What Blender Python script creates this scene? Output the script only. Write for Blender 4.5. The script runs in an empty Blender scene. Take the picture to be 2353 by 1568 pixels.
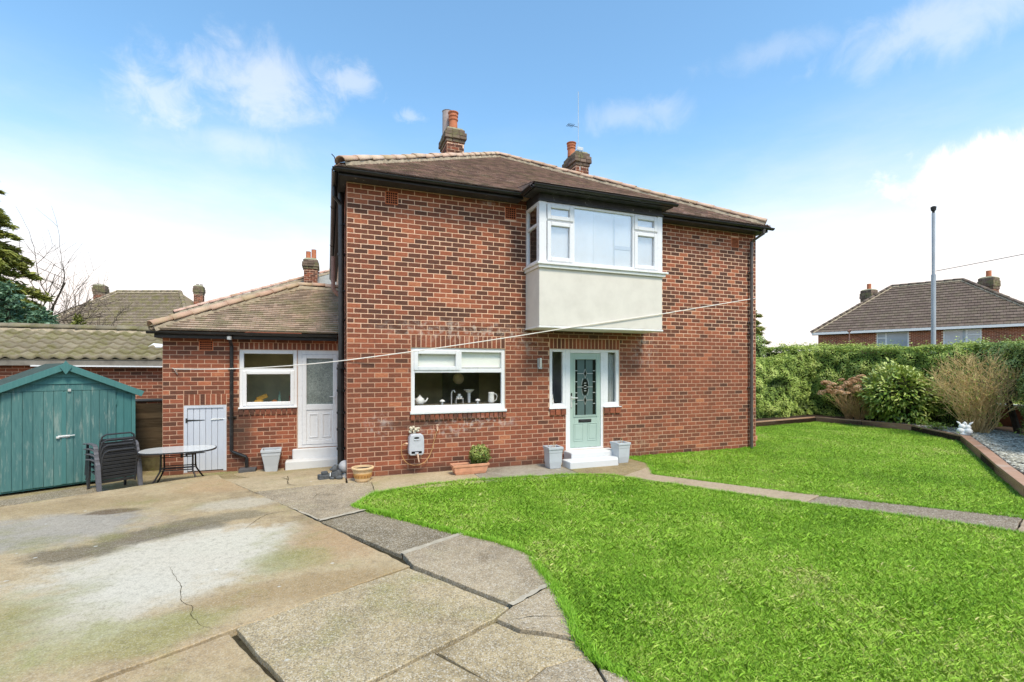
import bpy, math, random
import numpy as np
from mathutils import Vector, Matrix

S = bpy.context.scene
COL = S.collection
rng = np.random.default_rng(11)
random.seed(11)
R = math.radians

# ------------------------------------------------------------------ camera
CAM = Vector((-.312, -8.826, 1.897))
YAW = R(20.9)
cd = bpy.data.cameras.new('camera')
cd.sensor_width = 36.0
cd.lens = 36.0 * 1110.0 / 2353.0
cd.shift_y = (848.0 - 784.0) / 2353.0
cd.clip_start = .05
cd.clip_end = 2000
co = bpy.data.objects.new('camera', cd)
co.location = CAM
co.rotation_euler = (math.pi / 2, 0, -YAW)
COL.objects.link(co)
S.camera = co

# ------------------------------------------------------------------ light
SUN_EL, SUN_AZ = R(56), R(172)        # azimuth measured clockwise from +Y
SUN_STRENGTH, SKY_STRENGTH = 3.0, .092
EXPOSURE = .33
S.view_settings.view_transform = 'Standard'
S.view_settings.look = 'None'
S.view_settings.exposure = EXPOSURE
S.view_settings.gamma = 1
S.view_settings.use_curve_mapping = False
sd = Vector((math.sin(SUN_AZ) * math.cos(SUN_EL), math.cos(SUN_AZ) * math.cos(SUN_EL), math.sin(SUN_EL)))
sl = bpy.data.lights.new('sun', 'SUN')
sl.energy = SUN_STRENGTH
sl.angle = R(15)
sl.color = (1.0, .875, .69)
so = bpy.data.objects.new('sun', sl)
so.rotation_euler = (-sd).to_track_quat('-Z', 'Y').to_euler()
so.location = (20, -30, 30)
COL.objects.link(so)

W = bpy.data.worlds.new('World')
S.world = W
W.use_nodes = True
wt = W.node_tree
for n in list(wt.nodes):
    wt.nodes.remove(n)


class NT:
    """small helper round a node tree"""

    def __init__(s, tree):
        s.t = tree

    def n(s, typ, **kw):
        nd = s.t.nodes.new(typ)
        for k, v in kw.items():
            setattr(nd, k, v)
        return nd

    def l(s, a, b):
        s.t.links.new(a, b)

    def put(s, sock, v):
        if isinstance(v, bpy.types.NodeSocket):
            s.l(v, sock)
        elif v is not None:
            if isinstance(v, (tuple, list)) and len(v) == 3 and sock.type == 'RGBA':
                v = (*v, 1)
            sock.default_value = v

    def math(s, op, a, b=None, c=None, clamp=False):
        nd = s.n('ShaderNodeMath', operation=op)
        nd.use_clamp = clamp
        s.put(nd.inputs[0], a)
        if b is not None:
            s.put(nd.inputs[1], b)
        if c is not None:
            s.put(nd.inputs[2], c)
        return nd.outputs[0]

    def vm(s, op, a, b=None, scale=None):
        nd = s.n('ShaderNodeVectorMath', operation=op)
        s.put(nd.inputs[0], a)
        if b is not None:
            s.put(nd.inputs[1], b)
        if scale is not None:
            s.put(nd.inputs['Scale'], scale)
        return nd

    def mix(s, f, a, b, typ='MIX'):
        nd = s.n('ShaderNodeMix', data_type='RGBA', blend_type=typ)
        nd.clamp_factor = True
        s.put(nd.inputs[0], f)
        s.put(nd.inputs[6], a)
        s.put(nd.inputs[7], b)
        return nd.outputs[2]

    def ramp(s, f, stops, interp='LINEAR'):
        nd = s.n('ShaderNodeValToRGB')
        nd.color_ramp.interpolation = interp
        el = nd.color_ramp.elements
        while len(el) > 1:
            el.remove(el[-1])
        for i, (p, c) in enumerate(stops):
            e = el[0] if i == 0 else el.new(p)
            e.position = p
            if not isinstance(c, (tuple, list)):
                c = (c, c, c)
            e.color = (*c[:3], 1)
        s.put(nd.inputs[0], f)
        return nd.outputs[0]

    def sstep(s, v, lo, hi):
        nd = s.n('ShaderNodeMapRange', interpolation_type='SMOOTHSTEP')
        s.put(nd.inputs[0], v)
        nd.inputs[1].default_value = lo
        nd.inputs[2].default_value = hi
        return nd.outputs[0]

    def noise(s, vec, scale=5., detail=4., rough=.55, dist=0., out=0):
        nd = s.n('ShaderNodeTexNoise')
        s.put(nd.inputs['Vector'], vec)
        nd.inputs['Scale'].default_value = scale
        nd.inputs['Detail'].default_value = detail
        nd.inputs['Roughness'].default_value = rough
        nd.inputs['Distortion'].default_value = dist
        return nd.outputs[out]

    def voro(s, vec, scale=5., feature='F1', out='Distance', rnd=1.):
        nd = s.n('ShaderNodeTexVoronoi', feature=feature)
        s.put(nd.inputs['Vector'], vec)
        nd.inputs['Scale'].default_value = scale
        nd.inputs['Randomness'].default_value = rnd
        return nd.outputs[out]

    def pos(s, scale=None):
        g = s.n('ShaderNodeNewGeometry')
        if scale is None:
            return g.outputs['Position']
        return s.vm('MULTIPLY', g.outputs['Position'], scale).outputs[0]

    def obj(s, scale=None):
        g = s.n('ShaderNodeTexCoord')
        if scale is None:
            return g.outputs['Object']
        return s.vm('MULTIPLY', g.outputs['Object'], scale).outputs[0]

    def attr(s, name='tone'):
        return s.n('ShaderNodeAttribute', attribute_name=name).outputs['Fac']

    def blob(s, centre, radii, vec=None, edge=.35, wob=.0, wscale=2.):
        """soft ellipsoid mask in world space (for a stain with a shape of its own)"""
        v = s.pos() if vec is None else vec
        d = s.vm('SUBTRACT', v, tuple(centre)).outputs[0]
        d = s.vm('DIVIDE', d, tuple(radii)).outputs[0]
        ln = s.vm('LENGTH', d).outputs['Value']
        if wob:
            nz = s.noise(v, wscale, 8, .68)
            ln = s.math('ADD', ln, s.math('MULTIPLY', s.math('SUBTRACT', nz, .5), wob))
        return s.math('SUBTRACT', 1., s.sstep(ln, 1 - edge, 1 + edge))


# ------------------------------------------------------------------ sky
w = NT(wt)
tc = w.n('ShaderNodeTexCoord')
D = tc.outputs['Generated']
sky = w.n('ShaderNodeTexSky', sky_type='NISHITA')
sky.sun_disc = False
sky.sun_elevation = SUN_EL
sky.sun_rotation = SUN_AZ
sky.altitude = 40
sky.air_density = 1.0
sky.dust_density = .7
sky.ozone_density = 2.2
sep = w.n('ShaderNodeSeparateXYZ')
w.l(D, sep.inputs[0])
z = sep.outputs[2]
zc = w.math('MAXIMUM', z, .04)
# cloud layer: noise on the plane of the clouds, so it spreads out towards the zenith
cmb = w.n('ShaderNodeCombineXYZ')
w.put(cmb.inputs[0], w.math('DIVIDE', sep.outputs[0], w.math('ADD', zc, .12)))
w.put(cmb.inputs[1], w.math('DIVIDE', sep.outputs[1], w.math('ADD', zc, .12)))
cn = w.noise(cmb.outputs[0], 1.5, 7, .58, .4)
cn2 = w.noise(cmb.outputs[0], .55, 3, .5)
cl = w.sstep(w.math('ADD', w.math('MULTIPLY', cn, .75), w.math('MULTIPLY', cn2, .35)), .62, .86)
cl = w.math('MULTIPLY', cl, .5)
# low haze: whitens towards the horizon with a ragged upper edge
rag = w.math('MULTIPLY', w.math('SUBTRACT', w.noise(w.vm('MULTIPLY', D, (2.2, 2.2, 7.)).outputs[0], 1.6, 6, .6), .5), .16)
haze = w.math('POWER', w.math('SUBTRACT', 1., w.sstep(w.math('ADD', z, rag), .10, .50)), 1.5)


def cloud(az, el, a, b, seed, soft=.5, amt=1.):
    """one cumulus in a given compass direction"""
    c = Vector((math.sin(az) * math.cos(el), math.cos(az) * math.cos(el), math.sin(el)))
    r = Vector((math.cos(az), -math.sin(az), 0))
    u = c.cross(r) * -1
    x = w.vm('DOT_PRODUCT', D, tuple(r)).outputs['Value']
    y = w.math('SUBTRACT', w.vm('DOT_PRODUCT', D, tuple(u)).outputs['Value'], 0.)
    fz = w.vm('DOT_PRODUCT', D, tuple(c)).outputs['Value']
    e = w.math('SQRT', w.math('ADD', w.math('POWER', w.math('DIVIDE', x, a), 2.), w.math('POWER', w.math('DIVIDE', y, b), 2.)))
    nz = w.noise(w.vm('ADD', D, (seed, seed * .7, 0)).outputs[0], .8 / a, 7, .62, .5)
    e = w.math('ADD', e, w.math('MULTIPLY', w.math('SUBTRACT', nz, .5), 4.2))
    m = w.math('SUBTRACT', 1., w.sstep(e, 1 - soft, 1 + soft))
    m = w.math('MULTIPLY', m, w.math('GREATER_THAN', fz, .5))
    return w.math('MULTIPLY', m, amt)


def azel(px, py):
    lat, v = (px - 1176.5) / 1110., (848 - py) / 1110.
    return YAW + math.atan(lat), math.atan(v / math.hypot(1, lat))


cs = cl
for (px, py, a, b, seed, soft, amt) in ((600, 190, .070, .040, 3.1, .9, .42), (365, 212, .038, .032, 5.7, .9, .36), (800, 188, .036, .020, 9.3, .9, .34),
                                        (2260, 398, .115, .040, 1.3, .35, 1.), (2170, 50, .07, .028, 7.9, 1.0, .34), (560, 330, .07, .018, 4.4, 1.0, .25),
                                        (940, 268, .02, .009, 2.4, .9, .25), (1780, 115, .06, .016, 6.2, 1.0, .16), (1450, 265, .06, .018, 8.2, 1.0, .22)):
    az, el = azel(px, py)
    cs = w.math('MAXIMUM', cs, cloud(az, el, a, b, seed, soft, amt))
skyc = w.mix(1., sky.outputs[0], (2.2, 2.72, 2.62), 'MULTIPLY')
col = w.mix(haze, skyc, (11.2, 10.3, 9.8))
col = w.mix(cs, col, (11.2, 10.7, 10.1))
bg = w.n('ShaderNodeBackground')
w.l(col, bg.inputs[0])
bg.inputs[1].default_value = SKY_STRENGTH
wo = w.n('ShaderNodeOutputWorld')
w.l(bg.outputs[0], wo.inputs[0])


# ------------------------------------------------------------------ mesh helpers
class MB:
    """collects shapes and links them as one mesh object"""

    def __init__(s):
        s.v, s.f, s.t = [], [], []
        s.tone = .5

    def add(s, vs, fs):
        o = len(s.v)
        s.v += [tuple(p) for p in vs]
        s.t += [s.tone] * len(vs)
        s.f += [tuple(i + o for i in f) for f in fs]
        return s

    def box(s, a, b):
        x0, y0, z0 = (min(a[i], b[i]) for i in range(3))
        x1, y1, z1 = (max(a[i], b[i]) for i in range(3))
        return s.add([(x0, y0, z0), (x1, y0, z0), (x1, y1, z0), (x0, y1, z0), (x0, y0, z1), (x1, y0, z1), (x1, y1, z1), (x0, y1, z1)],
                     [(0, 3, 2, 1), (4, 5, 6, 7), (0, 1, 5, 4), (1, 2, 6, 5), (2, 3, 7, 6), (3, 0, 4, 7)])

    def obox(s, c, ax, ay, az):
        """box about centre c with half-axis vectors"""
        c, ax, ay, az = Vector(c), Vector(ax), Vector(ay), Vector(az)
        vs = [c + i * ax + j * ay + k * az for k in (-1, 1) for j in (-1, 1) for i in (-1, 1)]
        return s.add(vs, [(0, 2, 3, 1), (4, 5, 7, 6), (0, 1, 5, 4), (1, 3, 7, 5), (3, 2, 6, 7), (2, 0, 4, 6)])

    def beam(s, p0, p1, w, h, up=(0, 0, 1)):
        p0, p1 = Vector(p0), Vector(p1)
        d = (p1 - p0)
        sd_ = d.cross(Vector(up)).normalized()
        u = sd_.cross(d).normalized()
        return s.obox((p0 + p1) / 2, d / 2, sd_ * w / 2, u * h / 2)

    def prism(s, poly, z0, z1):
        n = len(poly)
        vs = [(p[0], p[1], z0 if not callable(z0) else z0(p)) for p in poly] + [(p[0], p[1], z1 if not callable(z1) else z1(p)) for p in poly]
        return s.add(vs, [tuple(range(n - 1, -1, -1)), tuple(range(n, 2 * n))] + [(i, (i + 1) % n, n + (i + 1) % n, n + i) for i in range(n)])

    def xprism(s, prof, o, u, v, wv):
        """profile (a,b) in axes u,v at o, swept along vector wv"""
        o, u, v, wv = Vector(o), Vector(u), Vector(v), Vector(wv)
        n = len(prof)
        vs = [o + u * a + v * b for a, b in prof] + [o + u * a + v * b + wv for a, b in prof]
        return s.add(vs, [tuple(range(n - 1, -1, -1)), tuple(range(n, 2 * n))] + [(i, (i + 1) % n, n + (i + 1) % n, n + i) for i in range(n)])

    def tube(s, pts, r, n=8, cap=True):
        pts = [Vector(p) for p in pts]
        m = len(pts)
        rs = r if isinstance(r, (list, tuple)) else [r] * m
        vs, prev = [], None
        for i, p in enumerate(pts):
            d = (pts[min(i + 1, m - 1)] - pts[max(i - 1, 0)]).normalized()
            if prev is None:
                a = d.cross(Vector((0, 0, 1)) if abs(d.z) < .9 else Vector((1, 0, 0))).normalized()
            else:
                a = (prev - d * prev.dot(d)).normalized()
            prev = a
            b = d.cross(a)
            for k in range(n):
                t = 2 * math.pi * k / n
                vs.append(p + (a * math.cos(t) + b * math.sin(t)) * rs[i])
        fs = [(i * n + k, i * n + (k + 1) % n, (i + 1) * n + (k + 1) % n, (i + 1) * n + k) for i in range(m - 1) for k in range(n)]
        if cap:
            fs += [tuple(range(n - 1, -1, -1)), tuple((m - 1) * n + k for k in range(n))]
        return s.add(vs, fs)

    def lathe(s, c, prof, n=20, sx=1., sy=1.):
        """prof: (radius, z) from bottom to top"""
        vs = [(c[0] + r * math.cos(2 * math.pi * k / n) * sx, c[1] + r * math.sin(2 * math.pi * k / n) * sy, c[2] + z_) for r, z_ in prof for k in range(n)]
        m = len(prof)
        fs = [(i * n + k, i * n + (k + 1) % n, (i + 1) * n + (k + 1) % n, (i + 1) * n + k) for i in range(m - 1) for k in range(n)]
        fs += [tuple(range(n - 1, -1, -1)), tuple((m - 1) * n + k for k in range(n))]
        return s.add(vs, fs)

    def ball(s, c, r, n=14, m=9, sc=(1, 1, 1), rot=None):
        vs, fs = [], []
        for i in range(m + 1):
            ph = math.pi * i / m
            for k in range(n):
                t = 2 * math.pi * k / n
                p = Vector((math.sin(ph) * math.cos(t) * r * sc[0], math.sin(ph) * math.sin(t) * r * sc[1], -math.cos(ph) * r * sc[2]))
                if rot is not None:
                    p = rot @ p
                vs.append(Vector(c) + p)
        for i in range(m):
            for k in range(n):
                fs.append((i * n + k, i * n + (k + 1) % n, (i + 1) * n + (k + 1) % n, (i + 1) * n + k))
        return s.add(vs, fs)

    def mesh(s, name):
        me = bpy.data.meshes.new(name)
        me.from_pydata(s.v, [], s.f)
        a = me.attributes.new('tone', 'FLOAT', 'POINT')
        a.data.foreach_set('value', s.t)
        me.update()
        return me

    def build(s, name, mat_, parent=None, smooth=False, bevel=0, local=False, sub=0, fix=False):
        return link(name, s.mesh(name), mat_, parent, smooth, bevel, local, sub, fix)


def link(name, me, mat_, parent=None, smooth=False, bevel=0, local=False, sub=0, fix=False):
    if fix:
        import bmesh
        bm = bmesh.new()
        bm.from_mesh(me)
        bmesh.ops.remove_doubles(bm, verts=bm.verts, dist=1e-5)
        bmesh.ops.recalc_face_normals(bm, faces=bm.faces)
        bm.to_mesh(me)
        bm.free()
    if mat_ is not None and len(me.materials) == 0:
        me.materials.append(mat_)
    o = bpy.data.objects.new(name, me)
    COL.objects.link(o)
    if smooth:
        me.polygons.foreach_set('use_smooth', [True] * len(me.polygons))
    if bevel:
        b = o.modifiers.new('bevel', 'BEVEL')
        b.width = bevel
        b.segments = 2
        b.limit_method = 'ANGLE'
    if sub:
        b = o.modifiers.new('subsurf', 'SUBSURF')
        b.levels = b.render_levels = sub
    if parent is not None:
        adopt(o, parent, local)
    return o


def adopt(o, parent, local=False):
    o.parent = parent
    if parent.type == 'EMPTY' and not local:
        o.matrix_parent_inverse = Matrix.Translation(-Vector(parent.location))


def thing(name, loc, label, cat, group=None, rz=0.):
    o = bpy.data.objects.new(name, None)
    o.empty_display_size = .2
    COL.objects.link(o)
    o.location = loc
    o.rotation_euler = (0, 0, rz)
    return tag(o, label, cat, group)


def tag(o, label, cat, group=None):
    o['label'], o['category'] = label, cat
    if group:
        o['group'] = group
    return o


def kind(o, k):
    o['kind'] = k
    return o


def copy_tree(o, parent=None):
    c = o.copy()
    COL.objects.link(c)
    if parent is not None:
        c.parent = parent
    for ch in [x for x in bpy.data.objects if x.parent == o]:
        copy_tree(ch, c)
    return c


def npmesh(name, V, F, tone=None):
    """mesh from numpy arrays: V (n,3), F (m,3 or 4)"""
    me = bpy.data.meshes.new(name)
    V = np.ascontiguousarray(V, dtype=np.float32)
    F = np.ascontiguousarray(F, dtype=np.int32)
    k = F.shape[1]
    me.vertices.add(len(V))
    me.vertices.foreach_set('co', V.ravel())
    me.loops.add(F.size)
    me.loops.foreach_set('vertex_index', F.ravel())
    me.polygons.add(len(F))
    me.polygons.foreach_set('loop_start', np.arange(0, F.size, k, dtype=np.int32))
    me.polygons.foreach_set('loop_total', np.full(len(F), k, dtype=np.int32))
    if tone is not None:
        a = me.attributes.new('tone', 'FLOAT', 'POINT')
        a.data.foreach_set('value', np.ascontiguousarray(tone, dtype=np.float32))
    me.update(calc_edges=True)
    return me


def unit(a):
    return a / np.maximum(np.linalg.norm(a, axis=1, keepdims=True), 1e-9)


def leaf_mesh(name, P, Nn, size, tone, aspect=.5, fold=.12, axis=None, jit=.6):
    """folded leaf-shaped faces at points P facing roughly along Nn"""
    n = len(P)
    Nn = unit(Nn + rng.normal(0, jit, (n, 3)))
    a = rng.normal(0, 1, (n, 3)) if axis is None else axis + rng.normal(0, .35, (n, 3))
    a = unit(a - Nn * np.sum(a * Nn, axis=1, keepdims=True))
    b = np.cross(Nn, a)
    L = size[:, None]
    Wd = L * aspect
    V = np.empty((n, 4, 3))
    V[:, 0] = P - a * L * .5
    V[:, 1] = P + b * Wd * .5 + Nn * L * fold
    V[:, 2] = P + a * L * .5
    V[:, 3] = P - b * Wd * .5 + Nn * L * fold
    base = np.arange(n)[:, None] * 4
    F = np.concatenate([base + np.array([[0, 1, 2]]), base + np.array([[0, 2, 3]])])
    return npmesh(name, V.reshape(-1, 3), F, np.repeat(np.clip(tone, 0, 1), 4))


_G = rng.random((256, 256))


def vnoise(x, y, sc=1.):
    x = np.asarray(x) * sc + 100
    y = np.asarray(y) * sc + 100
    xi, yi = np.floor(x).astype(int), np.floor(y).astype(int)
    fx, fy = x - xi, y - yi
    fx, fy = fx * fx * (3 - 2 * fx), fy * fy * (3 - 2 * fy)
    g = lambda i, j: _G[i % 256, j % 256]
    return (g(xi, yi) * (1 - fx) + g(xi + 1, yi) * fx) * (1 - fy) + (g(xi, yi + 1) * (1 - fx) + g(xi + 1, yi + 1) * fx) * fy


def inside(poly, x, y):
    r = np.zeros(len(x), bool)
    n = len(poly)
    j = n - 1
    for i in range(n):
        xi, yi = poly[i][:2]
        xj, yj = poly[j][:2]
        c = ((yi > y) != (yj > y)) & (x < (xj - xi) * (y - yi) / (yj - yi + 1e-12) + xi)
        r ^= c
        j = i
    return r


def scatter(poly, n):
    xs, ys = [p[0] for p in poly], [p[1] for p in poly]
    out = np.zeros((0, 2))
    while len(out) < n:
        q = np.column_stack([rng.uniform(min(xs), max(xs), n * 2), rng.uniform(min(ys), max(ys), n * 2)])
        out = np.concatenate([out, q[inside(poly, q[:, 0], q[:, 1])]])
    return out[:n]
# ------------------------------------------------------------------ materials
def new(name, rough=.7, spec=.3, metal=0.):
    m = bpy.data.materials.new(name)
    m.use_nodes = True
    for n in list(m.node_tree.nodes):
        m.node_tree.nodes.remove(n)
    t = NT(m.node_tree)
    t.b = t.n('ShaderNodeBsdfPrincipled')
    t.o = t.n('ShaderNodeOutputMaterial')
    t.l(t.b.outputs[0], t.o.inputs[0])
    t.b.inputs['Roughness'].default_value = rough
    t.b.inputs['Specular IOR Level'].default_value = spec
    t.b.inputs['Metallic'].default_value = metal
    return m, t


def bump(t, h, strength=.3, dist=.01):
    b = t.n('ShaderNodeBump')
    b.inputs['Strength'].default_value = strength
    b.inputs['Distance'].default_value = dist
    t.put(b.inputs['Height'], h)
    t.l(b.outputs[0], t.b.inputs['Normal'])


def plain(name, col, rough=.5, spec=.4, metal=0., var=.12, vs=6., dirt=None, dirt_amt=.35, bmp=0., bs=40., obj=False):
    """plain paint, plastic or metal with slight unevenness and, if asked, dirt"""
    m, t = new(name, rough, spec, metal)
    p = t.obj() if obj else t.pos()
    nz = t.noise(p, vs, 5, .6)
    lo = tuple(c * (1 - var) for c in col)
    hi = tuple(min(1, c * (1 + var)) for c in col)
    c = t.ramp(nz, [(.3, lo), (.7, hi)])
    if dirt is not None:
        d = t.sstep(t.noise(p, vs * 2.7, 6, .65), .52, .8)
        c = t.mix(t.math('MULTIPLY', d, dirt_amt), c, dirt)
    t.put(t.b.inputs['Base Color'], c)
    t.put(t.b.inputs['Roughness'], t.math('ADD', rough - .08, t.math('MULTIPLY', t.noise(p, vs * 4, 3), .16)))
    if bmp:
        bump(t, t.noise(p, bs, 5, .6), bmp, .004)
    return m


def brick_stains(t, c, mortar=False):
    """whitening, soot and damp patches of the house wall, each where the photograph has it"""
    n1 = t.noise(t.pos(), 9, 6, .65)
    spots = [((2.0, 0, 2.62), (1.25, .6, .17), (.66, .58, .50), .7), ((3.35, 0, 2.45), (.3, .6, .25), (.55, .48, .42), .6),
             ((2.55, 0, .87), (.55, .5, .12), (.60, .52, .48), .75), ((1.75, 0, .80), (.5, .5, .16), (.60, .52, .48), .6),
             ((.55, 0, .90), (.22, .5, .2), (.60, .56, .52), .6), ((6.15, 0, 2.35), (.28, .5, .45), (.55, .50, .45), .55),
             ((5.9, 0, .3), (.7, .5, .3), (.50, .34, .22), .6), ((2.6, 0, 5.08), (.2, .4, .05), (.6, .52, .5), .7)]
    for ce, ra, cc, am in spots:
        b = t.blob(ce, ra, edge=.6, wob=.9, wscale=5)
        c = t.mix(t.math('MULTIPLY', t.math('MULTIPLY', b, am * .72), t.sstep(n1, .46, .66)), c, cc)
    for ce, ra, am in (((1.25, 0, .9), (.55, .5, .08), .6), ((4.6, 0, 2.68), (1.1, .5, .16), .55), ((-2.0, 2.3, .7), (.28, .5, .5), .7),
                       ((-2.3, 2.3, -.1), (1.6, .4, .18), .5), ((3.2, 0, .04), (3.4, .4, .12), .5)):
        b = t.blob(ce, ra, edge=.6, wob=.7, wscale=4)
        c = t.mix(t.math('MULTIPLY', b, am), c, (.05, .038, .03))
    return c


def m_brick():
    m, t = new('brick', .86, .22)
    tone = t.attr()
    big = t.noise(t.pos(), 1.1, 3)
    smear = t.noise(t.pos((5., 5., 24.)), 3.2, 5, .62, .4)
    fine = t.noise(t.pos(), 130, 4, .7)
    f = t.math('ADD', tone, t.math('MULTIPLY', t.math('SUBTRACT', smear, .5), .80))
    f = t.math('ADD', f, t.math('MULTIPLY', t.math('SUBTRACT', big, .5), .2))
    f = t.math('ADD', f, t.math('MULTIPLY', t.math('SUBTRACT', fine, .5), .22))
    c = t.ramp(f, [(0., (.078, .040, .028)), (.22, (.120, .053, .036)), (.42, (.195, .069, .041)), (.62, (.295, .092, .050)), (.82, (.40, .135, .070)),
                   (1., (.54, .24, .12))])
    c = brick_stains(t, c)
    t.put(t.b.inputs['Base Color'], c)
    bump(t, t.math('ADD', fine, t.math('MULTIPLY', smear, 1.5)), .5, .004)
    return m


def m_mortar():
    m, t = new('mortar', .95, .1)
    n = t.noise(t.pos(), 7, 6, .65)
    f = t.noise(t.pos(), 160, 3, .7)
    c = t.ramp(n, [(.3, (.72, .44, .29)), (.5, (.86, .57, .40)), (.72, (.90, .66, .50))])
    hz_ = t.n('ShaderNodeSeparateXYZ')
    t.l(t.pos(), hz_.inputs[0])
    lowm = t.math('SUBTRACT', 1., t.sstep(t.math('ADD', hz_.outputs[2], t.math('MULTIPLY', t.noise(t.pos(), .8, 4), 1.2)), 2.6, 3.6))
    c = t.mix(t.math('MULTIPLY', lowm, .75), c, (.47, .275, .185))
    c = t.mix(t.math('MULTIPLY', f, .12), c, (.40, .28, .20))
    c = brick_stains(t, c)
    t.put(t.b.inputs['Base Color'], c)
    bump(t, f, .5, .004)
    return m


def m_tile(name, stops, moss=None, moss_amt=.5, lich=(.55, .50, .42), lich_th=.70, sc=1.):
    m, t = new(name, .9, .2)
    tone = t.attr()
    n = t.noise(t.pos(), 26 * sc, 5, .65)
    f = t.math('ADD', tone, t.math('MULTIPLY', t.math('SUBTRACT', n, .5), .5))
    c = t.ramp(f, stops)
    if moss:
        mm = t.sstep(t.math('ADD', t.noise(t.pos(), 2.3, 6, .7), t.math('MULTIPLY', t.noise(t.pos(), 19, 4, .7), .45)), .66, .86)
        c = t.mix(t.math('MULTIPLY', mm, moss_amt), c, moss)
    l = t.sstep(t.noise(t.pos(), 11 * sc, 7, .75), lich_th, lich_th + .05)
    c = t.mix(t.math('MULTIPLY', l, .85), c, lich)
    t.put(t.b.inputs['Base Color'], c)
    bump(t, n, .5, .006)
    return m


def m_render():
    m, t = new('painted_render', .85, .2)
    n = t.noise(t.pos(), 3, 6, .6)
    f = t.noise(t.pos(), 90, 5, .7)
    c = t.ramp(n, [(.3, (.65, .61, .545)), (.6, (.72, .68, .61))])
    st = t.sstep(t.noise(t.pos((3., 3., .7)), 5, 6, .7), .56, .8)
    c = t.mix(t.math('MULTIPLY', st, .18), c, (.50, .47, .38))
    ch = t.sstep(t.noise(t.pos(), 14, 7, .75), .735, .76)
    c = t.mix(t.math('MULTIPLY', ch, .7), c, (.38, .36, .32))
    t.put(t.b.inputs['Base Color'], c)
    bump(t, f, .45, .006)
    return m


def m_glass(name, tint=(1, 1, 1), refl=1.6, dark=0., rough=.0):
    """window glass: mirror by angle over what lies behind"""
    m, t = new(name)
    t.t.nodes.remove(t.b)
    g = t.n('ShaderNodeBsdfGlossy')
    g.inputs['Roughness'].default_value = rough
    g.inputs['Color'].default_value = (1, 1, 1, 1)
    tr = t.n('ShaderNodeBsdfTransparent')
    tr.inputs['Color'].default_value = (*tint, 1)
    ge = t.n('ShaderNodeNewGeometry')
    ca = t.math('ABSOLUTE', t.vm('DOT_PRODUCT', ge.outputs['Normal'], ge.outputs['Incoming']).outputs['Value'])
    fr = t.math('ADD', .04, t.math('MULTIPLY', .96, t.math('POWER', t.math('SUBTRACT', 1., ca, clamp=True), 5.)))
    nz = t.n('ShaderNodeBump')
    nz.inputs['Strength'].default_value = .03
    nz.inputs['Distance'].default_value = .02
    t.put(nz.inputs['Height'], t.noise(t.pos(), 2.4, 2))
    t.l(nz.outputs[0], g.inputs['Normal'])
    f = t.math('MULTIPLY', fr, refl, clamp=True)
    mx = t.n('ShaderNodeMixShader')
    t.put(mx.inputs[0], f)
    t.l(tr.outputs[0], mx.inputs[1])
    t.l(g.outputs[0], mx.inputs[2])
    t.l(mx.outputs[0], t.o.inputs[0])
    return m


def m_leaf(name, stops, rough=.5, trans=.35, spec=.35):
    m, t = new(name, rough, spec)
    tone = t.attr()
    c = t.ramp(t.math('ADD', tone, t.math('MULTIPLY', t.math('SUBTRACT', t.noise(t.pos(), 1.3, 4), .5), .3)), stops)
    t.put(t.b.inputs['Base Color'], c)
    tl = t.n('ShaderNodeBsdfTranslucent')
    t.put(tl.inputs['Color'], t.mix(.5, c, (.25, .32, .04), 'MIX'))
    mx = t.n('ShaderNodeMixShader')
    mx.inputs[0].default_value = trans * .3
    t.l(t.b.outputs[0], mx.inputs[1])
    t.l(tl.outputs[0], mx.inputs[2])
    t.l(mx.outputs[0], t.o.inputs[0])
    return m


def m_wood(name, c0, c1, wear=None, wear_amt=.5, axis=(14., 14., 1.2), rough=.75, obj=True, th=.55):
    m, t = new(name, rough, .25)
    p = t.obj(axis) if obj else t.pos(axis)
    tone = t.attr()
    n = t.noise(p, 3., 6, .65, .3)
    f = t.math('ADD', t.math('MULTIPLY', n, .7), t.math('MULTIPLY', tone, .4))
    c = t.ramp(f, [(.3, c0), (.75, c1)])
    if wear:
        q = t.obj((axis[0] * .45, axis[1] * .45, axis[2] * .7)) if obj else t.pos((axis[0] * .45, axis[1] * .45, axis[2] * .7))
        wv = t.sstep(t.math('ADD', t.noise(q, 2.6, 7, .72), t.math('MULTIPLY', t.noise(t.pos(), 1.6, 2), .3)), th + .12, th + .3)
        c = t.mix(t.math('MULTIPLY', wv, wear_amt), c, wear)
    t.put(t.b.inputs['Base Color'], c)
    bump(t, n, .35, .004)
    return m


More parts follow.
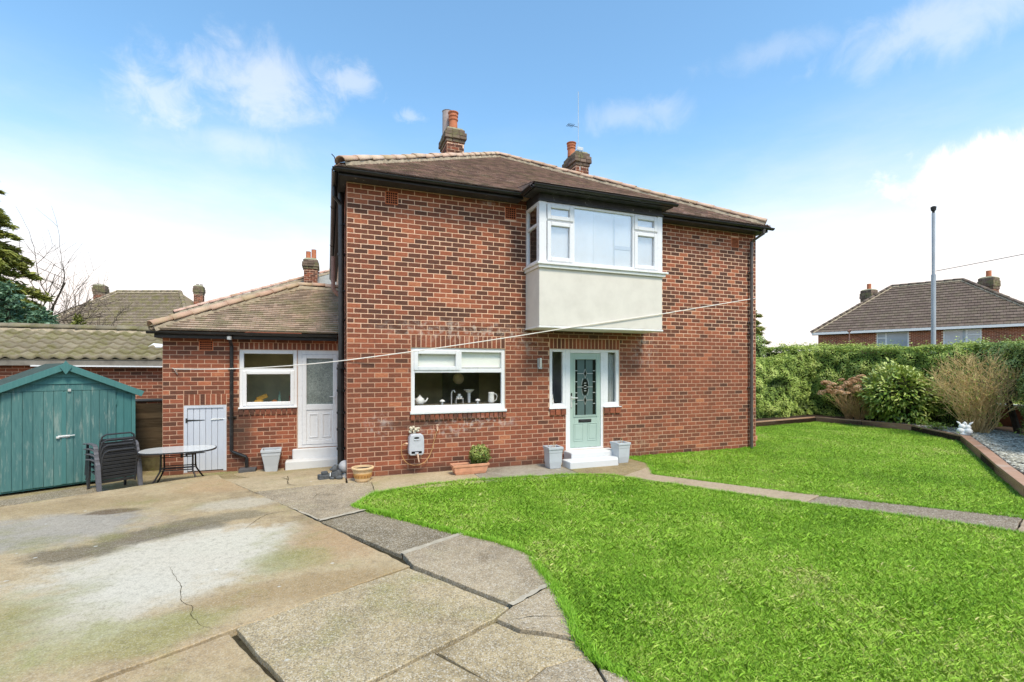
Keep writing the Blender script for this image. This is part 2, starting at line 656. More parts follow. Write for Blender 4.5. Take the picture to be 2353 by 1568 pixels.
def m_concrete(name, base, dark, light, tint=None, speck=.5, moss=.35, white=None, stains=()):
    m, t = new(name, .92, .18)
    p = t.pos()
    big = t.noise(p, .9, 6, .62, .3)
    mid = t.noise(p, 4.2, 6, .68)
    fine = t.noise(p, 75, 3, .7)
    f = t.math('ADD', t.math('MULTIPLY', big, .55), t.math('MULTIPLY', mid, .45))
    c = t.ramp(f, [(.34, dark), (.5, base), (.68, light)])
    if tint:
        tn = t.sstep(t.noise(t.vm('ADD', p, (31, 7, 0)).outputs[0], .8, 5, .6), .48, .68)
        c = t.mix(t.math('MULTIPLY', tn, .34), c, tint)
    for ce, ra, cc, am in stains:
        b = t.blob(ce, ra, edge=.34, wob=1.7, wscale=3.4)
        c = t.mix(t.math('MULTIPLY', b, am), c, cc)
    if moss:
        mm = t.sstep(t.math('ADD', t.noise(t.vm('ADD', p, (3, 17, 0)).outputs[0], 1.05, 6, .65), t.math('MULTIPLY', mid, .25)), .62, .84)
        c = t.mix(t.math('MULTIPLY', mm, moss), c, (.23, .225, .065))
    # exposed aggregate
    vd = t.voro(p, 120, 'F1', 'Color')
    sp = t.n('ShaderNodeSeparateColor')
    t.l(vd, sp.inputs[0])
    k = t.math('SUBTRACT', sp.outputs[0], .5)
    c = t.mix(t.math('MULTIPLY', t.sstep(sp.outputs[1], .72, .8), speck * .75), c, (.66, .61, .52))
    c = t.mix(t.math('MULTIPLY', t.math('SUBTRACT', 1., t.sstep(sp.outputs[2], .2, .28)), speck * .8), c, (.085, .075, .058))
    gr = t.noise(p, 15, 9, .82)
    c = t.mix(t.math('MULTIPLY', t.math('SUBTRACT', 1., t.sstep(gr, .30, .52)), .52), c, (.12, .10, .065))
    c = t.mix(t.math('MULTIPLY', t.sstep(gr, .55, .72), .25), c, (.70, .66, .56))
    # pale lichen discs
    ld = t.voro(p, 3.1, 'F1', 'Distance')
    lm = t.math('MULTIPLY', t.math('SUBTRACT', 1., t.sstep(t.math('ADD', ld, t.math('MULTIPLY', fine, .02)), .055, .075)), .6)
    lm = t.math('MULTIPLY', lm, t.sstep(big, .5, .53))
    c = t.mix(lm, c, (.62, .62, .58))
    t.put(t.b.inputs['Base Color'], c)
    h = t.math('ADD', t.math('MULTIPLY', fine, .6), t.math('ADD', t.math('MULTIPLY', sp.outputs[0], .35), t.math('MULTIPLY', mid, .5)))
    bump(t, h, .5, .006)
    return m


BRICK, MORTAR = m_brick(), m_mortar()
TILE_MAIN = m_tile('roof_tile_brown', [(0, (.16, .115, .095)), (.5, (.315, .215, .175)), (1, (.50, .34, .27))], (.21, .20, .10), .35, (.62, .54, .45), .645)
TILE_EXT = m_tile('roof_tile_buff', [(0, (.24, .18, .135)), (.5, (.39, .295, .22)), (1, (.54, .40, .31))], (.25, .235, .12), .55, (.6, .56, .48), .76)
TILE_BG = m_tile('roof_tile_weathered', [(0, (.18, .14, .10)), (.5, (.27, .215, .16)), (1, (.36, .29, .22))], (.22, .20, .07), .7, (.5, .5, .48), .735, .6)
TILE_FAR = m_tile('roof_tile_grey_brown', [(0, (.105, .078, .064)), (.5, (.155, .115, .094)), (1, (.215, .165, .135))], (.17, .155, .09), .35, (.45, .42, .36), .72, .7)
TILE_PAN = m_tile('pantile_mossy', [(0, (.175, .150, .105)), (.5, (.24, .205, .145)), (1, (.31, .27, .19))], (.15, .145, .04), .6, (.55, .52, .42), .77)
HIP_TILE = m_tile('hip_tile_clay', [(0, (.48, .31, .22)), (.5, (.58, .40, .30)), (1, (.64, .49, .38))], (.36, .33, .17), .45, (.62, .56, .43), .63)
HIP_RED = m_tile('hip_tile_pink', [(0, (.50, .27, .20)), (.5, (.58, .34, .26)), (1, (.66, .44, .36))], (.30, .27, .12), .45, (.6, .55, .45), .74)
BEDDING = plain('mortar_bedding', (.44, .37, .27), .95, .1, var=.3, vs=9, dirt=(.30, .27, .13), dirt_amt=.6, bmp=.8, bs=40)
RENDER = m_render()
UPVC = plain('white_upvc', (.77, .775, .79), .28, .5, var=.02, vs=2, dirt=(.6, .58, .52), dirt_amt=.10)
UPVC_SILL = plain('white_sill', (.80, .80, .78), .5, .4, var=.04, vs=3, dirt=(.45, .42, .32), dirt_amt=.5)
GLASS = m_glass('window_glass', refl=1.15)
GLASS_SKY = m_glass('upper_window_glass', (.97, .985, 1.), 5.)
BLACK = plain('black_plastic', (.018, .018, .019), .35, .45, var=.3, vs=4, dirt=(.12, .11, .085), dirt_amt=.35)
BLACKPAINT, _t = new('black_paint_peeling', .6, .35)
_n = _t.noise(_t.pos(), 5, 6, .65)
_c = _t.ramp(_n, [(.3, (.028, .028, .031)), (.7, (.060, .060, .066))])
_s = _t.sstep(_t.math('ADD', _t.noise(_t.pos(), 21, 7, .8), _t.math('MULTIPLY', _n, .25)), .765, .785)
_t.put(_t.b.inputs['Base Color'], _t.mix(_s, _c, (.62, .61, .58)))
GREYPIPE = plain('grey_brown_pipe', (.10, .085, .08), .45, .4, var=.3, vs=5, dirt=(.03, .03, .03), dirt_amt=.6)
PINKPIPE = plain('faded_brown_pipe', (.27, .15, .12), .55, .3, var=.2, vs=5)
TERRA = plain('terracotta', (.64, .31, .185), .85, .2, var=.15, vs=9, dirt=(.62, .45, .34), dirt_amt=.5, bmp=.3, bs=60)
TERRA_CREAM = plain('terracotta_cream', (.72, .50, .28), .8, .2, var=.12, vs=9, dirt=(.45, .25, .10), dirt_amt=.5)
TERRA_BROWN = plain('terracotta_brown', (.42, .20, .07), .8, .2, var=.2, vs=12)
POTRED = plain('chimney_pot_clay', (.52, .19, .10), .85, .2, var=.2, vs=9, dirt=(.30, .12, .07), dirt_amt=.5)
AIRB = plain('air_brick_clay', (.50, .145, .065), .85, .2, var=.15, vs=14, dirt=(.40, .14, .07), dirt_amt=.5)
DARK = plain('hole_shade', (.012, .011, .010), .9, .1, var=.2)  # near-black colour painting in the shade of holes
POTGREY = plain('grey_planter_plastic', (.50, .53, .56), .5, .4, var=.06, vs=4, dirt=(.36, .36, .34), dirt_amt=.35)
SOIL = plain('soil', (.060, .042, .030), .95, .1, var=.5, vs=14, dirt=(.13, .09, .06), dirt_amt=.8, bmp=1., bs=40)
STEP = plain('white_masonry_paint', (.66, .665, .67), .7, .3, var=.04, vs=3, dirt=(.45, .43, .38), dirt_amt=.30, bmp=.25, bs=50)
STONE_D = plain('dark_stone', (.085, .09, .095), .8, .3, var=.4, vs=16, dirt=(.28, .28, .28), dirt_amt=.5, bmp=.6, bs=70)
STONE_L = plain('pale_stone', (.40, .40, .41), .8, .3, var=.2, vs=10, dirt=(.22, .22, .22), dirt_amt=.5, bmp=.5, bs=60)
PLASTER = plain('white_plaster', (.80, .82, .82), .7, .3, var=.05, vs=9, dirt=(.5, .5, .5), dirt_amt=.25)
SAGE = plain('sage_door', (.385, .49, .43), .4, .4, var=.03, vs=2)
LILAC = m_wood('pale_grey_paint', (.50, .53, .60), (.58, .61, .67), (.66, .66, .66), .25)
TEAL = m_wood('teal_paint_worn', (.04, .125, .13), (.10, .225, .215), (.36, .42, .37), .5, th=.545)
TEAL_SOUND = m_wood('teal_paint', (.05, .165, .165), (.09, .235, .228), (.34, .40, .35), .25, th=.68)
FELT = plain('roof_felt', (.06, .085, .075), .95, .1, var=.3, vs=12, dirt=(.20, .22, .12), dirt_amt=.5)
FENCE = m_wood('weathered_brown_boards', (.055, .038, .022), (.15, .105, .062), (.21, .16, .10), .6, axis=(1.2, 14., 14.))
SLEEPER = m_wood('timber_edging', (.33, .18, .11), (.48, .30, .205), (.48, .40, .33), .55, axis=(2., 2., 9.), obj=False)
SLEEPER_TOP = SLEEPER
CHROME = plain('bright_metal', (.74, .74, .72), .35, .5, .4, var=.08)
STEEL = plain('zinc_metal', (.55, .55, .53), .45, .5, .6, var=.2, vs=20)
IRON = plain('black_iron', (.035, .035, .035), .6, .3, .2, var=.3, vs=20)
CHAIRM = plain('charcoal_plastic', (.036, .037, .041), .42, .4, var=.2, vs=8, dirt=(.13, .13, .13), dirt_amt=.25, obj=True)
CHAIRARM = plain('grey_chair_arm', (.115, .112, .125), .5, .4, var=.15, vs=8, obj=True)
TABLELEG = plain('dark_brown_metal', (.028, .02, .018), .4, .4, .3, var=.3)
TABLETOP = plain('frosted_glass_top', (.68, .69, .68), .12, .5, var=.05, vs=5)
POLE = plain('galvanised_pole', (.42, .45, .49), .5, .4, .3, var=.1, vs=2)
LAMPW = plain('opal_glass', (.78, .72, .62), .4, .4, var=.05)
CREAM = plain('cream_shade', (.92, .80, .52), .7, .2, var=.04)
CHINA = plain('white_china', (.80, .79, .76), .25, .5, var=.03)
HOSEBOX = plain('hose_box_grey', (.52, .53, .57), .5, .4, var=.08, vs=9, dirt=(.3, .29, .27), dirt_amt=.4)
HOSE = plain('tan_hose', (.46, .25, .11), .5, .35, var=.15)
PEACH = plain('peach_plastic', (.72, .48, .34), .5, .35, var=.08)
ROPE = plain('white_line', (.82, .77, .70), .6, .3, var=.05)
INT_WALL = plain('dim_room_wall', (.70, .66, .44), .9, .1, var=.2, vs=2)
INT_DARK = plain('dim_room_dark', (.30, .30, .25), .9, .1, var=.3, vs=2)
INT_GREY = plain('dim_hall', (.62, .63, .64), .9, .1, var=.2, vs=2)
BLIND = plain('roller_blind', (.86, .88, .82), .9, .1, var=.04, vs=2)
CURTAIN = plain('pale_curtain', (.44, .47, .46), .9, .1, var=.12, vs=5)
WORKTOP = plain('worktop', (.20, .17, .12), .6, .3, var=.2)
OBSC, _t = new('obscure_glass', .22, .6)
_v = _t.noise(_t.pos(), 38, 5, .75, 1.2)
_t.put(_t.b.inputs['Base Color'], _t.ramp(_t.math('ADD', _v, _t.math('MULTIPLY', _t.noise(_t.pos(), 3, 3), .4)), [(.45, (.05, .06, .058)), (.65, (.17, .20, .185)), (.9, (.36, .40, .36))]))
bump(_t, _v, .9, .01)
DOORGLASS = plain('frosted_door_glass', (.10, .15, .145), .15, .6, var=.12, vs=2)
DOORDARK = plain('dark_door_glass', (.012, .016, .012), .12, .6, var=.3, vs=9)
LEAD = plain('glazing_lead', (.50, .52, .50), .4, .5, .4, var=.1)
LEAD_DARK = plain('glazing_lead_dark', (.06, .07, .065), .4, .5, .4, var=.1)
BOARD_PALE, _t = new('pale_board', .6, .3)
_a = _t.ramp(_t.noise(_t.pos((2., 2., 1.)), 1.5, 5), [(.35, (.66, .675, .66)), (.65, (.78, .785, .765))])
_s = _t.sstep(_t.noise(_t.pos(), 26, 6, .75), .70, .74)
_t.put(_t.b.inputs['Base Color'], _t.mix(_t.math('MULTIPLY', _s, .5), _a, (.25, .26, .27)))
GREYBOARD = plain('grey_board', (.50, .54, .57), .7, .3, var=.15, vs=3)

PATIO_A = m_concrete('concrete_stained', (0.422, 0.323, 0.185), (0.230, 0.167, 0.093), (0.532, 0.425, 0.265), (.50, .345, .20), .28, .55,
                     stains=(((-1.70, -3.15, 0), (1.05, .95, 1), (.60, .56, .47), .85), ((-1.95, -4.0, 0), (.5, .7, 1), (.58, .54, .45), .7), ((-1.1, -2.75, 0), (.65, .42, 1), (.58, .54, .44), .75),
                             ((-3.5, -1.6, 0), (1.1, .75, 1), (.33, .32, .30), .7), ((-2.75, -2.58, 0), (.42, .26, 1), (.145, .115, .07), .85), ((-2.3, -2.2, 0), (.42, .26, 1), (.15, .12, .08), .85),
                             ((-1.85, -1.95, 0), (.45, .26, 1), (.15, .125, .08), .8), ((-1.45, -1.75, 0), (.4, .22, 1), (.19, .16, .10), .7), ((-2.95, -.92, 0), (.30, .13, 1), (.13, .085, .045), .9),
                             ((-.25, -3.0, 0), (.5, .7, 1), (.42, .27, .14), .75), ((-1.9, .25, 0), (.75, .5, 1), (.44, .29, .15), .65), ((-.4, -4.25, 0), (.9, .25, 1), (.34, .235, .115), .7), ((-3.3, -.4, 0), (1.2, .35, 1), (.33, .24, .12), .6),
                             ((-3.2, -4.5, 0), (1.1, .85, 1), (.30, .28, .105), .65), ((-1.6, -4.65, 0), (.55, .3, 1), (.30, .29, .10), .6), ((-.65, -3.55, 0), (.38, .3, 1), (.30, .285, .11), .55), ((-1.5, -1.1, 0), (.5, .3, 1), (.56, .52, .43), .5)))
PATIO_B = m_concrete('concrete_buff', (0.440, 0.343, 0.199), (0.242, 0.184, 0.104), (0.551, 0.437, 0.262), (.40, .33, .21), .65, .6)
PATIO_C = m_concrete('concrete_dark', (0.236, 0.189, 0.121), (0.129, 0.102, 0.063), (0.349, 0.283, 0.184), None, .7, .15)
PATIO_D = m_concrete('concrete_grey', (0.380, 0.301, 0.199), (0.212, 0.162, 0.103), (0.528, 0.421, 0.280), None, .65, .25)
PATIO_E = m_concrete('concrete_pale', (0.459, 0.359, 0.219), (0.294, 0.220, 0.126), (0.532, 0.425, 0.272), (.44, .36, .23), .3, .5)
PATH_P = m_concrete('path_pink', (0.431, 0.327, 0.219), (0.312, 0.233, 0.152), (0.505, 0.393, 0.272), None, .35, .15)
PATH_D = m_concrete('path_dark', (0.239, 0.184, 0.126), (0.156, 0.118, 0.079), (0.340, 0.270, 0.192), None, .8, .1)
PATH_M = m_concrete('path_mossy', (0.303, 0.225, 0.106), (0.174, 0.126, 0.057), (0.413, 0.318, 0.172), None, .4, .7)
YARD = m_concrete('yard_mossy', (0.303, 0.233, 0.119), (0.156, 0.122, 0.050), (0.431, 0.343, 0.199), None, .4, .95)
JOINT = plain('joint_dirt', (.045, .038, .024), .95, .1, var=.5, vs=14, dirt=(.10, .10, .03), dirt_amt=.6)
CEMENT = plain('joint_cement', (.43, .38, .295), .95, .1, var=.2, vs=9, dirt=(.36, .31, .23), dirt_amt=.5, bmp=.4)

_st = [(0, (.085, .20, .012)), (.3, (.215, .45, .030)), (.6, (.345, .63, .052)), (.85, (.50, .71, .12)), (1, (.68, .64, .28))]
GRASS = m_leaf('grass_blade', _st, .55, .6, .3)
LAWN_BASE = plain('lawn_turf', (.20, .26, .05), .95, .1, var=.5, vs=7, dirt=(.10, .085, .04), dirt_amt=.4)
HEDGE = m_leaf('hedge_leaf', [(0, (.042, .075, .014)), (.3, (.16, .25, .040)), (.6, (.34, .46, .08)), (1, (.56, .64, .18))])
HEDGE_B = m_leaf('hedge_leaf_blue', [(0, (.04, .07, .026)), (.3, (.14, .215, .06)), (.6, (.29, .40, .11)), (1, (.48, .57, .20))])
LAUREL = m_leaf('laurel_leaf', [(0, (.028, .065, .012)), (.4, (.13, .235, .032)), (.7, (.33, .44, .075)), (1, (.60, .64, .22))], .3, .25, .5)
CONIFER = m_leaf('conifer_needle', [(0, (.035, .045, .012)), (.4, (.13, .155, .03)), (.7, (.28, .30, .06)), (1, (.45, .45, .14))])
CONIFER_B = m_leaf('blue_conifer_needle', [(0, (.04, .085, .055)), (.4, (.11, .215, .130)), (.7, (.20, .335, .21)), (1, (.32, .45, .31))])
BOX_LEAF = m_leaf('bush_leaf', [(0, (.03, .06, .010)), (.4, (.14, .21, .035)), (.7, (.34, .40, .09)), (1, (.60, .60, .24))])
DRYFLOWER = m_leaf('dry_petal', [(0, (.34, .17, .085)), (.5, (.62, .385, .22)), (1, (.80, .60, .43))], .9, .2, .1)
DRYSTEM = plain('dry_stem', (.52, .34, .18), .9, .1, var=.4, vs=9)
TWIG = plain('tan_twig', (.62, .45, .22), .9, .1, var=.4, vs=7)
BARK = plain('bark', (.16, .125, .10), .95, .1, var=.4, vs=9)
BARK_D = plain('dark_bark', (.05, .04, .03), .95, .1, var=.4, vs=9)
CORE = plain('hedge_inside', (.032, .038, .014), .95, .05, var=.5, vs=8)
SLATE, _t = new('slate_chip', .85, .2)
_tn = _t.attr()
_t.put(_t.b.inputs['Base Color'], _t.ramp(_tn, [(0, (.15, .14, .11)), (.5, (.38, .36, .29)), (.85, (.55, .53, .44)), (1, (.66, .64, .55))]))
GROUND = plain('far_ground', (.10, .12, .05), .95, .1, var=.4, vs=.4)
NBSLATE = plain('grey_slate_roof', (.30, .31, .30), .8, .3, var=.15, vs=6, dirt=(.2, .2, .15), dirt_amt=.5)
FARBRICK = BRICK
# ------------------------------------------------------------------ brickwork
COURSE, PITCH, JT = .0869, .2327, .0122
PROUD = .0028


def brick_geo(w_, h_, jit=0., proud=PROUD, ch=.0035, back=.012):
    """vertices (x along, y in, z up) and faces of one brick face, centre at the origin"""
    a, b = w_ / 2, h_ / 2
    q = lambda x, z_: (x + random.uniform(-jit, jit), z_ + random.uniform(-jit, jit))
    cs_ = [(-a, -b), (a, -b), (a, b), (-a, b)]
    out = [q(*c) for c in cs_]
    p = proud + random.uniform(-.0008, .0018) * (1 if jit else 0)
    v = [(x - math.copysign(ch, x), -p, z_ - math.copysign(ch, z_)) for x, z_ in out]
    v += [(x, -p + ch * .8, z_) for x, z_ in out]
    v += [(x, back, z_) for x, z_ in out]
    f = [(0, 1, 2, 3)]
    for i in range(4):
        j = (i + 1) % 4
        f.append((4 + i, 4 + j, j, i))
        f.append((8 + i, 8 + j, 4 + j, 4 + i))
    return v, f


_BV = {}


def brick_variants(w_, h_, tones, key):
    if key not in _BV:
        L = []
        for tn in tones:
            mb = MB()
            mb.tone = tn
            mb.add(*brick_geo(w_, h_, .0016))
            me = mb.mesh('brick')
            me.materials.append(BRICK)
            L.append((tn, me))
        _BV[key] = L
    return _BV[key]


def rustic(z_, x=None):
    """brick tone: strongly mixed higher up, evener low down"""
    u = random.random()
    if x is not None:
        u = min(.999, max(0, u + (float(vnoise(np.array([x * 1.0]), np.array([z_ * 2.2]), 1.3)[0]) - .5) * .5))
    if z_ > 4.95:
        return random.uniform(.44, .62)
    if z_ > 2.65:
        if u < .38:
            return random.uniform(.13, .32)
        if u < .62:
            return random.uniform(.26, .46)
        if u < .90:
            return random.uniform(.48, .70)
        return random.uniform(.68, .82)
    if u < .035:
        return random.uniform(.12, .30)
    if u < .34:
        return random.uniform(.36, .48)
    if u < .95:
        return random.uniform(.46, .64)
    return random.uniform(.64, .85)


def even(z_, x=None):
    u = random.random()
    if u < .12:
        return random.uniform(.14, .34)
    if u < .5:
        return random.uniform(.34, .5)
    return random.uniform(.5, .66)


TONES = [.06, .12, .18, .24, .31, .38, .44, .49, .53, .57, .61, .65, .72, .84]


def frame_mat(o, U, N):
    U, N = Vector(U).normalized(), Vector(N).normalized()
    Z = Vector((0, 0, 1))
    return Matrix((( U.x, -N.x, 0, o[0]), (U.y, -N.y, 0, o[1]), (U.z, -N.z, 1, o[2]), (0, 0, 0, 1)))


def brickwork(root, o, U, N, x0, x1, z0, z1, holes=(), nparts=300, tonef=rustic, phase=0, stuff='small_bricks', zbase=0., hide=()):
    o, U, N = Vector(o), Vector(U).normalized(), Vector(N).normalized()
    rects = []
    k0 = int(math.floor((z0 - zbase) / COURSE))
    k1 = int(math.ceil((z1 - zbase) / COURSE))
    for k in range(k0, k1):
        zb, zt = max(z0, zbase + k * COURSE), min(z1, zbase + (k + 1) * COURSE)
        if zt - zb < .03:
            continue
        zc_ = (zb + zt) / 2
        off = ((k + phase) % 2) * PITCH / 2
        segs = []
        xa = x0 - off
        while xa < x1 - .005:
            a, b = max(x0, xa), min(x1, xa + PITCH)
            pieces = [(a, b)]
            for hx0, hx1, hz0, hz1 in holes:
                if zc_ < hz0 or zc_ > hz1:
                    continue
                nw = []
                for p, q in pieces:
                    if q <= hx0 or p >= hx1:
                        nw.append((p, q))
                        continue
                    if p < hx0:
                        nw.append((p, hx0))
                    if q > hx1:
                        nw.append((hx1, q))
                pieces = nw
            for p, q in pieces:
                if q - p > .035:
                    rects.append((p + JT / 2, q - JT / 2, zb + JT / 2, zt - JT / 2, tonef(zc_, (p + q) / 2)))
            xa += PITCH
    full = []
    for i, (a, b, c, d, tn) in enumerate(rects):
        if abs((b - a) - (PITCH - JT)) < .002 and abs((d - c) - (COURSE - JT)) < .002:
            p = o + U * ((a + b) / 2) + Vector((0, 0, (c + d) / 2))
            hid = any(h[0] < (a + b) / 2 < h[1] and h[2] < (c + d) / 2 < h[3] for h in hide)
            full.append(((p - CAM).length + (100 if hid else 0), i))
    full.sort()
    chosen = {i for _, i in full[:nparts]}
    var = brick_variants(PITCH - JT, COURSE - JT, TONES, 'std')
    mb = MB()
    for i, (a, b, c, d, tn) in enumerate(rects):
        p = o + U * ((a + b) / 2) + Vector((0, 0, (c + d) / 2))
        if i in chosen:
            me = min(var, key=lambda t_: abs(t_[0] - tn + random.uniform(-.03, .03)))[1]
            ob = bpy.data.objects.new('brick', me)
            COL.objects.link(ob)
            ob.matrix_basis = frame_mat(p, U, N)
            adopt(ob, root)
        else:
            mb.tone = tn
            v, f = brick_geo(b - a, d - c, .0016)
            mb.add([p + U * x - N * y + Vector((0, 0, z_)) for x, y, z_ in v], f)
    if mb.v:
        kind(mb.build(stuff, BRICK, root), 'stuff')


def soldier(root, o, U, N, x0, x1, z0, z1, n, name='soldier_brick', proud=PROUD, tonef=even, th=.012):
    """a course of bricks on end, each a part"""
    o, U, N = Vector(o), Vector(U).normalized(), Vector(N).normalized()
    w_ = (x1 - x0) / n
    key = (name, round(w_, 4), round(z1 - z0, 4), proud)
    if key not in _BV:
        L = []
        for tn in (.2, .36, .45, .52, .58, .64):
            mb = MB()
            mb.tone = tn
            mb.add(*brick_geo(w_ - .0165, z1 - z0 - .012, .0015, proud, .0035, th))
            me = mb.mesh(name)
            me.materials.append(BRICK)
            L.append((tn, me))
        _BV[key] = L
    for i in range(n):
        tn = tonef((z0 + z1) / 2)
        me = min(_BV[key], key=lambda t_: abs(t_[0] - tn))[1]
        ob = bpy.data.objects.new(name, me)
        COL.objects.link(ob)
        ob.matrix_basis = frame_mat(o + U * (x0 + (i + .5) * w_) + Vector((0, 0, (z0 + z1) / 2)), U, N)
        adopt(ob, root)


def wall_back(root, o, U, N, x0, x1, z0, z1, holes=(), depth=.25, name='wall', mat_=None, reflection_panel=()):
    """the mortar-faced wall behind the bricks, with real openings and reveals"""
    o, U, N = Vector(o), Vector(U).normalized(), Vector(N).normalized()
    xs = sorted({x0, x1, *[h[0] for h in holes], *[h[1] for h in holes]})
    zs = sorted({z0, z1, *[h[2] for h in holes], *[h[3] for h in holes]})
    xs = [x for x in xs if x0 - 1e-6 <= x <= x1 + 1e-6]
    zs = [q for q in zs if z0 - 1e-6 <= q <= z1 + 1e-6]
    P = lambda x, q, d: o + U * x + Vector((0, 0, q)) - N * d
    inh = lambda x, q: any(h[0] < x < h[1] and h[2] < q < h[3] for h in holes)
    mb = MB()
    for i in range(len(xs) - 1):
        for j in range(len(zs) - 1):
            xm, zm = (xs[i] + xs[i + 1]) / 2, (zs[j] + zs[j + 1]) / 2
            a, b, c, d = xs[i], xs[i + 1], zs[j], zs[j + 1]
            if inh(xm, zm):
                for (dx, dz, e) in ((-1, 0, ((a, c), (a, d))), (1, 0, ((b, d), (b, c))), (0, -1, ((b, c), (a, c))), (0, 1, ((a, d), (b, d)))):
                    nx, nz = xm + dx * (b - a) * .5 + dx * 1e-3, zm + dz * (d - c) * .5 + dz * 1e-3
                    if not inh(nx, nz) and x0 < nx < x1 and z0 < nz < z1:
                        (p, q), (r_, s_) = e
                        mb.add([P(p, q, 0), P(r_, s_, 0), P(r_, s_, depth), P(p, q, depth)], [(0, 1, 2, 3)])
                continue
            mb.add([P(a, c, 0), P(b, c, 0), P(b, d, 0), P(a, d, 0)], [(0, 1, 2, 3)])
            mb.add([P(a, c, depth), P(a, d, depth), P(b, d, depth), P(b, c, depth)], [(0, 1, 2, 3)])
    return mb.build(name, mat_ or MORTAR, root)


# ------------------------------------------------------------------ roofs
def tile_slope(root, P0, U, Sv, lim, smax, mat_, w_=.165, g=.1, th=.013, nparts=0, name='roof_tile', stuff='small_roof_tiles', tone=(.25, .75), gap=.004, wave=None,
               back=True, hide=None, bond=True):
    """courses of roof tiles on a slope: P0 eaves point, U along the eaves, Sv up the slope, lim(s) -> (u0, u1)"""
    P0, U, Sv = Vector(P0), Vector(U).normalized(), Vector(Sv).normalized()
    N = U.cross(Sv).normalized()
    if N.z < 0:
        N = -N
    rows = int(math.ceil(smax / g))
    L = []
    for i in range(rows):
        s0 = i * g
        u0, u1 = lim(min(s0 + g * .5, smax))
        if u1 - u0 < .03:
            continue
        off = (i % 2) * w_ * .5 if bond else 0
        k0 = math.floor((u0 - off) / w_)
        u = off + k0 * w_
        while u < u1 - .01:
            a, b = max(u, u0), min(u + w_, u1)
            if b - a > .02:
                L.append((a, b, s0, s0 + g * 1.02))
            u += w_
    full = []
    for i, (a, b, c, d) in enumerate(L):
        if abs(b - a - w_) < 1e-4:
            p = P0 + U * (a + b) / 2 + Sv * c
            hid = hide is not None and hide(p)
            full.append(((p - CAM).length + (100 if hid else 0), i))
    full.sort()
    chosen = {i for _, i in full[:nparts]}

    def geo(wd, gl, j=0.):
        h = th + random.uniform(-.0025, .0035)
        x = wd / 2 - gap / 2
        sk = random.uniform(-.003, .003)
        if wave is None:
            v = [(-x, sk, 0), (x, -sk, 0), (x, gl, 0), (-x, gl, 0), (-x, sk, h), (x, -sk, h), (x, gl, .001), (-x, gl, .001)]
            return v, [(4, 5, 6, 7), (0, 1, 5, 4), (1, 2, 6, 5), (3, 0, 4, 7)]
        n = len(wave)
        v, f = [], []
        for yy, hh in ((sk, 1.), (gl, 0.)):
            for (fx, fz) in wave:
                v.append(((fx - .5) * wd, yy, fz + (th if hh else .002)))
        for (fx, fz) in wave:
            v.append(((fx - .5) * wd, sk, fz - .012))
        for q in range(n - 1):
            f.append((q, q + 1, n + q + 1, n + q))
            f.append((2 * n + q, 2 * n + q + 1, q + 1, q))
        return v, f

    var = []
    if nparts:
        for q in range(8):
            mb = MB()
            mb.tone = tone[0] + (tone[1] - tone[0]) * (q + .5) / 8
            mb.add(*geo(w_, g * 1.02))
            me = mb.mesh(name)
            me.materials.append(mat_)
            if wave:
                me.polygons.foreach_set('use_smooth', [True] * len(me.polygons))
            var.append(me)
    M0 = Matrix(((U.x, Sv.x, N.x, 0), (U.y, Sv.y, N.y, 0), (U.z, Sv.z, N.z, 0), (0, 0, 0, 1)))
    st = MB()
    for i, (a, b, c, d) in enumerate(L):
        p = P0 + U * (a + b) / 2 + Sv * c
        if i in chosen:
            ob = bpy.data.objects.new(name, random.choice(var))
            COL.objects.link(ob)
            ob.matrix_basis = Matrix.Translation(p) @ M0
            adopt(ob, root)
        else:
            st.tone = random.uniform(*tone)
            v, f = geo(b - a, d - c)
            st.add([p + U * x + Sv * y + N * z_ for x, y, z_ in v], f)
    if st.v:
        kind(st.build(stuff, mat_, root), 'stuff')


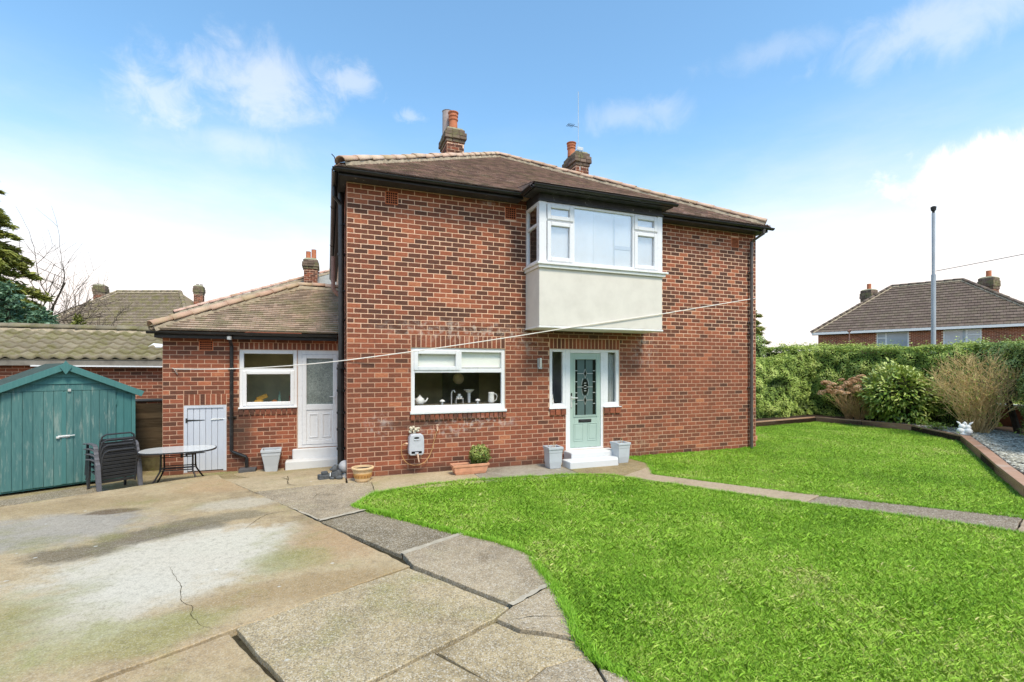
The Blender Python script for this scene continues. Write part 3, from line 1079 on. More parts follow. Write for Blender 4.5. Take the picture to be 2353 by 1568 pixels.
def hip_tiles(root, p0, p1, mat_, r=.10, L=.42, name='hip_tile', th=.02, lift=.03, tone=(.25, .75)):
    """half-round tiles bedded along a hip or ridge, each a part"""
    p0, p1 = Vector(p0), Vector(p1)
    d = (p1 - p0)
    n = max(1, int(round(d.length / L)))
    L = d.length / n
    d.normalize()
    side = d.cross(Vector((0, 0, 1))).normalized()
    up = side.cross(d).normalized()
    var = []
    for q in range(5):
        mb = MB()
        mb.tone = tone[0] + (tone[1] - tone[0]) * q / 4
        k = 8
        vs = []
        for (x, rr) in ((0, r * 1.14), (L * 1.06, r * .93)):
            for ro in (rr, rr - th):
                for j in range(k + 1):
                    a = math.pi * j / k
                    vs.append((x, math.cos(a) * ro, math.sin(a) * ro * .9))
        m = k + 1
        fs = []
        for j in range(k):
            fs += [(j, j + 1, 2 * m + j + 1, 2 * m + j), (m + j + 1, m + j, 3 * m + j, 3 * m + j + 1), (j + 1, j, m + j, m + j + 1),
                   (2 * m + j, 2 * m + j + 1, 3 * m + j + 1, 3 * m + j)]
        fs += [(0, 2 * m, 3 * m, m), (k, m + k, 3 * m + k, 2 * m + k)]
        mb.add(vs, fs)
        me = mb.mesh(name)
        me.materials.append(mat_)
        me.polygons.foreach_set('use_smooth', [True] * len(me.polygons))
        var.append(me)
    for i in range(n):
        ob = bpy.data.objects.new(name, random.choice(var))
        COL.objects.link(ob)
        p = p0 + d * (i * L) + up * (lift + random.uniform(-.008, .008) + (.012 if True else 0))
        tilt = Matrix.Rotation(random.uniform(-.02, .02), 4, 'Z') @ Matrix.Rotation(-.02 + random.uniform(-.015, .01), 4, 'Y')
        ob.matrix_basis = Matrix(((d.x, side.x, up.x, p.x), (d.y, side.y, up.y, p.y), (d.z, side.z, up.z, p.z), (0, 0, 0, 1))) @ tilt
        adopt(ob, root)
    # the mortar the tiles are bedded on, squeezed out unevenly along both sides
    mb = MB()
    for sgn in (-1, 1):
        m = n * 4
        prof = [(r * .93 + random.uniform(-.006, .016), random.uniform(.02, .045)) for _ in range(m + 1)]
        for i in range(m):
            a, b = p0 + d * (i / m * n * L), p0 + d * ((i + 1) / m * n * L)
            (w0, h0), (w1, h1) = prof[i], prof[i + 1]
            q = [a + side * sgn * r * .5 + up * .04, b + side * sgn * r * .5 + up * .04, b + side * sgn * w1 + up * h1, a + side * sgn * w0 + up * h0,
                 b + side * sgn * (w1 + .012) - up * .06, a + side * sgn * (w0 + .012) - up * .06]
            mb.add(q, [(0, 1, 2, 3), (3, 2, 4, 5)] if sgn < 0 else [(3, 2, 1, 0), (5, 4, 2, 3)])
    kind(mb.build('mortar_bed', BEDDING, root), 'stuff')


GUT = [(.052 * math.cos(a), .05 * math.sin(a)) for a in [math.pi + i * math.pi / 8 for i in range(9)]] + [(.046, 0), *[(.044 * math.cos(a), .042 * math.sin(a)) for a in [-i * math.pi / 8 for i in range(9)]], (-.046, 0)]


def gutter(root, p0, p1, out, name='gutter', mat_=None, joints=3):
    """half-round gutter between two points; out = direction away from the wall"""
    p0, p1, out = Vector(p0), Vector(p1), Vector(out).normalized()
    mb = MB()
    mb.xprism(GUT, p0, out, (0, 0, 1), p1 - p0)
    d = (p1 - p0).normalized()
    G2 = [(a * 1.12, b * 1.12) for a, b in GUT[:9]] + [(.058, .012), (-.058, .012)]
    for i in range(joints):
        q = p0.lerp(p1, (i + .6) / (joints + .2))
        mb.xprism([(.058 * math.cos(a), .056 * math.sin(a)) for a in [math.pi + k * math.pi / 8 for k in range(9)]], q, out, (0, 0, 1), d * .07)
    return mb.build(name, mat_ or BLACK, root)


# ------------------------------------------------------------------ joinery
def frame_rect(mb, x0, x1, z0, z1, t, y0, y1, tb=None):
    """four members of a rectangular frame in the plane of the front wall (butted, no shared planes)"""
    tb = t if tb is None else tb
    mb.box((x0, y0, z0), (x0 + t, y1, z1))
    mb.box((x1 - t, y0, z0), (x1, y1, z1))
    mb.box((x0 + t, y0, z1 - t), (x1 - t, y1, z1))
    mb.box((x0 + t, y0, z0), (x1 - t, y1, z0 + tb))


def pane(parent, x0, x1, z0, z1, y, mat_=None, name='pane', local=False):
    mb = MB()
    mb.box((x0, y, z0), (x1, y + .006, z1))
    return mb.build(name, mat_ or GLASS, parent, local=local)


def air_brick(root, x0, x1, z0, z1, y, rows=5, cols=5, louvre=False):
    mb = MB()
    e = .018
    frame_rect(mb, x0, x1, z0, z1, e, y - .012, y + .01)
    if louvre:
        n = 6
        for i in range(n):
            q = z0 + e + (z1 - z0 - 2 * e) * (i + .5) / n
            mb.obox(((x0 + x1) / 2, y - .002, q), ((x1 - x0) / 2 - e, 0, 0), (0, .008, -.006), (0, .003, .007))
    else:
        for i in range(1, cols):
            x = x0 + e + (x1 - x0 - 2 * e) * i / cols
            mb.box((x - .005, y - .009, z0 + e), (x + .005, y + .01, z1 - e))
        for j in range(1, rows):
            q = z0 + e + (z1 - z0 - 2 * e) * j / rows
            mb.box((x0 + e, y - .0105, q - .005), (x1 - e, y + .0085, q + .005))
    o = mb.build('air_brick', AIRB, root)
    b = MB()
    b.box((x0 + .004, y - .006, z0 + .004), (x1 - .004, y - .002, z1 - .004))
    b.build('vent_shade', DARK, o)  # dark plate behind the grille, shade of the holes put in as colour
    return o


def pipe(root, pts, r=.036, mat_=None, name='downpipe', clips=(), wall=(0, 1, 0), n=10):
    mb = MB()
    mb.tube(pts, r, n)
    for p in clips:
        p = Vector(p)
        mb.tube([p - Vector((0, 0, .02)), p + Vector((0, 0, .02))], r * 1.25, n)
        wv = Vector(wall)
        sd_ = wv.cross(Vector((0, 0, 1)))
        mb.obox(p + wv * .045, sd_ * r * 2.1, wv * .012, (0, 0, .012))
    return mb.build(name, mat_ or BLACK, root, smooth=False, fix=False)
# ------------------------------------------------------------------ the house
HX0, HX1, EAVE = 0., 9.38, 5.17
house = thing('brick_house', (4.69, 0, 0), 'two-storey red brick house with hipped tile roof, white bay window and sage green door', 'house')

KW = (1.10, 2.917, .956, 2.52)           # kitchen window with its lintel and sill
SL = (3.87, 5.52, .956, 2.52)            # door and side lights with lintel
DR = (4.237, 5.125, .0, .956)            # door below the side lights
AB1, AB2, AB3 = (.645, .868, 4.83, 5.06), (2.915, 3.14, 4.815, 5.05), (8.61, 8.83, 4.78, 5.005)
KWo, SLo = (1.10, 2.917, 1.07, 2.287), (3.87, 5.52, 1.09, 2.302)
BAY = (3.36, 6.13, 2.675, 5.16)
holes_b = [KW, SL, DR, AB1, AB2, AB3, BAY]
holes_w = [KWo, SLo, (4.237, 5.125, .235, 1.09), (3.46, 6.03, 3.95, 5.0)]
X = (1, 0, 0)
wall_back(house, (0, 0, 0), X, (0, -1, 0), HX0, HX1, -.3, 5.3, holes_w, .25)
brickwork(house, (0, 0, 0), X, (0, -1, 0), HX0, HX1, -.0869, 5.214, holes_b, 300)
# side walls
wall_back(house, (0, 10.2, 0), (0, -1, 0), (-1, 0, 0), 0, 10.2, -.3, 5.3, [(7.2, 8.1, 3.6, 4.9)], .25)
brickwork(house, (0, 10.2, 0), (0, -1, 0), (-1, 0, 0), 4.2, 10.2, 2.0, 5.214, [(7.2, 8.1, 3.6, 4.9)], 0, stuff='side_bricks')
brickwork(house, (0, 10.2, 0), (0, -1, 0), (-1, 0, 0), 7.9, 10.2, -.0869, 2.0, [], 0, stuff='lower_side_bricks')
wall_back(house, (HX1, 0, 0), (0, 1, 0), (1, 0, 0), 0, 10.2, -.3, 5.3, [], .25)
brickwork(house, (HX1, 0, 0), (0, 1, 0), (1, 0, 0), 0, 4., -.0869, 5.214, [], 0, stuff='far_side_bricks')
mb = MB()
mb.box((.0, 10.2, -.3), (HX1, 10.45, 5.3))
mb.build('rear_wall', BRICK, house)
mb = MB()
f = MB()
frame_rect(f, 2.1, 3.0, 3.6, 4.9, .06, .05, .11)
f = MB()
for (a, b, c, d) in ((2.1, 2.16, 3.6, 4.9), (2.94, 3.0, 3.6, 4.9), (2.16, 2.94, 4.84, 4.9), (2.16, 2.94, 3.6, 3.66)):
    f.box((-.03, a, c), (.05, b, d))
sw = f.build('side_window', UPVC, house)
p_ = MB()
p_.box((.0, 2.16, 3.66), (.006, 2.94, 4.84))
p_.build('pane', GLASS, sw)

# lintels and sills
soldier(house, (0, 0, 0), X, (0, -1, 0), 1.10, 2.917, 2.287, 2.52, 20)
soldier(house, (0, 0, 0), X, (0, -1, 0), 3.87, 5.52, 2.302, 2.52, 19)
soldier(house, (0, 0, 0), X, (0, -1, 0), 1.085, 2.935, .956, 1.068, 21, 'sill_brick', .035, th=.08)
soldier(house, (0, 0, 0), X, (0, -1, 0), 3.865, 4.235, .956, 1.088, 3, 'sill_brick', .035, th=.08)
soldier(house, (0, 0, 0), X, (0, -1, 0), 5.127, 5.53, .956, 1.088, 3, 'sill_brick', .035, th=.08)
air_brick(house, *AB1, 0)
air_brick(house, *AB2, 0)
air_brick(house, *AB3, 0, louvre=True)

# kitchen window
f = MB()
y0, y1 = .022, .085
x0, x1, z0, z1 = KWo
f.box((x0, y0, z0), (x0 + .07, y1, z1))
f.box((x1 - .07, y0, z0), (x1, y1, z1))
f.box((x0 + .07, y0, z1 - .075), (x1 - .07, y1, z1))
f.box((x0 + .07, y0, 1.125), (x1 - .07, y1, 1.222))
f.box((x0 + .07, y0, 1.826), (x1 - .07, y1, 1.905))
f.box((2.0, y0, 1.905), (2.052, y1, z1 - .075))
kw = f.build('kitchen_window', UPVC, house, bevel=.006)
f = MB()
f.box((x0 - .02, -.05, 1.072), (x1 + .02, y1 - .004, 1.122))
f.build('sill', UPVC, kw, bevel=.008)
f = MB()
frame_rect(f, 1.155, 2.012, 1.868, 2.245, .078, .004, .06)
op = f.build('opener', UPVC, kw, bevel=.012)
pane(kw, 1.24, 1.93, 1.95, 2.165, .05)
pane(kw, 2.052, x1 - .07, 1.905, z1 - .075, .06)
pane(kw, x0 + .07, x1 - .07, 1.222, 1.826, .06)

# front door unit
f = MB()
y0, y1 = .022, .09
f.box((3.87, y0, 1.092), (3.94, y1, 2.302))
f.box((5.45, y0, 1.092), (5.52, y1, 2.302))
f.box((3.94, y0, 2.245), (4.237, y1, 2.302))
f.box((5.125, y0, 2.245), (5.45, y1, 2.302))
f.box((3.94, y0, 1.1), (4.237, y1, 1.19))
f.box((5.125, y0, 1.1), (5.45, y1, 1.19))
f.box((4.175, y0, 1.19), (4.237, y1, 2.245))
f.box((5.125, y0, 1.19), (5.245, y1, 2.245))
f.box((4.237, y0 - .002, .262), (4.345, y1, 2.302))
f.box((5.072, y0 - .002, .262), (5.125, y1, 2.302))
f.box((4.345, y0 - .002, 2.225), (5.072, y1, 2.302))
f.box((4.237, y0 - .012, .232), (5.125, y1, .262))
du = f.build('door_frame', UPVC, house, bevel=.006)
pane(du, 3.94, 4.175, 1.19, 2.245, .06)
pane(du, 5.245, 5.45, 1.19, 2.245, .06)
f = MB()
f.box((3.85, -.045, 1.089), (4.236, y1 - .01, 1.105))
f.box((5.126, -.045, 1.089), (5.54, y1 - .01, 1.105))
f.build('sill', UPVC, du)
# leaf
f = MB()
lx0, lx1, lz0, lz1 = 4.348, 5.069, .268, 2.222
gx0, gx1, gz0, gz1 = 4.452, 4.965, .93, 2.10
fy, by = .034, .08
f.box((lx0, fy, lz0), (gx0 - .0, by, lz1))
f.box((gx1, fy, lz0), (lx1, by, lz1))
f.box((gx0, fy, gz1), (gx1, by, lz1))
f.box((gx0, fy, lz0), (gx1, by, gz0))
door = f.build('front_door', SAGE, house, bevel=.004)
f = MB()
frame_rect(f, gx0 - .03, gx1 + .03, gz0 - .03, gz1 + .03, .03, fy - .014, fy + .004)
frame_rect(f, gx0 - .005, gx1 + .005, gz0 - .005, gz1 + .005, .012, fy - .02, fy - .006)
f.build('glazing_bead', SAGE, door, bevel=.004)
for px0, px1 in ((4.425, 4.665), (4.755, 4.99)):
    f = MB()
    frame_rect(f, px0, px1, .40, .775, .022, fy - .008, fy + .004)
    f.box((px0 + .04, fy - .006, .44), (px1 - .04, fy + .004, .735))
    f.build('door_panel', SAGE, door, bevel=.006)
f = MB()
f.box((gx0, .052, gz0), (gx1, .062, gz1))
f.build('pane', DOORGLASS, door)
f = MB()
bw = .062
for bx in (gx0 + .012, gx1 - .012 - bw):
    for i in range(5):
        a = gz0 + .012 + (gz1 - gz0 - .024) * i / 5
        b = gz0 + .012 + (gz1 - gz0 - .024) * (i + 1) / 5
        f.box((bx, .047, a + .006), (bx + bw, .0515, b - .006))
cxm = (gx0 + gx1) / 2
el = [(math.cos(t) * .075, math.sin(t) * .175) for t in [2 * math.pi * k / 20 for k in range(20)]]
f.xprism(el, (cxm, .0515, 1.52), (1, 0, 0), (0, 0, 1), (0, -.005, 0))
for q in (1.80, 1.245):
    f.xprism([(-.03, 0), (0, -.085), (.03, 0), (0, .085)], (cxm, .0515, q), (1, 0, 0), (0, 0, 1), (0, -.005, 0))
f.box((cxm - .012, .0468, gz0), (cxm + .012, .0512, 1.17))
f.box((cxm - .012, .0468, 1.88), (cxm + .012, .0512, gz1))
f.build('dark_glass', DOORDARK, door)
f = MB()
for bx in (gx0 + .012, gx1 - .012 - bw):
    for i in range(1, 5):
        a = gz0 + .012 + (gz1 - gz0 - .024) * i / 5
        f.box((bx, .043, a - .007), (bx + bw, .0475, a + .007))
for q in (1.80, 1.52, 1.245):
    f.box((gx0 + .075, .043, q - .006), (cxm - .035, .0475, q + .006))
    f.box((cxm + .035, .043, q - .006), (gx1 - .075, .0475, q + .006))
for q in (1.44, 1.49, 1.55, 1.60):
    f.box((cxm - .026, .0425, q - .008), (cxm + .026, .046, q + .008))
for sx in (-1, 1):
    pts = [(cxm + sx * (.036 + .045 * math.cos(t)), .045, 1.52 + .19 * math.sin(t)) for t in [R(-70 + 14 * k) for k in range(11)]]
    for a, b in zip(pts[:-1], pts[1:]):
        if abs((a[2] + b[2]) / 2 - 1.52) > .06:
            f.beam(a, b, .006, .008, up=(0, 1, 0))
    for q in (1.80, 1.245):
        f.beam((cxm, .0445, q + .095), (cxm + sx * .036, .0445, q), .006, .008, up=(0, 1, 0))
        f.beam((cxm + sx * .036, .0445, q), (cxm, .0445, q - .095), .006, .008, up=(0, 1, 0))
kind(f.build('glazing_lead', LEAD, door), 'stuff')
f = MB()
f.box((4.545, fy - .012, .785), (4.845, fy + .004, .85))
lb = f.build('letter_box', IRON, door, bevel=.006)
f = MB()
f.box((4.562, fy - .02, .80), (4.828, fy - .0125, .838))
f.build("letter_flap", IRON, door, bevel=.004)
f = MB()
f.box((4.362, fy - .012, 1.10), (4.395, fy + .002, 1.36))
f.tube([(4.378, fy - .005, 1.30), (4.378, fy - .055, 1.30), (4.50, fy - .055, 1.298)], .0095, 8)
f.build('handle', CHROME, door)
f = MB()
f.box((4.364, fy - .0145, 1.335), (4.392, fy - .0125, 1.40))
f.build('lock', IRON, door)
# steps
f = MB()
f.box((4.20, -.30, -.05), (5.27, .02, .232))
f.box((3.98, -.66, -.06), (5.03, -.301, .128))
f = MB()
f.box((4.19, -.33, -.06), (5.27, .018, .230))
st1 = f.build('upper_step', STEP, house, bevel=.018)
f = MB()
f.prism([(3.975, -.685), (5.04, -.685), (5.25, -.335), (3.975, -.335)], -.06, .128)
st2 = f.build('lower_step', STEP, house, bevel=.018)

# hall and kitchen behind the glass
f = MB()
f.box((.45, 2.1, .1), (3.55, 2.2, 2.6))
f.box((.35, .26, .1), (.45, 3.0, 2.6))
f.box((3.55, .26, .1), (3.65, 3.0, 2.6))
f.box((.45, .26, 2.5), (3.55, 2.9, 2.6))
f.box((.45, .26, .0), (3.55, 2.9, .1))
f.build('kitchen_room', INT_WALL, house)
f = MB()
f.box((2.15, 2.04, .1), (3.0, 2.095, 2.2))
f.build('inner_doorway', INT_DARK, house)
f = MB()
f.box((.46, .255, 1.18), (3.54, .62, 1.219))
f.box((1.105, .0905, 1.18), (2.912, .2545, 1.219))
f.build('window_board', WORKTOP, house)
f = MB()
f.box((1.13, .098, 1.92), (2.89, .104, 2.26))
f.tube([(1.13, .12, 2.25), (2.89, .12, 2.25)], .022, 8)
f.build('roller_blind', BLIND, kw)
f = MB()
f.box((3.72, .95, -.1), (5.7, 1.0, 2.6))
f.box((3.67, .26, -.1), (3.72, 1.0, 2.6))
f.box((5.7, .26, -.1), (5.75, 1.0, 2.6))
f.box((3.72, .26, 2.5), (5.7, .95, 2.55))
f.box((3.72, .26, -.1), (5.7, .95, -.05))
f.build('hall_room', INT_GREY, house)
f = MB()
for i in range(7):
    x = 5.29 + i * .03
    f.box((x, .14 + (i % 2) * .012, 1.12), (x + .034, .15 + (i % 2) * .012, 2.24))
f.build('curtain', CURTAIN, du)

# bay window
BX0, BX1, BF = 3.35, 6.12, -.65
f = MB()
f.box((BX0, BF, 2.70), (BX1, .02, 3.775))
bay = f.build('bay', RENDER, house, bevel=.012)
f = MB()
f.box((BX0 - .012, BF - .012, 2.665), (BX1 + .012, .015, 2.6985))
f.build('bay_foot', UPVC_SILL, bay, bevel=.006)
f = MB()
f.box((BX0 - .06, BF - .075, 3.835), (BX1 + .10, -.002, 3.875))
f.box((BX0 - .03, BF - .045, 3.777), (BX1 + .05, -.004, 3.834))
f.build('bay_sill', UPVC_SILL, bay, bevel=.008)
f = MB()
f.box((BX0 + .025, BF + .03, 5.075), (BX1 - .025, -.003, 5.10))
f.box((BX0 + .01, BF + .0, 5.02), (BX1 - .01, BF + .03, 5.215))
f.box((BX0 + .01, BF + .03, 5.02), (BX0 + .04, -.003, 5.215))
f.box((BX1 - .04, BF + .03, 5.02), (BX1 - .01, -.003, 5.215))
f.box((BX0 - .02, BF - .02, 5.015), (BX1 + .02, BF, 5.05))
f.box((BX0 - .17, BF - .19, 5.165), (BX1 + .12, BF - .165, 5.235))
f.box((BX0 - .17, BF - .165, 5.165), (BX0 - .145, -.3, 5.235))
f.box((BX1 + .095, BF - .165, 5.165), (BX1 + .12, -.3, 5.235))
f.box((BX0 - .145, BF - .165, 5.17), (BX1 + .095, BF, 5.185))
f.box((BX0 - .145, BF, 5.17), (BX0 + .01, -.3, 5.185))
f.box((BX1 - .01, BF, 5.17), (BX1 + .095, -.3, 5.185))
f.build('bay_fascia', BLACKPAINT, bay, bevel=.004)
# bay front frame
f = MB()
zb, zt = 3.877, 5.018
y0, y1 = BF + .012, BF + .075
f.box((BX0, BF, zb), (BX0 + .15, y1, zt))
f.box((BX1 - .12, BF, zb), (BX1, y1, zt))
f.box((BX0 + .15, y0, zt - .05), (BX1 - .12, y1, zt))
f.box((BX0 + .15, y0, zb), (BX1 - .12, y1, zb + .055))
f.box((4.045, y0, zb + .055), (4.095, y1, zt - .05))
f.box((5.405, y0, zb + .055), (5.455, y1, zt - .05))
f.box((BX0 + .15, y0, 4.665), (4.045, y1, 4.705))
f.box((5.455, y0, 4.665), (BX1 - .12, y1, 4.705))
bwn = f.build('bay_window', UPVC, house, bevel=.006)
for (a, b) in ((3.515, 4.06), (5.44, 5.995)):
    for (c, d) in ((4.69, 4.985), (3.915, 4.655)):
        f = MB()
        frame_rect(f, a, b, c, d, .078, BF - .012, BF + .05)
        f.build('opener', UPVC, bwn, bevel=.012)
        pane(bwn, a + .078, b - .078, c + .078, d - .078, BF + .03, GLASS_SKY)
pane(bwn, 4.095, 5.405, zb + .055, zt - .05, BF + .04, GLASS_SKY)
# bay sides
for sx, xo in ((1, BX0), (-1, BX1)):
    f = MB()
    a, b = (xo, xo + sx * .06)
    yA, yB = BF + .076, -.004
    f.box((a, yA, zb), (b, yA + .05, zt))
    f.box((a, yB - .075, zb), (b, yB, zt))
    f.box((a, yA + .05, zt - .06), (b, yB - .075, zt))
    f.box((a, yA + .05, zb), (b, yB - .075, zb + .06))
    f.box((a, yA + .05, 4.575), (b, yB - .075, 4.63))
    sd_ = f.build('bay_side_window', UPVC, house, bevel=.006)
    for c, d in ((zb + .06, 4.575), (4.63, zt - .06)):
        g = MB()
        g.box((xo + sx * .028, yA + .05, c), (xo + sx * .034, yB - .075, d))
        g.build('pane', GLASS, sd_)
# what stands behind the bay glass: pale boards, and added pale panels standing in for reflected sky
bx = [4.10, 4.535, 4.985, 5.40]
for i in range(3):
    f = MB()
    f.box((bx[i] + .002, BF + .065 + i * .003, zb + .02), (bx[i + 1] - .004, BF + .08 + i * .003, zt - .02))
    f.build('board', BOARD_PALE, bwn)
f = MB()
f.box((5.0, BF + .06, zb + .40), (5.385, BF + .067, zb + .47))
f.box((5.002, BF + .061, zb + .02), (5.02, BF + .0675, zt - .15))
f.build('board_trim', GREYBOARD, bwn)
for (a, b) in ((3.5, 4.08), (5.42, 6.0)):
    f = MB()
    f.box((a, BF + .08, zb + .02), (b, BF + .087, zt - .02))
    f.build('reflection_panel', BOARD_PALE, bwn)
f = MB()
f.box((3.45, 1.6, 2.8), (6.05, 1.7, 5.3))
f.box((3.36, -.24, 2.8), (3.44, 1.6, 5.28)) if False else None
f.build('bedroom_wall', INT_DARK, house)

# eaves: soffit, fascia, gutters
OX0, OX1, OY = -.2, 9.50, -.35
f = MB()
f.box((OX0 + .07, OY + .085, 5.135), (BX0 - .18, -.012, 5.15))
f.build('soffit', BLACKPAINT, house)
f = MB()
f.box((BX1 + .13, OY + .085, 5.135), (OX1 - .07, -.012, 5.15))
f.build('soffit', BLACKPAINT, house)
f = MB()
f.box((OX0 + .085, -.0115, 5.135), (-.01, 10.2, 5.15))
f.build('soffit', BLACKPAINT, house)
f = MB()
f.box((HX1 + .01, -.0115, 5.135), (OX1 - .085, 10.2, 5.15))
f.build('soffit', BLACKPAINT, house)
f = MB()
f.box((OX0 + .06, OY + .06, 5.13), (BX0 - .172, OY + .083, 5.25))
f.build('fascia', BLACK, house)
f = MB()
f.box((BX1 + .122, OY + .06, 5.13), (OX1 - .06, OY + .083, 5.25))
f.build('fascia', BLACK, house)
f = MB()
f.box((OX0 + .06, OY + .084, 5.13), (OX0 + .083, 10.2, 5.25))
f.build('fascia', BLACK, house)
f = MB()
f.box((OX1 - .083, OY + .084, 5.13), (OX1 - .06, 10.2, 5.25))
f.build('fascia', BLACK, house)
gutter(house, (OX0 - .04, OY, 5.215), (BX0 - .17, OY, 5.215), (0, -1, 0), joints=2)
gutter(house, (BX1 + .12, OY, 5.215), (OX1 + .04, OY, 5.215), (0, -1, 0), joints=2)
gutter(house, (OX0, OY + .06, 5.215), (OX0, 10.2, 5.215), (-1, 0, 0), joints=3)
gutter(house, (BX0 - .22, BF - .245, 5.215), (BX1 + .17, BF - .245, 5.215), (0, -1, 0), 'bay_gutter', joints=2)
gutter(house, (BX0 - .22, BF - .19, 5.215), (BX0 - .22, OY, 5.215), (-1, 0, 0), 'bay_gutter', joints=0)

# roof
AP = Vector((4.66, 5.40, 8.52))
RZ = 5.262
e0 = Vector((OX0, OY, RZ))
sv = Vector((0, AP.y - OY, AP.z - RZ))
SL_ = sv.length
hwL, hwR = AP.x - OX0, OX1 - AP.x
tile_slope(house, e0, X, sv, lambda s: (hwL * s / SL_, (OX1 - OX0) - hwR * s / SL_), SL_ - .05, TILE_MAIN, nparts=300, tone=(.2, .8))
# left and right slopes
RB = Vector((4.66, 11., 8.52))
svl = Vector((AP.x - OX0, 0, AP.z - RZ))
sll = svl.length
tile_slope(house, e0, (0, 1, 0), svl, lambda s: ((AP.y - OY) * s / sll, 10.8), sll - .03, TILE_MAIN, w_=.33, g=.1, tone=(.2, .8), stuff='left_roof_tiles')
svr = Vector((AP.x - OX1, 0, AP.z - RZ))
slr = svr.length
tile_slope(house, (OX1, OY, RZ), (0, 1, 0), svr, lambda s: ((AP.y - OY) * s / slr, 10.8), slr - .03, TILE_MAIN, w_=.33, g=.1, tone=(.2, .8), stuff='right_roof_tiles')
f = MB()
dn = Vector((0, 0, .012))
a, b, c, d, e, g = (Vector((OX0, OY, RZ)) - dn, Vector((OX1, OY, RZ)) - dn, AP - dn, RB - dn, Vector((OX0, 11, RZ)) - dn, Vector((OX1, 11, RZ)) - dn)
f.add([a, b, c, d, e, g], [(0, 1, 2), (0, 2, 3, 4), (1, 5, 3, 2), (4, 3, 5)])
f.build('roof', TILE_MAIN, house)
# small roof over the bay
b0 = Vector((BX0 - .21, BF - .235, 5.262))
bs = Vector((0, .95, .20))
k_ = (sv.z / sv.y)
tile_slope(house, b0, X, bs, lambda s: (0, BX1 - BX0 + .37), .96, TILE_MAIN, tone=(.2, .8), stuff='bay_roof_tiles')
f = MB()
f.add([b0 - dn, b0 + Vector((BX1 - BX0 + .37, 0, 0)) - dn, b0 + Vector((BX1 - BX0 + .37, .95, .2)) - dn, b0 + Vector((0, .95, .2)) - dn], [(0, 1, 2, 3)])
f.add([b0 - dn, b0 + Vector((0, .95, .2)) - dn, b0 + Vector((0, .56, -.02))], [(0, 1, 2)])
q = b0 + Vector((BX1 - BX0 + .37, 0, 0))
f.add([q - dn, q + Vector((0, .95, .2)) - dn, q + Vector((0, .56, -.02))], [(0, 2, 1)])
f.build('bay_roof', TILE_MAIN, house)
hip_tiles(house, e0 + Vector((.10, .115, .06)), AP, HIP_TILE, tone=(.35, 1.))
hip_tiles(house, (OX1 - .10, OY + .115, RZ + .06), AP, HIP_TILE, tone=(.1, .7))
hip_tiles(house, AP, RB, HIP_TILE, name='ridge_tile')
f = MB()
f.tube([(OX0 + .03, OY + .05, RZ + .03), (OX0 - .01, OY - .0, RZ + .13), (OX0 - .05, OY - .02, RZ + .16)], .008, 6)
f.build('hip_iron', IRON, house)


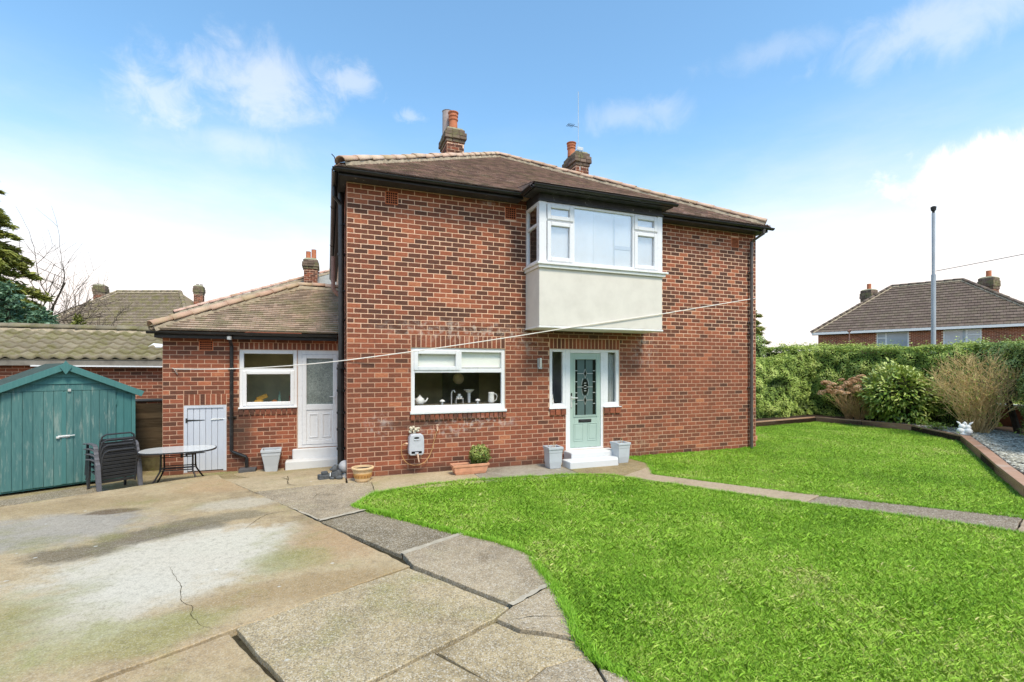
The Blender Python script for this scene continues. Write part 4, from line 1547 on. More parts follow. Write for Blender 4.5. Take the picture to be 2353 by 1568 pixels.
def chimney(root, c, wx, wy, zb_, zs, ztop, pots, ang=0., name='chimney', mat_=BRICK, bricks=True):
    """stack with oversailing courses and flaunching; pots: (dx, dy, r, h, mat)"""
    f = MB()
    cx_, cy_ = c
    f.box((cx_ - wx / 2, cy_ - wy / 2, zb_), (cx_ + wx / 2, cy_ + wy / 2, zs))
    o = f.build(name, MORTAR if bricks else mat_, root)
    if bricks:
        for (oo, U, N, wd) in (((cx_ - wx / 2, cy_ - wy / 2, 0), (1, 0, 0), (0, -1, 0), wx), ((cx_ - wx / 2, cy_ + wy / 2, 0), (0, -1, 0), (-1, 0, 0), wy),
                               ((cx_ + wx / 2, cy_ - wy / 2, 0), (0, 1, 0), (1, 0, 0), wy)):
            m2 = MB()
            k = 0
            q = zb_
            Uv, Nv = Vector(U), Vector(N)
            while q < zs - .03:
                x = -(k % 2) * PITCH / 2
                while x < wd:
                    a, b = max(0, x), min(wd, x + PITCH)
                    if b - a > .04:
                        m2.tone = random.uniform(.06, .62)
                        v, fc = brick_geo(b - a - JT, min(COURSE, zs - q) - JT, .003, .007)
                        m2.add([Vector(oo) + Uv * ((a + b) / 2 + vx) - Nv * vy + Vector((0, 0, q + COURSE / 2 + vz)) for vx, vy, vz in v], fc)
                    x += PITCH
                q += COURSE
                k += 1
            kind(m2.build('stack_bricks', BRICK, o), 'stuff')
    n = 4 if bricks else 3
    h = (ztop - zs) / n
    for i in range(n):
        gr = (.03, .07, .065, .03)[i]
        g = MB()
        X0, X1, Y0, Y1 = cx_ - wx / 2 - gr, cx_ + wx / 2 + gr, cy_ - wy / 2 - gr, cy_ + wy / 2 + gr
        g.box((X0 + .02, Y0 + .02, zs + i * h), (X1 - .02, Y1 - .02, zs + (i + 1) * h - .004))
        j_ = lambda: random.uniform(-.012, .008)
        for (A_, B_, dx_, dy_) in (((X0, Y0), (X1, Y0), 0, 1), ((X1, Y0), (X1, Y1), -1, 0), ((X1, Y1), (X0, Y1), 0, -1), ((X0, Y1), (X0, Y0), 1, 0)):
            m_ = max(2, int(round((Vector(B_) - Vector(A_)).length / .2)))
            for k in range(m_):
                p, q = Vector(A_).lerp(Vector(B_), (k + .04) / m_), Vector(A_).lerp(Vector(B_), (k + .96) / m_)
                o_ = Vector((dx_, dy_)) * j_()
                g.tone = random.uniform(.1, .9)
                c_ = (p + q) / 2 + o_ + Vector((dx_, dy_)) * .045
                hv = (q - p) / 2
                g.obox((c_.x, c_.y, zs + (i + .5) * h), (hv.x, hv.y, random.uniform(-.004, .004)), (dx_ * .045, dy_ * .045, 0), (0, 0, h / 2 - .005 + j_() * .3))
        kind(g.build('oversailing_course', STACKTOP if bricks else mat_, o, bevel=.008), 'stuff')
    g = MB()
    x_, y_ = wx / 2 + .0, wy / 2 + .0
    vs = []
    for (s_, zz) in ((1., ztop + .002), (.85, ztop + .07), (.45, ztop + .12)):
        vs += [(cx_ - x_ * s_, cy_ - y_ * s_, zz), (cx_ + x_ * s_, cy_ - y_ * s_, zz), (cx_ + x_ * s_, cy_ + y_ * s_, zz), (cx_ - x_ * s_, cy_ + y_ * s_, zz)]
    fs = [(0, 3, 2, 1), (8, 9, 10, 11)]
    for i in range(2):
        for j in range(4):
            fs.append((i * 4 + j, i * 4 + (j + 1) % 4, i * 4 + 4 + (j + 1) % 4, i * 4 + 4 + j))
    g.add(vs, fs)
    g.build('flaunching', FLAUNCH, o)
    for dx, dy, r, ph, pm, rim in pots:
        g = MB()
        z0_ = ztop + .05
        if rim:
            prof = [(r, 0), (r * .95, ph * .55), (r * 1.12, ph * .58), (r * 1.12, ph * .64), (r * .98, ph * .66), (r * 1.0, ph * .74), (r * 1.14, ph * .77),
                    (r * 1.14, ph * .84), (r * 1.02, ph * .87), (r * 1.06, ph * .93), (r * 1.24, ph * .955), (r * 1.24, ph), (r * .95, ph), (r * .9, ph * .7)]
        else:
            prof = [(r, 0), (r * .97, ph * .98), (r * 1.05, ph), (r * .86, ph), (r * .84, ph * .7)]
        g.lathe((cx_ + dx, cy_ + dy, z0_), prof, 18)
        g.build('chimney_pot', pm, o, smooth=False)
    return o


STACKTOP = m_tile('weathered_brick_top', [(0, (.10, .075, .06)), (.5, (.18, .13, .10)), (1, (.26, .19, .15))], (.20, .20, .085), .75, (.40, .37, .22), .68)
FLAUNCH = plain('mossy_flaunching', (.30, .29, .20), .95, .1, var=.35, vs=11, dirt=(.25, .23, .05), dirt_amt=.9, bmp=.8, bs=40)
GREYPOT = plain('grey_flue_pot', (.40, .34, .33), .8, .2, var=.15, vs=6, dirt=(.22, .17, .16), dirt_amt=.5)
chimney(house, (3.16, 5.25), .50, .78, 6.6, 8.47, 8.86, [(.0, -.12, .125, .55, POTRED, True), (-.10, .2, .155, .72, GREYPOT, False)])
chimney(house, (6.74, 4.16), .43, .72, 6.3, 7.90, 8.30, [(-.11, .12, .12, .42, POTRED, True)])

# downpipes
pipe(house, [(9.25, OY, 5.17), (9.25, OY, 5.08), (9.165, -.075, 4.93), (9.165, -.075, -.02)], .036, GREYPIPE, clips=[(9.165, -.075, q) for q in (4.2, 3.0, 2.75, 1.45)])
pipe(house, [(OX0, .42, 5.17), (OX0, .42, 5.0), (-.075, .42, 4.85), (-.075, .42, 1.9)], .034, BLACK, clips=[(-.075, .42, 4.5), (-.075, .42, 3.3)], wall=(1, 0, 0))
pipe(house, [(-.075, .62, 5.3), (-.075, .62, 1.95)], .055, BLACK, 'soil_pipe', clips=[(-.075, .62, 4.0), (-.075, .62, 2.8)], wall=(1, 0, 0))
pipe(house, [(-.085, .5, 1.98), (-.085, .5, .04)], .062, BLACK, 'soil_pipe', clips=[(-.085, .5, q) for q in (1.9, 1.5, 1.1, .8, .45)], wall=(1, 0, 0))
pipe(house, [(-.075, 1.05, 3.3), (-.16, 1.05, 3.36), (-.21, 1.05, 3.43), (-.21, 1.05, 4.05)], .04, PINKPIPE, 'waste_pipe')
f = MB()
f.tube([(9.42, .05, .16), (9.42, .05, .27)], .045, 8)
f.box((9.38, .0, .2), (9.42, .1, .24))
f.build('outside_tap_cover', TERRA, house)
# ------------------------------------------------------------------ the single-storey extension
EY = 2.3
EX0 = -3.29
ext = thing('brick_extension', (-1.6, EY, -.15), 'single-storey brick extension with low tiled roof, white back door and small grey store door', 'extension')
EW = (-1.985, -.915, .955, 2.44)
ED = (-.905, -.03, -.1, 2.44)
ES = (-2.945, -2.21, -.2, 1.40)
EA = (-2.684, -2.444, 2.26, 2.46)
e_holes = [EW, (-.915, -.03, -.1, 2.44), ES, EA]
wall_back(ext, (0, EY, 0), X, (0, -1, 0), EX0, -.02, -.45, 2.62, [(-1.985, -.915, 1.082, 2.292), (-.905, -.03, .215, 2.292), (-2.942, -2.212, -.14, 1.176)], .22)
brickwork(ext, (0, EY, 0), X, (0, -1, 0), EX0, -.02, -.26, 2.607, e_holes, 300, tonef=lambda z_, x=None: rustic(1.) if random.random() < .75 else rustic(3.), phase=1)
wall_back(ext, (EX0, EY + 4, 0), (0, -1, 0), (-1, 0, 0), 0, 4, -.45, 2.62, [], .2)
brickwork(ext, (EX0, EY + 4, 0), (0, -1, 0), (-1, 0, 0), 2.5, 4, -.26, 2.607, [], 0, stuff='side_bricks')
soldier(ext, (0, EY, 0), X, (0, -1, 0), -1.985, -.03, 2.293, 2.44, 22, 'lintel_brick')
soldier(ext, (0, EY, 0), X, (0, -1, 0), -2.945, -2.21, 1.178, 1.40, 8)
soldier(ext, (0, EY, 0), X, (0, -1, 0), -2.0, -.91, .955, 1.078, 11, 'sill_brick', .03, th=.07, tonef=lambda z_: random.uniform(.12, .5))
air_brick(ext, *EA, EY, rows=4, cols=6)

# window with a low opening light
f = MB()
y0, y1 = EY + .02, EY + .085
f.box((-1.985, y0, 1.082), (-1.905, y1, 2.292))
f.box((-.985, y0, 1.082), (-.905, y1, 2.292))
f.box((-1.905, y0, 2.21), (-.985, y1, 2.292))
f.box((-1.905, y0, 1.082), (-.985, y1, 1.16))
f.box((-1.905, y0, 1.82), (-.985, y1, 1.905))
ew = f.build('window', UPVC, ext, bevel=.006)
f = MB()
frame_rect(f, -1.93, -.965, 1.14, 1.86, .075, EY + .002, EY + .06)
f.build('opener', UPVC, ew, bevel=.012)
f = MB()
f.box((-2.0, EY - .05, 1.084), (-.906, EY + .08, 1.115))
f.build('sill', UPVC, ew, bevel=.006)
pane(ew, -1.855, -1.04, 1.215, 1.785, EY + .045)
pane(ew, -1.905, -.985, 1.905, 2.21, EY + .06)
# back door
f = MB()
f.box((-.904, y0 - .002, .225), (-.815, y1, 2.292))
f.box((-.115, y0 - .002, .225), (-.03, y1, 2.292))
f.box((-.815, y0 - .002, 2.205), (-.115, y1, 2.292))
f.box((-.815, y0 - .004, .225), (-.115, y1, .285))
df = f.build('door_frame', UPVC, ext, bevel=.006)
f = MB()
frame_rect(f, -.813, -.117, .288, 2.203, .085, EY + .004, EY + .07)
f.box((-.728, EY + .004, 1.02), (-.202, EY + .07, 1.14))
f.box((-.728, EY + .022, .373), (-.202, EY + .06, 1.02))
bd = f.build('back_door', UPVC, ext, bevel=.008)
for a, b in ((-.68, -.50), (-.42, -.245)):
    f = MB()
    frame_rect(f, a, b, .43, .94, .022, EY + .008, EY + .0215)
    f.build('door_panel', UPVC, bd, bevel=.006)
f = MB()
f.box((-.728, EY + .04, 1.14), (-.202, EY + .05, 2.118))
f.build('pane', OBSC, bd)
f = MB()
f.box((-.185, EY - .004, 1.16), (-.15, EY + .004, 1.40))
f.tube([(-.168, EY, 1.30), (-.168, EY - .045, 1.30), (-.27, EY - .045, 1.30)], .009, 8)
f.build('handle', UPVC, bd)
f = MB()
f.box((-1.0, EY - .06, -.25), (-.03, EY + .018, .213))
f.build('upper_step', STEP, ext, bevel=.02)
f = MB()
f.box((-1.12, EY - .30, -.25), (-.03, EY - .062, .01))
f.build('lower_step', STEP, ext, bevel=.025)
# store door of boards
f = MB()
frame_rect(f, -2.942, -2.212, -.17, 1.176, .055, EY + .002, EY + .06, .001)
sf = f.build('store_door_frame', LILAC, ext, bevel=.004)
w6 = (2.887 - 2.267) / 6
sdoor = MB()
sdoor.box((-2.885, EY + .05, -.12), (-2.269, EY + .062, 1.115))
sdoor = sdoor.build('store_door', LILAC, ext)
for i in range(6):
    f = MB()
    f.tone = random.uniform(.3, .7)
    f.box((-2.886 + i * w6 + .003, EY + .022, -.12), (-2.886 + (i + 1) * w6 - .003, EY + .049, 1.117))
    f.build('board', LILAC, sdoor, bevel=.004)
for q in (.88, .24):
    f = MB()
    f.box((-2.912, EY - .004, q - .045), (-2.882, EY + .022, q + .045))
    f.xprism([(0, -.016), (0, .016), (.29, .005), (.29, -.005)], (-2.882, EY + .021, q), (1, 0, 0), (0, 0, 1), (0, -.006, 0))
    f.build('strap_hinge', IRON, sdoor)
f = MB()
f.tube([(-2.48, EY + .008, .885), (-2.21, EY + .008, .90)], .009, 8)
f.box((-2.47, EY + .012, .87), (-2.40, EY + .0215, .91))
f.box((-2.36, EY + .004, .876), (-2.34, EY + .0215, .915))
f.build('bolt', CHROME, sdoor)
# room seen through the window
f = MB()
f.box((-2.1, 3.6, .0), (-.05, 3.65, 2.5))
f.box((-2.15, EY + .23, 0), (-2.1, 3.65, 2.5))
f.box((-.05, EY + .23, 0), (.0, 3.65, 2.5))
f.box((-2.1, EY + .23, 2.45), (-.05, 3.6, 2.5))
f.build('utility_room', INT_WALL, ext)
f = MB()
f.box((-1.9, EY + .3, .9), (-1.0, EY + .6, 1.17))
f.build('inner_shelf', WORKTOP, ext)

# roof, gutter, fascia
ER, EEY = 2.65, EY - .30
ridgeY, ridgeZ, hipX = 4.2, 3.90, -.99
e0x = Vector((-3.42, EEY, ER))
esv = Vector((0, ridgeY - EEY, ridgeZ - ER))
esl = esv.length
tile_slope(ext, e0x, X, esv, lambda s: ((hipX + 3.42) * s / esl, 3.42 - .004), esl - .03, TILE_EXT, nparts=300, tone=(.1, .85), th=.026)
lsv = Vector((hipX + 3.42, 0, ridgeZ - ER))
lsl = lsv.length
tile_slope(ext, e0x, (0, 1, 0), lsv, lambda s: ((ridgeY - EEY) * s / lsl, 6.), lsl - .03, TILE_EXT, w_=.33, tone=(.1, .85), stuff='side_roof_tiles')
f = MB()
rp, rq = Vector((hipX, ridgeY, ridgeZ - .012)), Vector((-.004, ridgeY, ridgeZ - .012))
f.add([e0x - dn, Vector((-.004, EEY, ER - .012)), rq, rp, Vector((-3.42, 8, ER - .012)), Vector((hipX, 7.2, ridgeZ - .012))], [(0, 1, 2, 3), (0, 3, 5, 4)])
f.add([rp, rq, Vector((-.004, 6.4, ER)), Vector((hipX, 6.4, ER))], [(0, 1, 2, 3)])
f.build('roof', TILE_EXT, ext)
hip_tiles(ext, e0x + Vector((.03, .03, .01)), (hipX, ridgeY, ridgeZ), HIP_TILE, L=.40, tone=(0, .45))
hip_tiles(ext, (hipX, ridgeY, ridgeZ), (-.05, ridgeY, ridgeZ), HIP_TILE, L=.32, name='ridge_tile', tone=(0, .5))
f = MB()
f.box((-3.36, EEY + .065, 2.49), (-.12, EEY + .088, 2.62))
f.box((-3.36, EEY + .089, 2.49), (-3.337, EY + 3.9, 2.62))
f.box((-3.336, EEY + .089, 2.495), (-.12, EY - .008, 2.51))
f.build('fascia', BLACK, ext)
gutter(ext, (-3.46, EEY, 2.605), (-.12, EEY, 2.605), (0, -1, 0), joints=3)
pipe(ext, [(-2.11, EEY, 2.57), (-2.11, EEY, 2.50), (-2.11, EY - .07, 2.36), (-2.11, EY - .07, .26), (-2.07, EY - .07, .22), (-1.86, EY - .07, .12), (-1.84, EY - .07, .08), (-1.84, EY - .07, -.1)],
     .034, BLACK, clips=[(-2.11, EY - .07, 1.9), (-2.11, EY - .07, .92)])
f = MB()
f.tube([(-2.11, EEY, 2.53), (-2.11, EEY, 2.47)], .045, 10)
f.build('hopper', STEEL, ext)
f = MB()
f.box((-1.96, EY - .27, -.19), (-1.66, EY - .03, -.10))
f.build('drain_cover', GREYBOARD, ext, bevel=.006)
drain_mat = plain('drain_grey', (.10, .10, .105), .7, .3, var=.25, vs=9)
bpy.data.objects['drain_cover'].data.materials[0] = drain_mat

# ------------------------------------------------------------------ neighbour's roof seen over the extension
nb = thing('neighbour_house', (-1.5, 14, 0), 'house next door with grey roof, pink hip tiles and chimney, showing above the extension', 'house')
f = MB()
f.box((-5.2, 12.2, -.3), (3.0, 18.2, 4.0))
f.build('wall', BRICK, nb)
f = MB()
A, B, C_, D_ = Vector((-5.5, 11.9, 3.9)), Vector((3.2, 11.9, 3.9)), Vector((.9, 15., 6.75)), Vector((3.2, 15., 6.75))
f.add([A, B, D_, C_], [(0, 1, 2, 3)])
f.add([A, C_, D_, Vector((-5.5, 18.4, 3.9)), Vector((3.2, 18.4, 3.9))], [(0, 1, 3), (1, 2, 4, 3)])
f.build('roof', NBSLATE, nb)
hip_tiles(nb, A + Vector((2.4, 0, .0)), C_ + Vector((.6, -1.9, -1.6)), HIP_RED, L=.36, r=.13)
hip_tiles(nb, A, C_, HIP_RED, L=.40, r=.10, tone=(.5, 1.))
chimney(nb, (-.98, 13.7), .52, .85, 4.4, 6.12, 6.52, [(-.1, 0, .1, .36, POTRED, False), (.12, .0, .10, .46, POTRED, False)])

# ------------------------------------------------------------------ garage behind the shed
GY = 6.2
gar = thing('brick_garage', (-8, GY, -.2), 'low brick garage with mossy pantile roof behind the teal shed', 'garage')
f = MB()
wall_back(gar, (0, GY, 0), X, (0, -1, 0), -12., -3.6, -.4, 2.15, [], .2)
brickwork(gar, (0, GY, 0), X, (0, -1, 0), -12., -3.6, .1, 2.12, [], 300, tonef=even, hide=[(-12, -8.2, -1, 3), (-3.9, 0, -1, 3), (-7.5, -4.9, -1, 1.45)])
f = MB()
f.box((-12., GY + .2, -.4), (-3.6, GY + 3.2, 2.1))
f.build('garage_body', BRICK, gar)
wv = [(i / 10., .055 * (.5 + .5 * math.cos(2 * math.pi * (i / 10. - .12))) ** 1.6) for i in range(11)]
gsv = Vector((0, 1.7, .80))
tile_slope(gar, (-12.2, GY - .22, 2.14), X, gsv, lambda s: (0, 8.75), gsv.length - .05, TILE_PAN, w_=.30, g=.30, th=.062, nparts=200, name='pantile', stuff='far_pantiles', tone=(.2, .8), gap=0, wave=wv, bond=False,
           hide=lambda p: p.x < -8.4 or p.x > -3.9)
f = MB()
f.add([Vector((-12.2, GY - .22, 2.125)), Vector((-3.45, GY - .22, 2.125)), Vector((-3.45, GY + 1.48, 2.925)), Vector((-12.2, GY + 1.48, 2.925)), Vector((-12.2, GY + 3.3, 2.1)), Vector((-3.45, GY + 3.3, 2.1))],
      [(0, 1, 2, 3), (3, 2, 5, 4)])
f.build('roof', TILE_PAN, gar)
hip_tiles(gar, (-12.2, GY + 1.46, 2.93), (-3.45, GY + 1.46, 2.93), TILE_PAN, r=.13, L=.45, name='ridge_tile')
f = MB()
f.box((-12.2, GY - .20, 1.98), (-3.45, GY - .175, 2.125))
f.build('fascia', plain('grey_fascia', (.22, .20, .17), .9, .1, var=.3, vs=5, dirt=(.10, .09, .07), dirt_amt=.6), gar)
f = MB()
f.beam((-12., GY - .22, 1.975), (-8.6, GY - .22, 1.975), .05, .022)
f.beam((-6.9, GY - .22, 1.972), (-3.5, GY - .20, 1.95), .05, .034)
f.build('white_trim', UPVC, gar)
f = MB()
f.tube([(-6.1, GY - .06, 1.07), (-4.25, GY - .06, 1.09), (-4.2, GY - .06, 1.14), (-4.2, GY - .06, 1.42)], .045, 8)
f.build('waste_pipe', BLACK, gar)
tag(MB().add(*(lambda c: ([(c[0] + x, c[1] + y, c[2] + q) for x, y, q in ((-.22, -.05, 0), (.1, -.12, .0), (.24, .05, .06), (-.08, .14, .09), (-.1, 0, .11), (.12, .0, .09))],
                          [(0, 1, 5, 4), (1, 2, 5), (2, 3, 4, 5), (3, 0, 4), (0, 3, 2, 1)]))((-4.55, GY + .42, 2.47))).build('plastic_bag', UPVC, None), 'torn white plastic bag caught on the mossy garage roof tiles', 'bag')

# fence panel between shed and extension
fen = thing('fence_panel', (-3.9, 3.0, -.25), 'old brown overlap fence panel between the shed and the brick extension', 'fence')
for i in range(11):
    f = MB()
    f.tone = random.uniform(.1, .9)
    q = .10 + i * .098
    f.obox((-3.9 + random.uniform(-.01, .01), 3.0, q + .055), (.72, 0, random.uniform(-.006, .006)), (0, .006, 0), (0, -.012, .058))
    f.build('fence_board', FENCE, fen)
f = MB()
f.box((-4.64, 2.99, -.3), (-4.56, 3.07, 1.22))
f.box((-3.40, 2.99, -.3), (-3.32, 3.07, 1.22))
f.build('fence_post', FENCE, fen)
kind_ = MB()
kind_.box((-4.7, 2.93, -.3), (-3.3, 3.05, .09))
kind_.build('gravel_board', plain('mossy_board', (.10, .085, .045), .95, .1, var=.5, vs=6, dirt=(.13, .15, .03), dirt_amt=.9), fen)

# ------------------------------------------------------------------ teal shed
shed = thing('garden_shed', (-5.41, 1.28, -.13), 'teal painted wooden shed with double doors and peeling patches', 'shed', rz=math.atan2(.482, .876))
SW, SD, SE, SA = 1.94, 2.3, 1.63, 2.10


def sbuild(mb, name, mat_, parent=shed, **kw):
    return mb.build(name, mat_, parent, local=True, **kw)


f = MB()
f.add([(0, .03, 0), (SW, .03, 0), (SW, .03, SE - .02), (SW / 2, .03, SA - .03), (0, .03, SE - .02), (0, SD, 0), (SW, SD, 0), (SW, SD, SE - .02), (SW / 2, SD, SA - .03), (0, SD, SE - .02)],
      [(0, 1, 2, 3, 4), (9, 8, 7, 6, 5), (1, 6, 7, 2), (5, 0, 4, 9)])
sbuild(f, 'shed_body', TEAL_SOUND)
# roof sheets
f = MB()
for sx in (-1, 1):
    a = Vector((SW / 2, -.07, SA + .005))
    b = Vector((SW / 2 + sx * (SW / 2 + .10), -.07, SE - .045))
    d = (b - a)
    nrm = Vector((-d.z * sx, 0, d.x * sx)).normalized()
    f.add([a, b, b + Vector((0, SD + .14, 0)), a + Vector((0, SD + .14, 0)), a + nrm * .025, b + nrm * .025, b + nrm * .025 + Vector((0, SD + .14, 0)), a + nrm * .025 + Vector((0, SD + .14, 0))],
          [(0, 1, 2, 3), (7, 6, 5, 4), (0, 4, 5, 1), (1, 5, 6, 2)])
sbuild(f, 'shed_roof', FELT)
# barge boards and finial
for sx in (-1, 1):
    f = MB()
    f.tone = .5
    a = Vector((SW / 2 + sx * .0, -.085, SA - .03))
    b = Vector((SW / 2 + sx * (SW / 2 + .11), -.085, SE - .075))
    f.beam(a, b, .02, .105)
    sbuild(f, 'barge_board', TEAL_SOUND, bevel=.003)
f = MB()
f.xprism([(0, -.14), (.075, -.02), (.02, .07), (0, .10), (-.02, .07), (-.075, -.02)], (SW / 2, -.098, SA - .03), (1, 0, 0), (0, 0, 1), (0, -.018, 0))
sbuild(f, 'finial', TEAL_SOUND, bevel=.003)
# gable boards
gz = [SE + .02, SE + .135, SE + .25, SE + .36]
for i in range(3):
    a, b = gz[i], gz[i + 1]
    hw = lambda q: max(0.02, (SA - .06 - q) / (SA - SE) * (SW / 2))
    f = MB()
    f.tone = random.uniform(.3, .7)
    f.add([(SW / 2 - hw(a), -.004, a), (SW / 2 + hw(a), -.004, a), (SW / 2 + hw(b), .012, b - .003), (SW / 2 - hw(b), .012, b - .003),
           (SW / 2 - hw(a), .029, a), (SW / 2 + hw(a), .029, a)], [(0, 1, 2, 3), (0, 4, 5, 1)])
    sbuild(f, 'gable_board', TEAL if i == 0 else TEAL_SOUND)
# doors and side boards
dx0, dx1, dm = .20, 1.665, .955


def boards(x0, x1, n, z0, z1, y, parent, mat_, prefix='board'):
    wv_ = (x1 - x0) / n
    for i in range(n):
        f = MB()
        f.tone = random.uniform(.1, .9)
        f.box((x0 + i * wv_ + .002, y, z0 + random.uniform(-.004, .004)), (x0 + (i + 1) * wv_ - .002, y + .016, z1))
        sbuild(f, prefix, mat_, parent, bevel=.004)


boards(.0, dx0 - .006, 2, .03, SE - .0, .008, shed, TEAL_SOUND)
boards(dx1 + .006, SW - .045, 2, .03, SE - .06, .008, shed, TEAL_SOUND)
f = MB()
f.box((SW - .045, -.008, .02), (SW + .012, .05, SE - .055))
sbuild(f, 'corner_post', TEAL_SOUND)
for a, b, n in ((dx0, dm, 6), (dm + .006, dx1, 6)):
    f = MB()
    f.box((a, .012, .04), (b, .028, SE + .0))
    dd = sbuild(f, 'shed_door', TEAL)
    boards(a, b, n, .03, SE + .012, -.006, dd, TEAL)
f = MB()
f.box((dm - .028, -.02, .04), (dm + .03, -.0065, SE))
sbuild(f, 'cover_strip', TEAL_SOUND, bevel=.003)
f = MB()
f.box((dm - .075, -.032, .845), (dm + .075, -.021, .885))
f.tube([(dm - .10, -.034, .862), (dm + .14, -.034, .872)], .008, 8)
f.box((dm - .10, -.045, .835), (dm - .06, -.02, .86))
sbuild(f, 'bolt', CHROME)
f = MB()
f.box((dm + .05, -.03, SE + .005), (dm + .09, -.008, SE + .05))
sbuild(f, 'latch', CHROME)
f = MB()
for q in (.3, 1.42):
    f.tube([(dx1 + .004, -.012, q - .05), (dx1 + .004, -.012, q + .05)], .009, 6)
sbuild(f, 'hinge', TEAL_SOUND)
# ------------------------------------------------------------------ ground
def zf(x, y):
    """the yard dips a little towards the extension"""
    t = min(1, max(0, (y - .1) / 2.1))
    u = min(1, max(0, (.25 - x) / .5))
    return -.17 * (t * t * (3 - 2 * t)) * u


g = MB()
g.prism([(-400, -500), (400, -500), (400, 600), (-400, 600)], -.6, -.32)
kind(g.build('ground', GROUND), 'structure')
g = MB()
g.prism([(-9, -11), (8, -11), (8, 1.2), (.0, 1.2), (.0, -.0), (-9, -3)], -.3, -.055)
sub_ = kind(g.build('patio', JOINT), 'structure')


def shrink(poly, d):
    """inset a polygon by d"""
    P_ = [Vector((p[0], p[1])) for p in poly]
    area = sum(P_[i].x * P_[(i + 1) % len(P_)].y - P_[(i + 1) % len(P_)].x * P_[i].y for i in range(len(P_)))
    if area < 0:
        P_.reverse()
    n = len(P_)
    out = []
    for i in range(n):
        a, b, c = P_[i - 1], P_[i], P_[(i + 1) % n]
        e1, e2 = (b - a).normalized(), (c - b).normalized()
        n1, n2 = Vector((-e1.y, e1.x)), Vector((-e2.y, e2.x))
        m = (n1 + n2)
        k = d / max(.35, (m.normalized().dot(n1)))
        out.append(b + m.normalized() * k)
    return out


def rough(poly, step=.12, amp=.006):
    """break the edges of a slab into short slightly uneven runs"""
    out = []
    n = len(poly)
    for i in range(n):
        a, b = Vector(poly[i][:2]), Vector(poly[(i + 1) % n][:2])
        d = b - a
        m = max(1, int(d.length / step))
        nn = Vector((-d.y, d.x)).normalized()
        for k in range(m):
            p = a + d * k / m
            if k:
                p = p + nn * random.uniform(-amp, amp)
            out.append(p)
    return out


def slab(poly, mat_, dz=0., gap=.006, parent=None, name='slab', tilt=(0, 0), dip=False, amp=.006, edge=.008, thick=.07):
    P_ = rough(shrink(poly, gap), .10, amp)
    I_ = shrink(P_, edge)
    if len(I_) != len(P_):
        I_ = P_
    cx_ = sum(p.x for p in P_) / len(P_)
    cy_ = sum(p.y for p in P_) / len(P_)
    zz = lambda p: dz + tilt[0] * (p.x - cx_) + tilt[1] * (p.y - cy_) + (zf(p.x, p.y) if dip else 0)
    f = MB()
    n = len(P_)
    vs = [(p.x, p.y, zz(p)) for p in I_] + [(p.x, p.y, zz(p) - edge * .7) for p in P_] + [(p.x, p.y, zz(p) - thick) for p in P_]
    fs = [tuple(range(n))]
    for i in range(n):
        j = (i + 1) % n
        fs += [(n + i, n + j, j, i), (2 * n + i, 2 * n + j, n + j, n + i)]
    f.add(vs, fs)
    o = f.build(name, mat_, None)
    o.parent = parent
    return o


N1 = (.434, -4.124)
A_ = [N1, (-.753, -1.635), (-2.02, .805), (-2.16, 1.17), (-2.55, 1.02), (-4.5, -.1), (-9, -2.6), (-9, -8.6), (-5.3, -7.0), (-1.672, -5.176), (-.969, -4.82)]
slab(A_, PATIO_A, .0, .004, sub_, amp=.01, thick=.14)
# pieces between the big slab and the house
slab([(-.745, -1.64), (-.40, -2.33), (.183, -2.05), (.03, -1.78), (.366, -1.204), (.384, -.356), (-.45, -.28), (-1.38, -.42)], PATIO_D, -.006, .005, sub_)
slab([(-.40, -2.33), (.183, -2.05), (.62, -2.70), (1.144, -3.425), (.397, -3.79)], PATIO_C, -.012, .005, sub_, tilt=(.0, .0))
slab([(.397, -3.80), (1.132, -3.44), (1.417, -3.833), (1.60, -4.20), (1.62, -4.32), (1.55, -4.76), (1.537, -4.955), (1.066, -5.19), (.45, -4.12)], PATIO_D, .006, .012, sub_)
slab([(.424, -4.145), (1.055, -5.215), (.878, -5.345), (.364, -5.58), (-1.4, -6.36), (-.55, -5.63), (-.969, -4.75)], PATIO_B, -.006, .012, sub_)
slab([(1.070, -5.205), (1.537, -4.965), (1.50, -5.2), (1.439, -5.48), (1.345, -5.805), (1.17, -5.66), (1.0, -5.545), (.89, -5.345)], PATIO_D, -.003, .005, sub_)
slab([(.876, -5.362), (.99, -5.56), (1.17, -5.675), (1.34, -5.815), (1.315, -5.989), (.999, -6.003), (.784, -6.116), (.643, -6.064), (.372, -5.59)], PATIO_B, -.020, .010, sub_, tilt=(.0, .012))
slab([(.355, -5.59), (.64, -6.072), (.15, -7.0), (-1.6, -6.6), (-1.38, -6.37)], PATIO_B, -.012, .006, sub_)
slab([(1.311, -5.997), (.998, -6.01), (.784, -6.122), (.64, -6.09), (.2, -7.), (1.05, -7.2), (1.265, -6.3), (1.293, -6.139)], PATIO_D, -.009, .006, sub_)
slab([(1.300, -6.139), (1.272, -6.297), (1.06, -7.2), (1.9, -7.3), (1.50, -6.42), (1.412, -6.273)], PATIO_D, -.003, .006, sub_)
slab([(-.974, -4.83), (-.56, -5.63), (-1.41, -6.37), (-3.2, -7.2), (-5.0, -6.9), (-1.672, -5.19)], PATIO_A, -.014, .008, sub_)
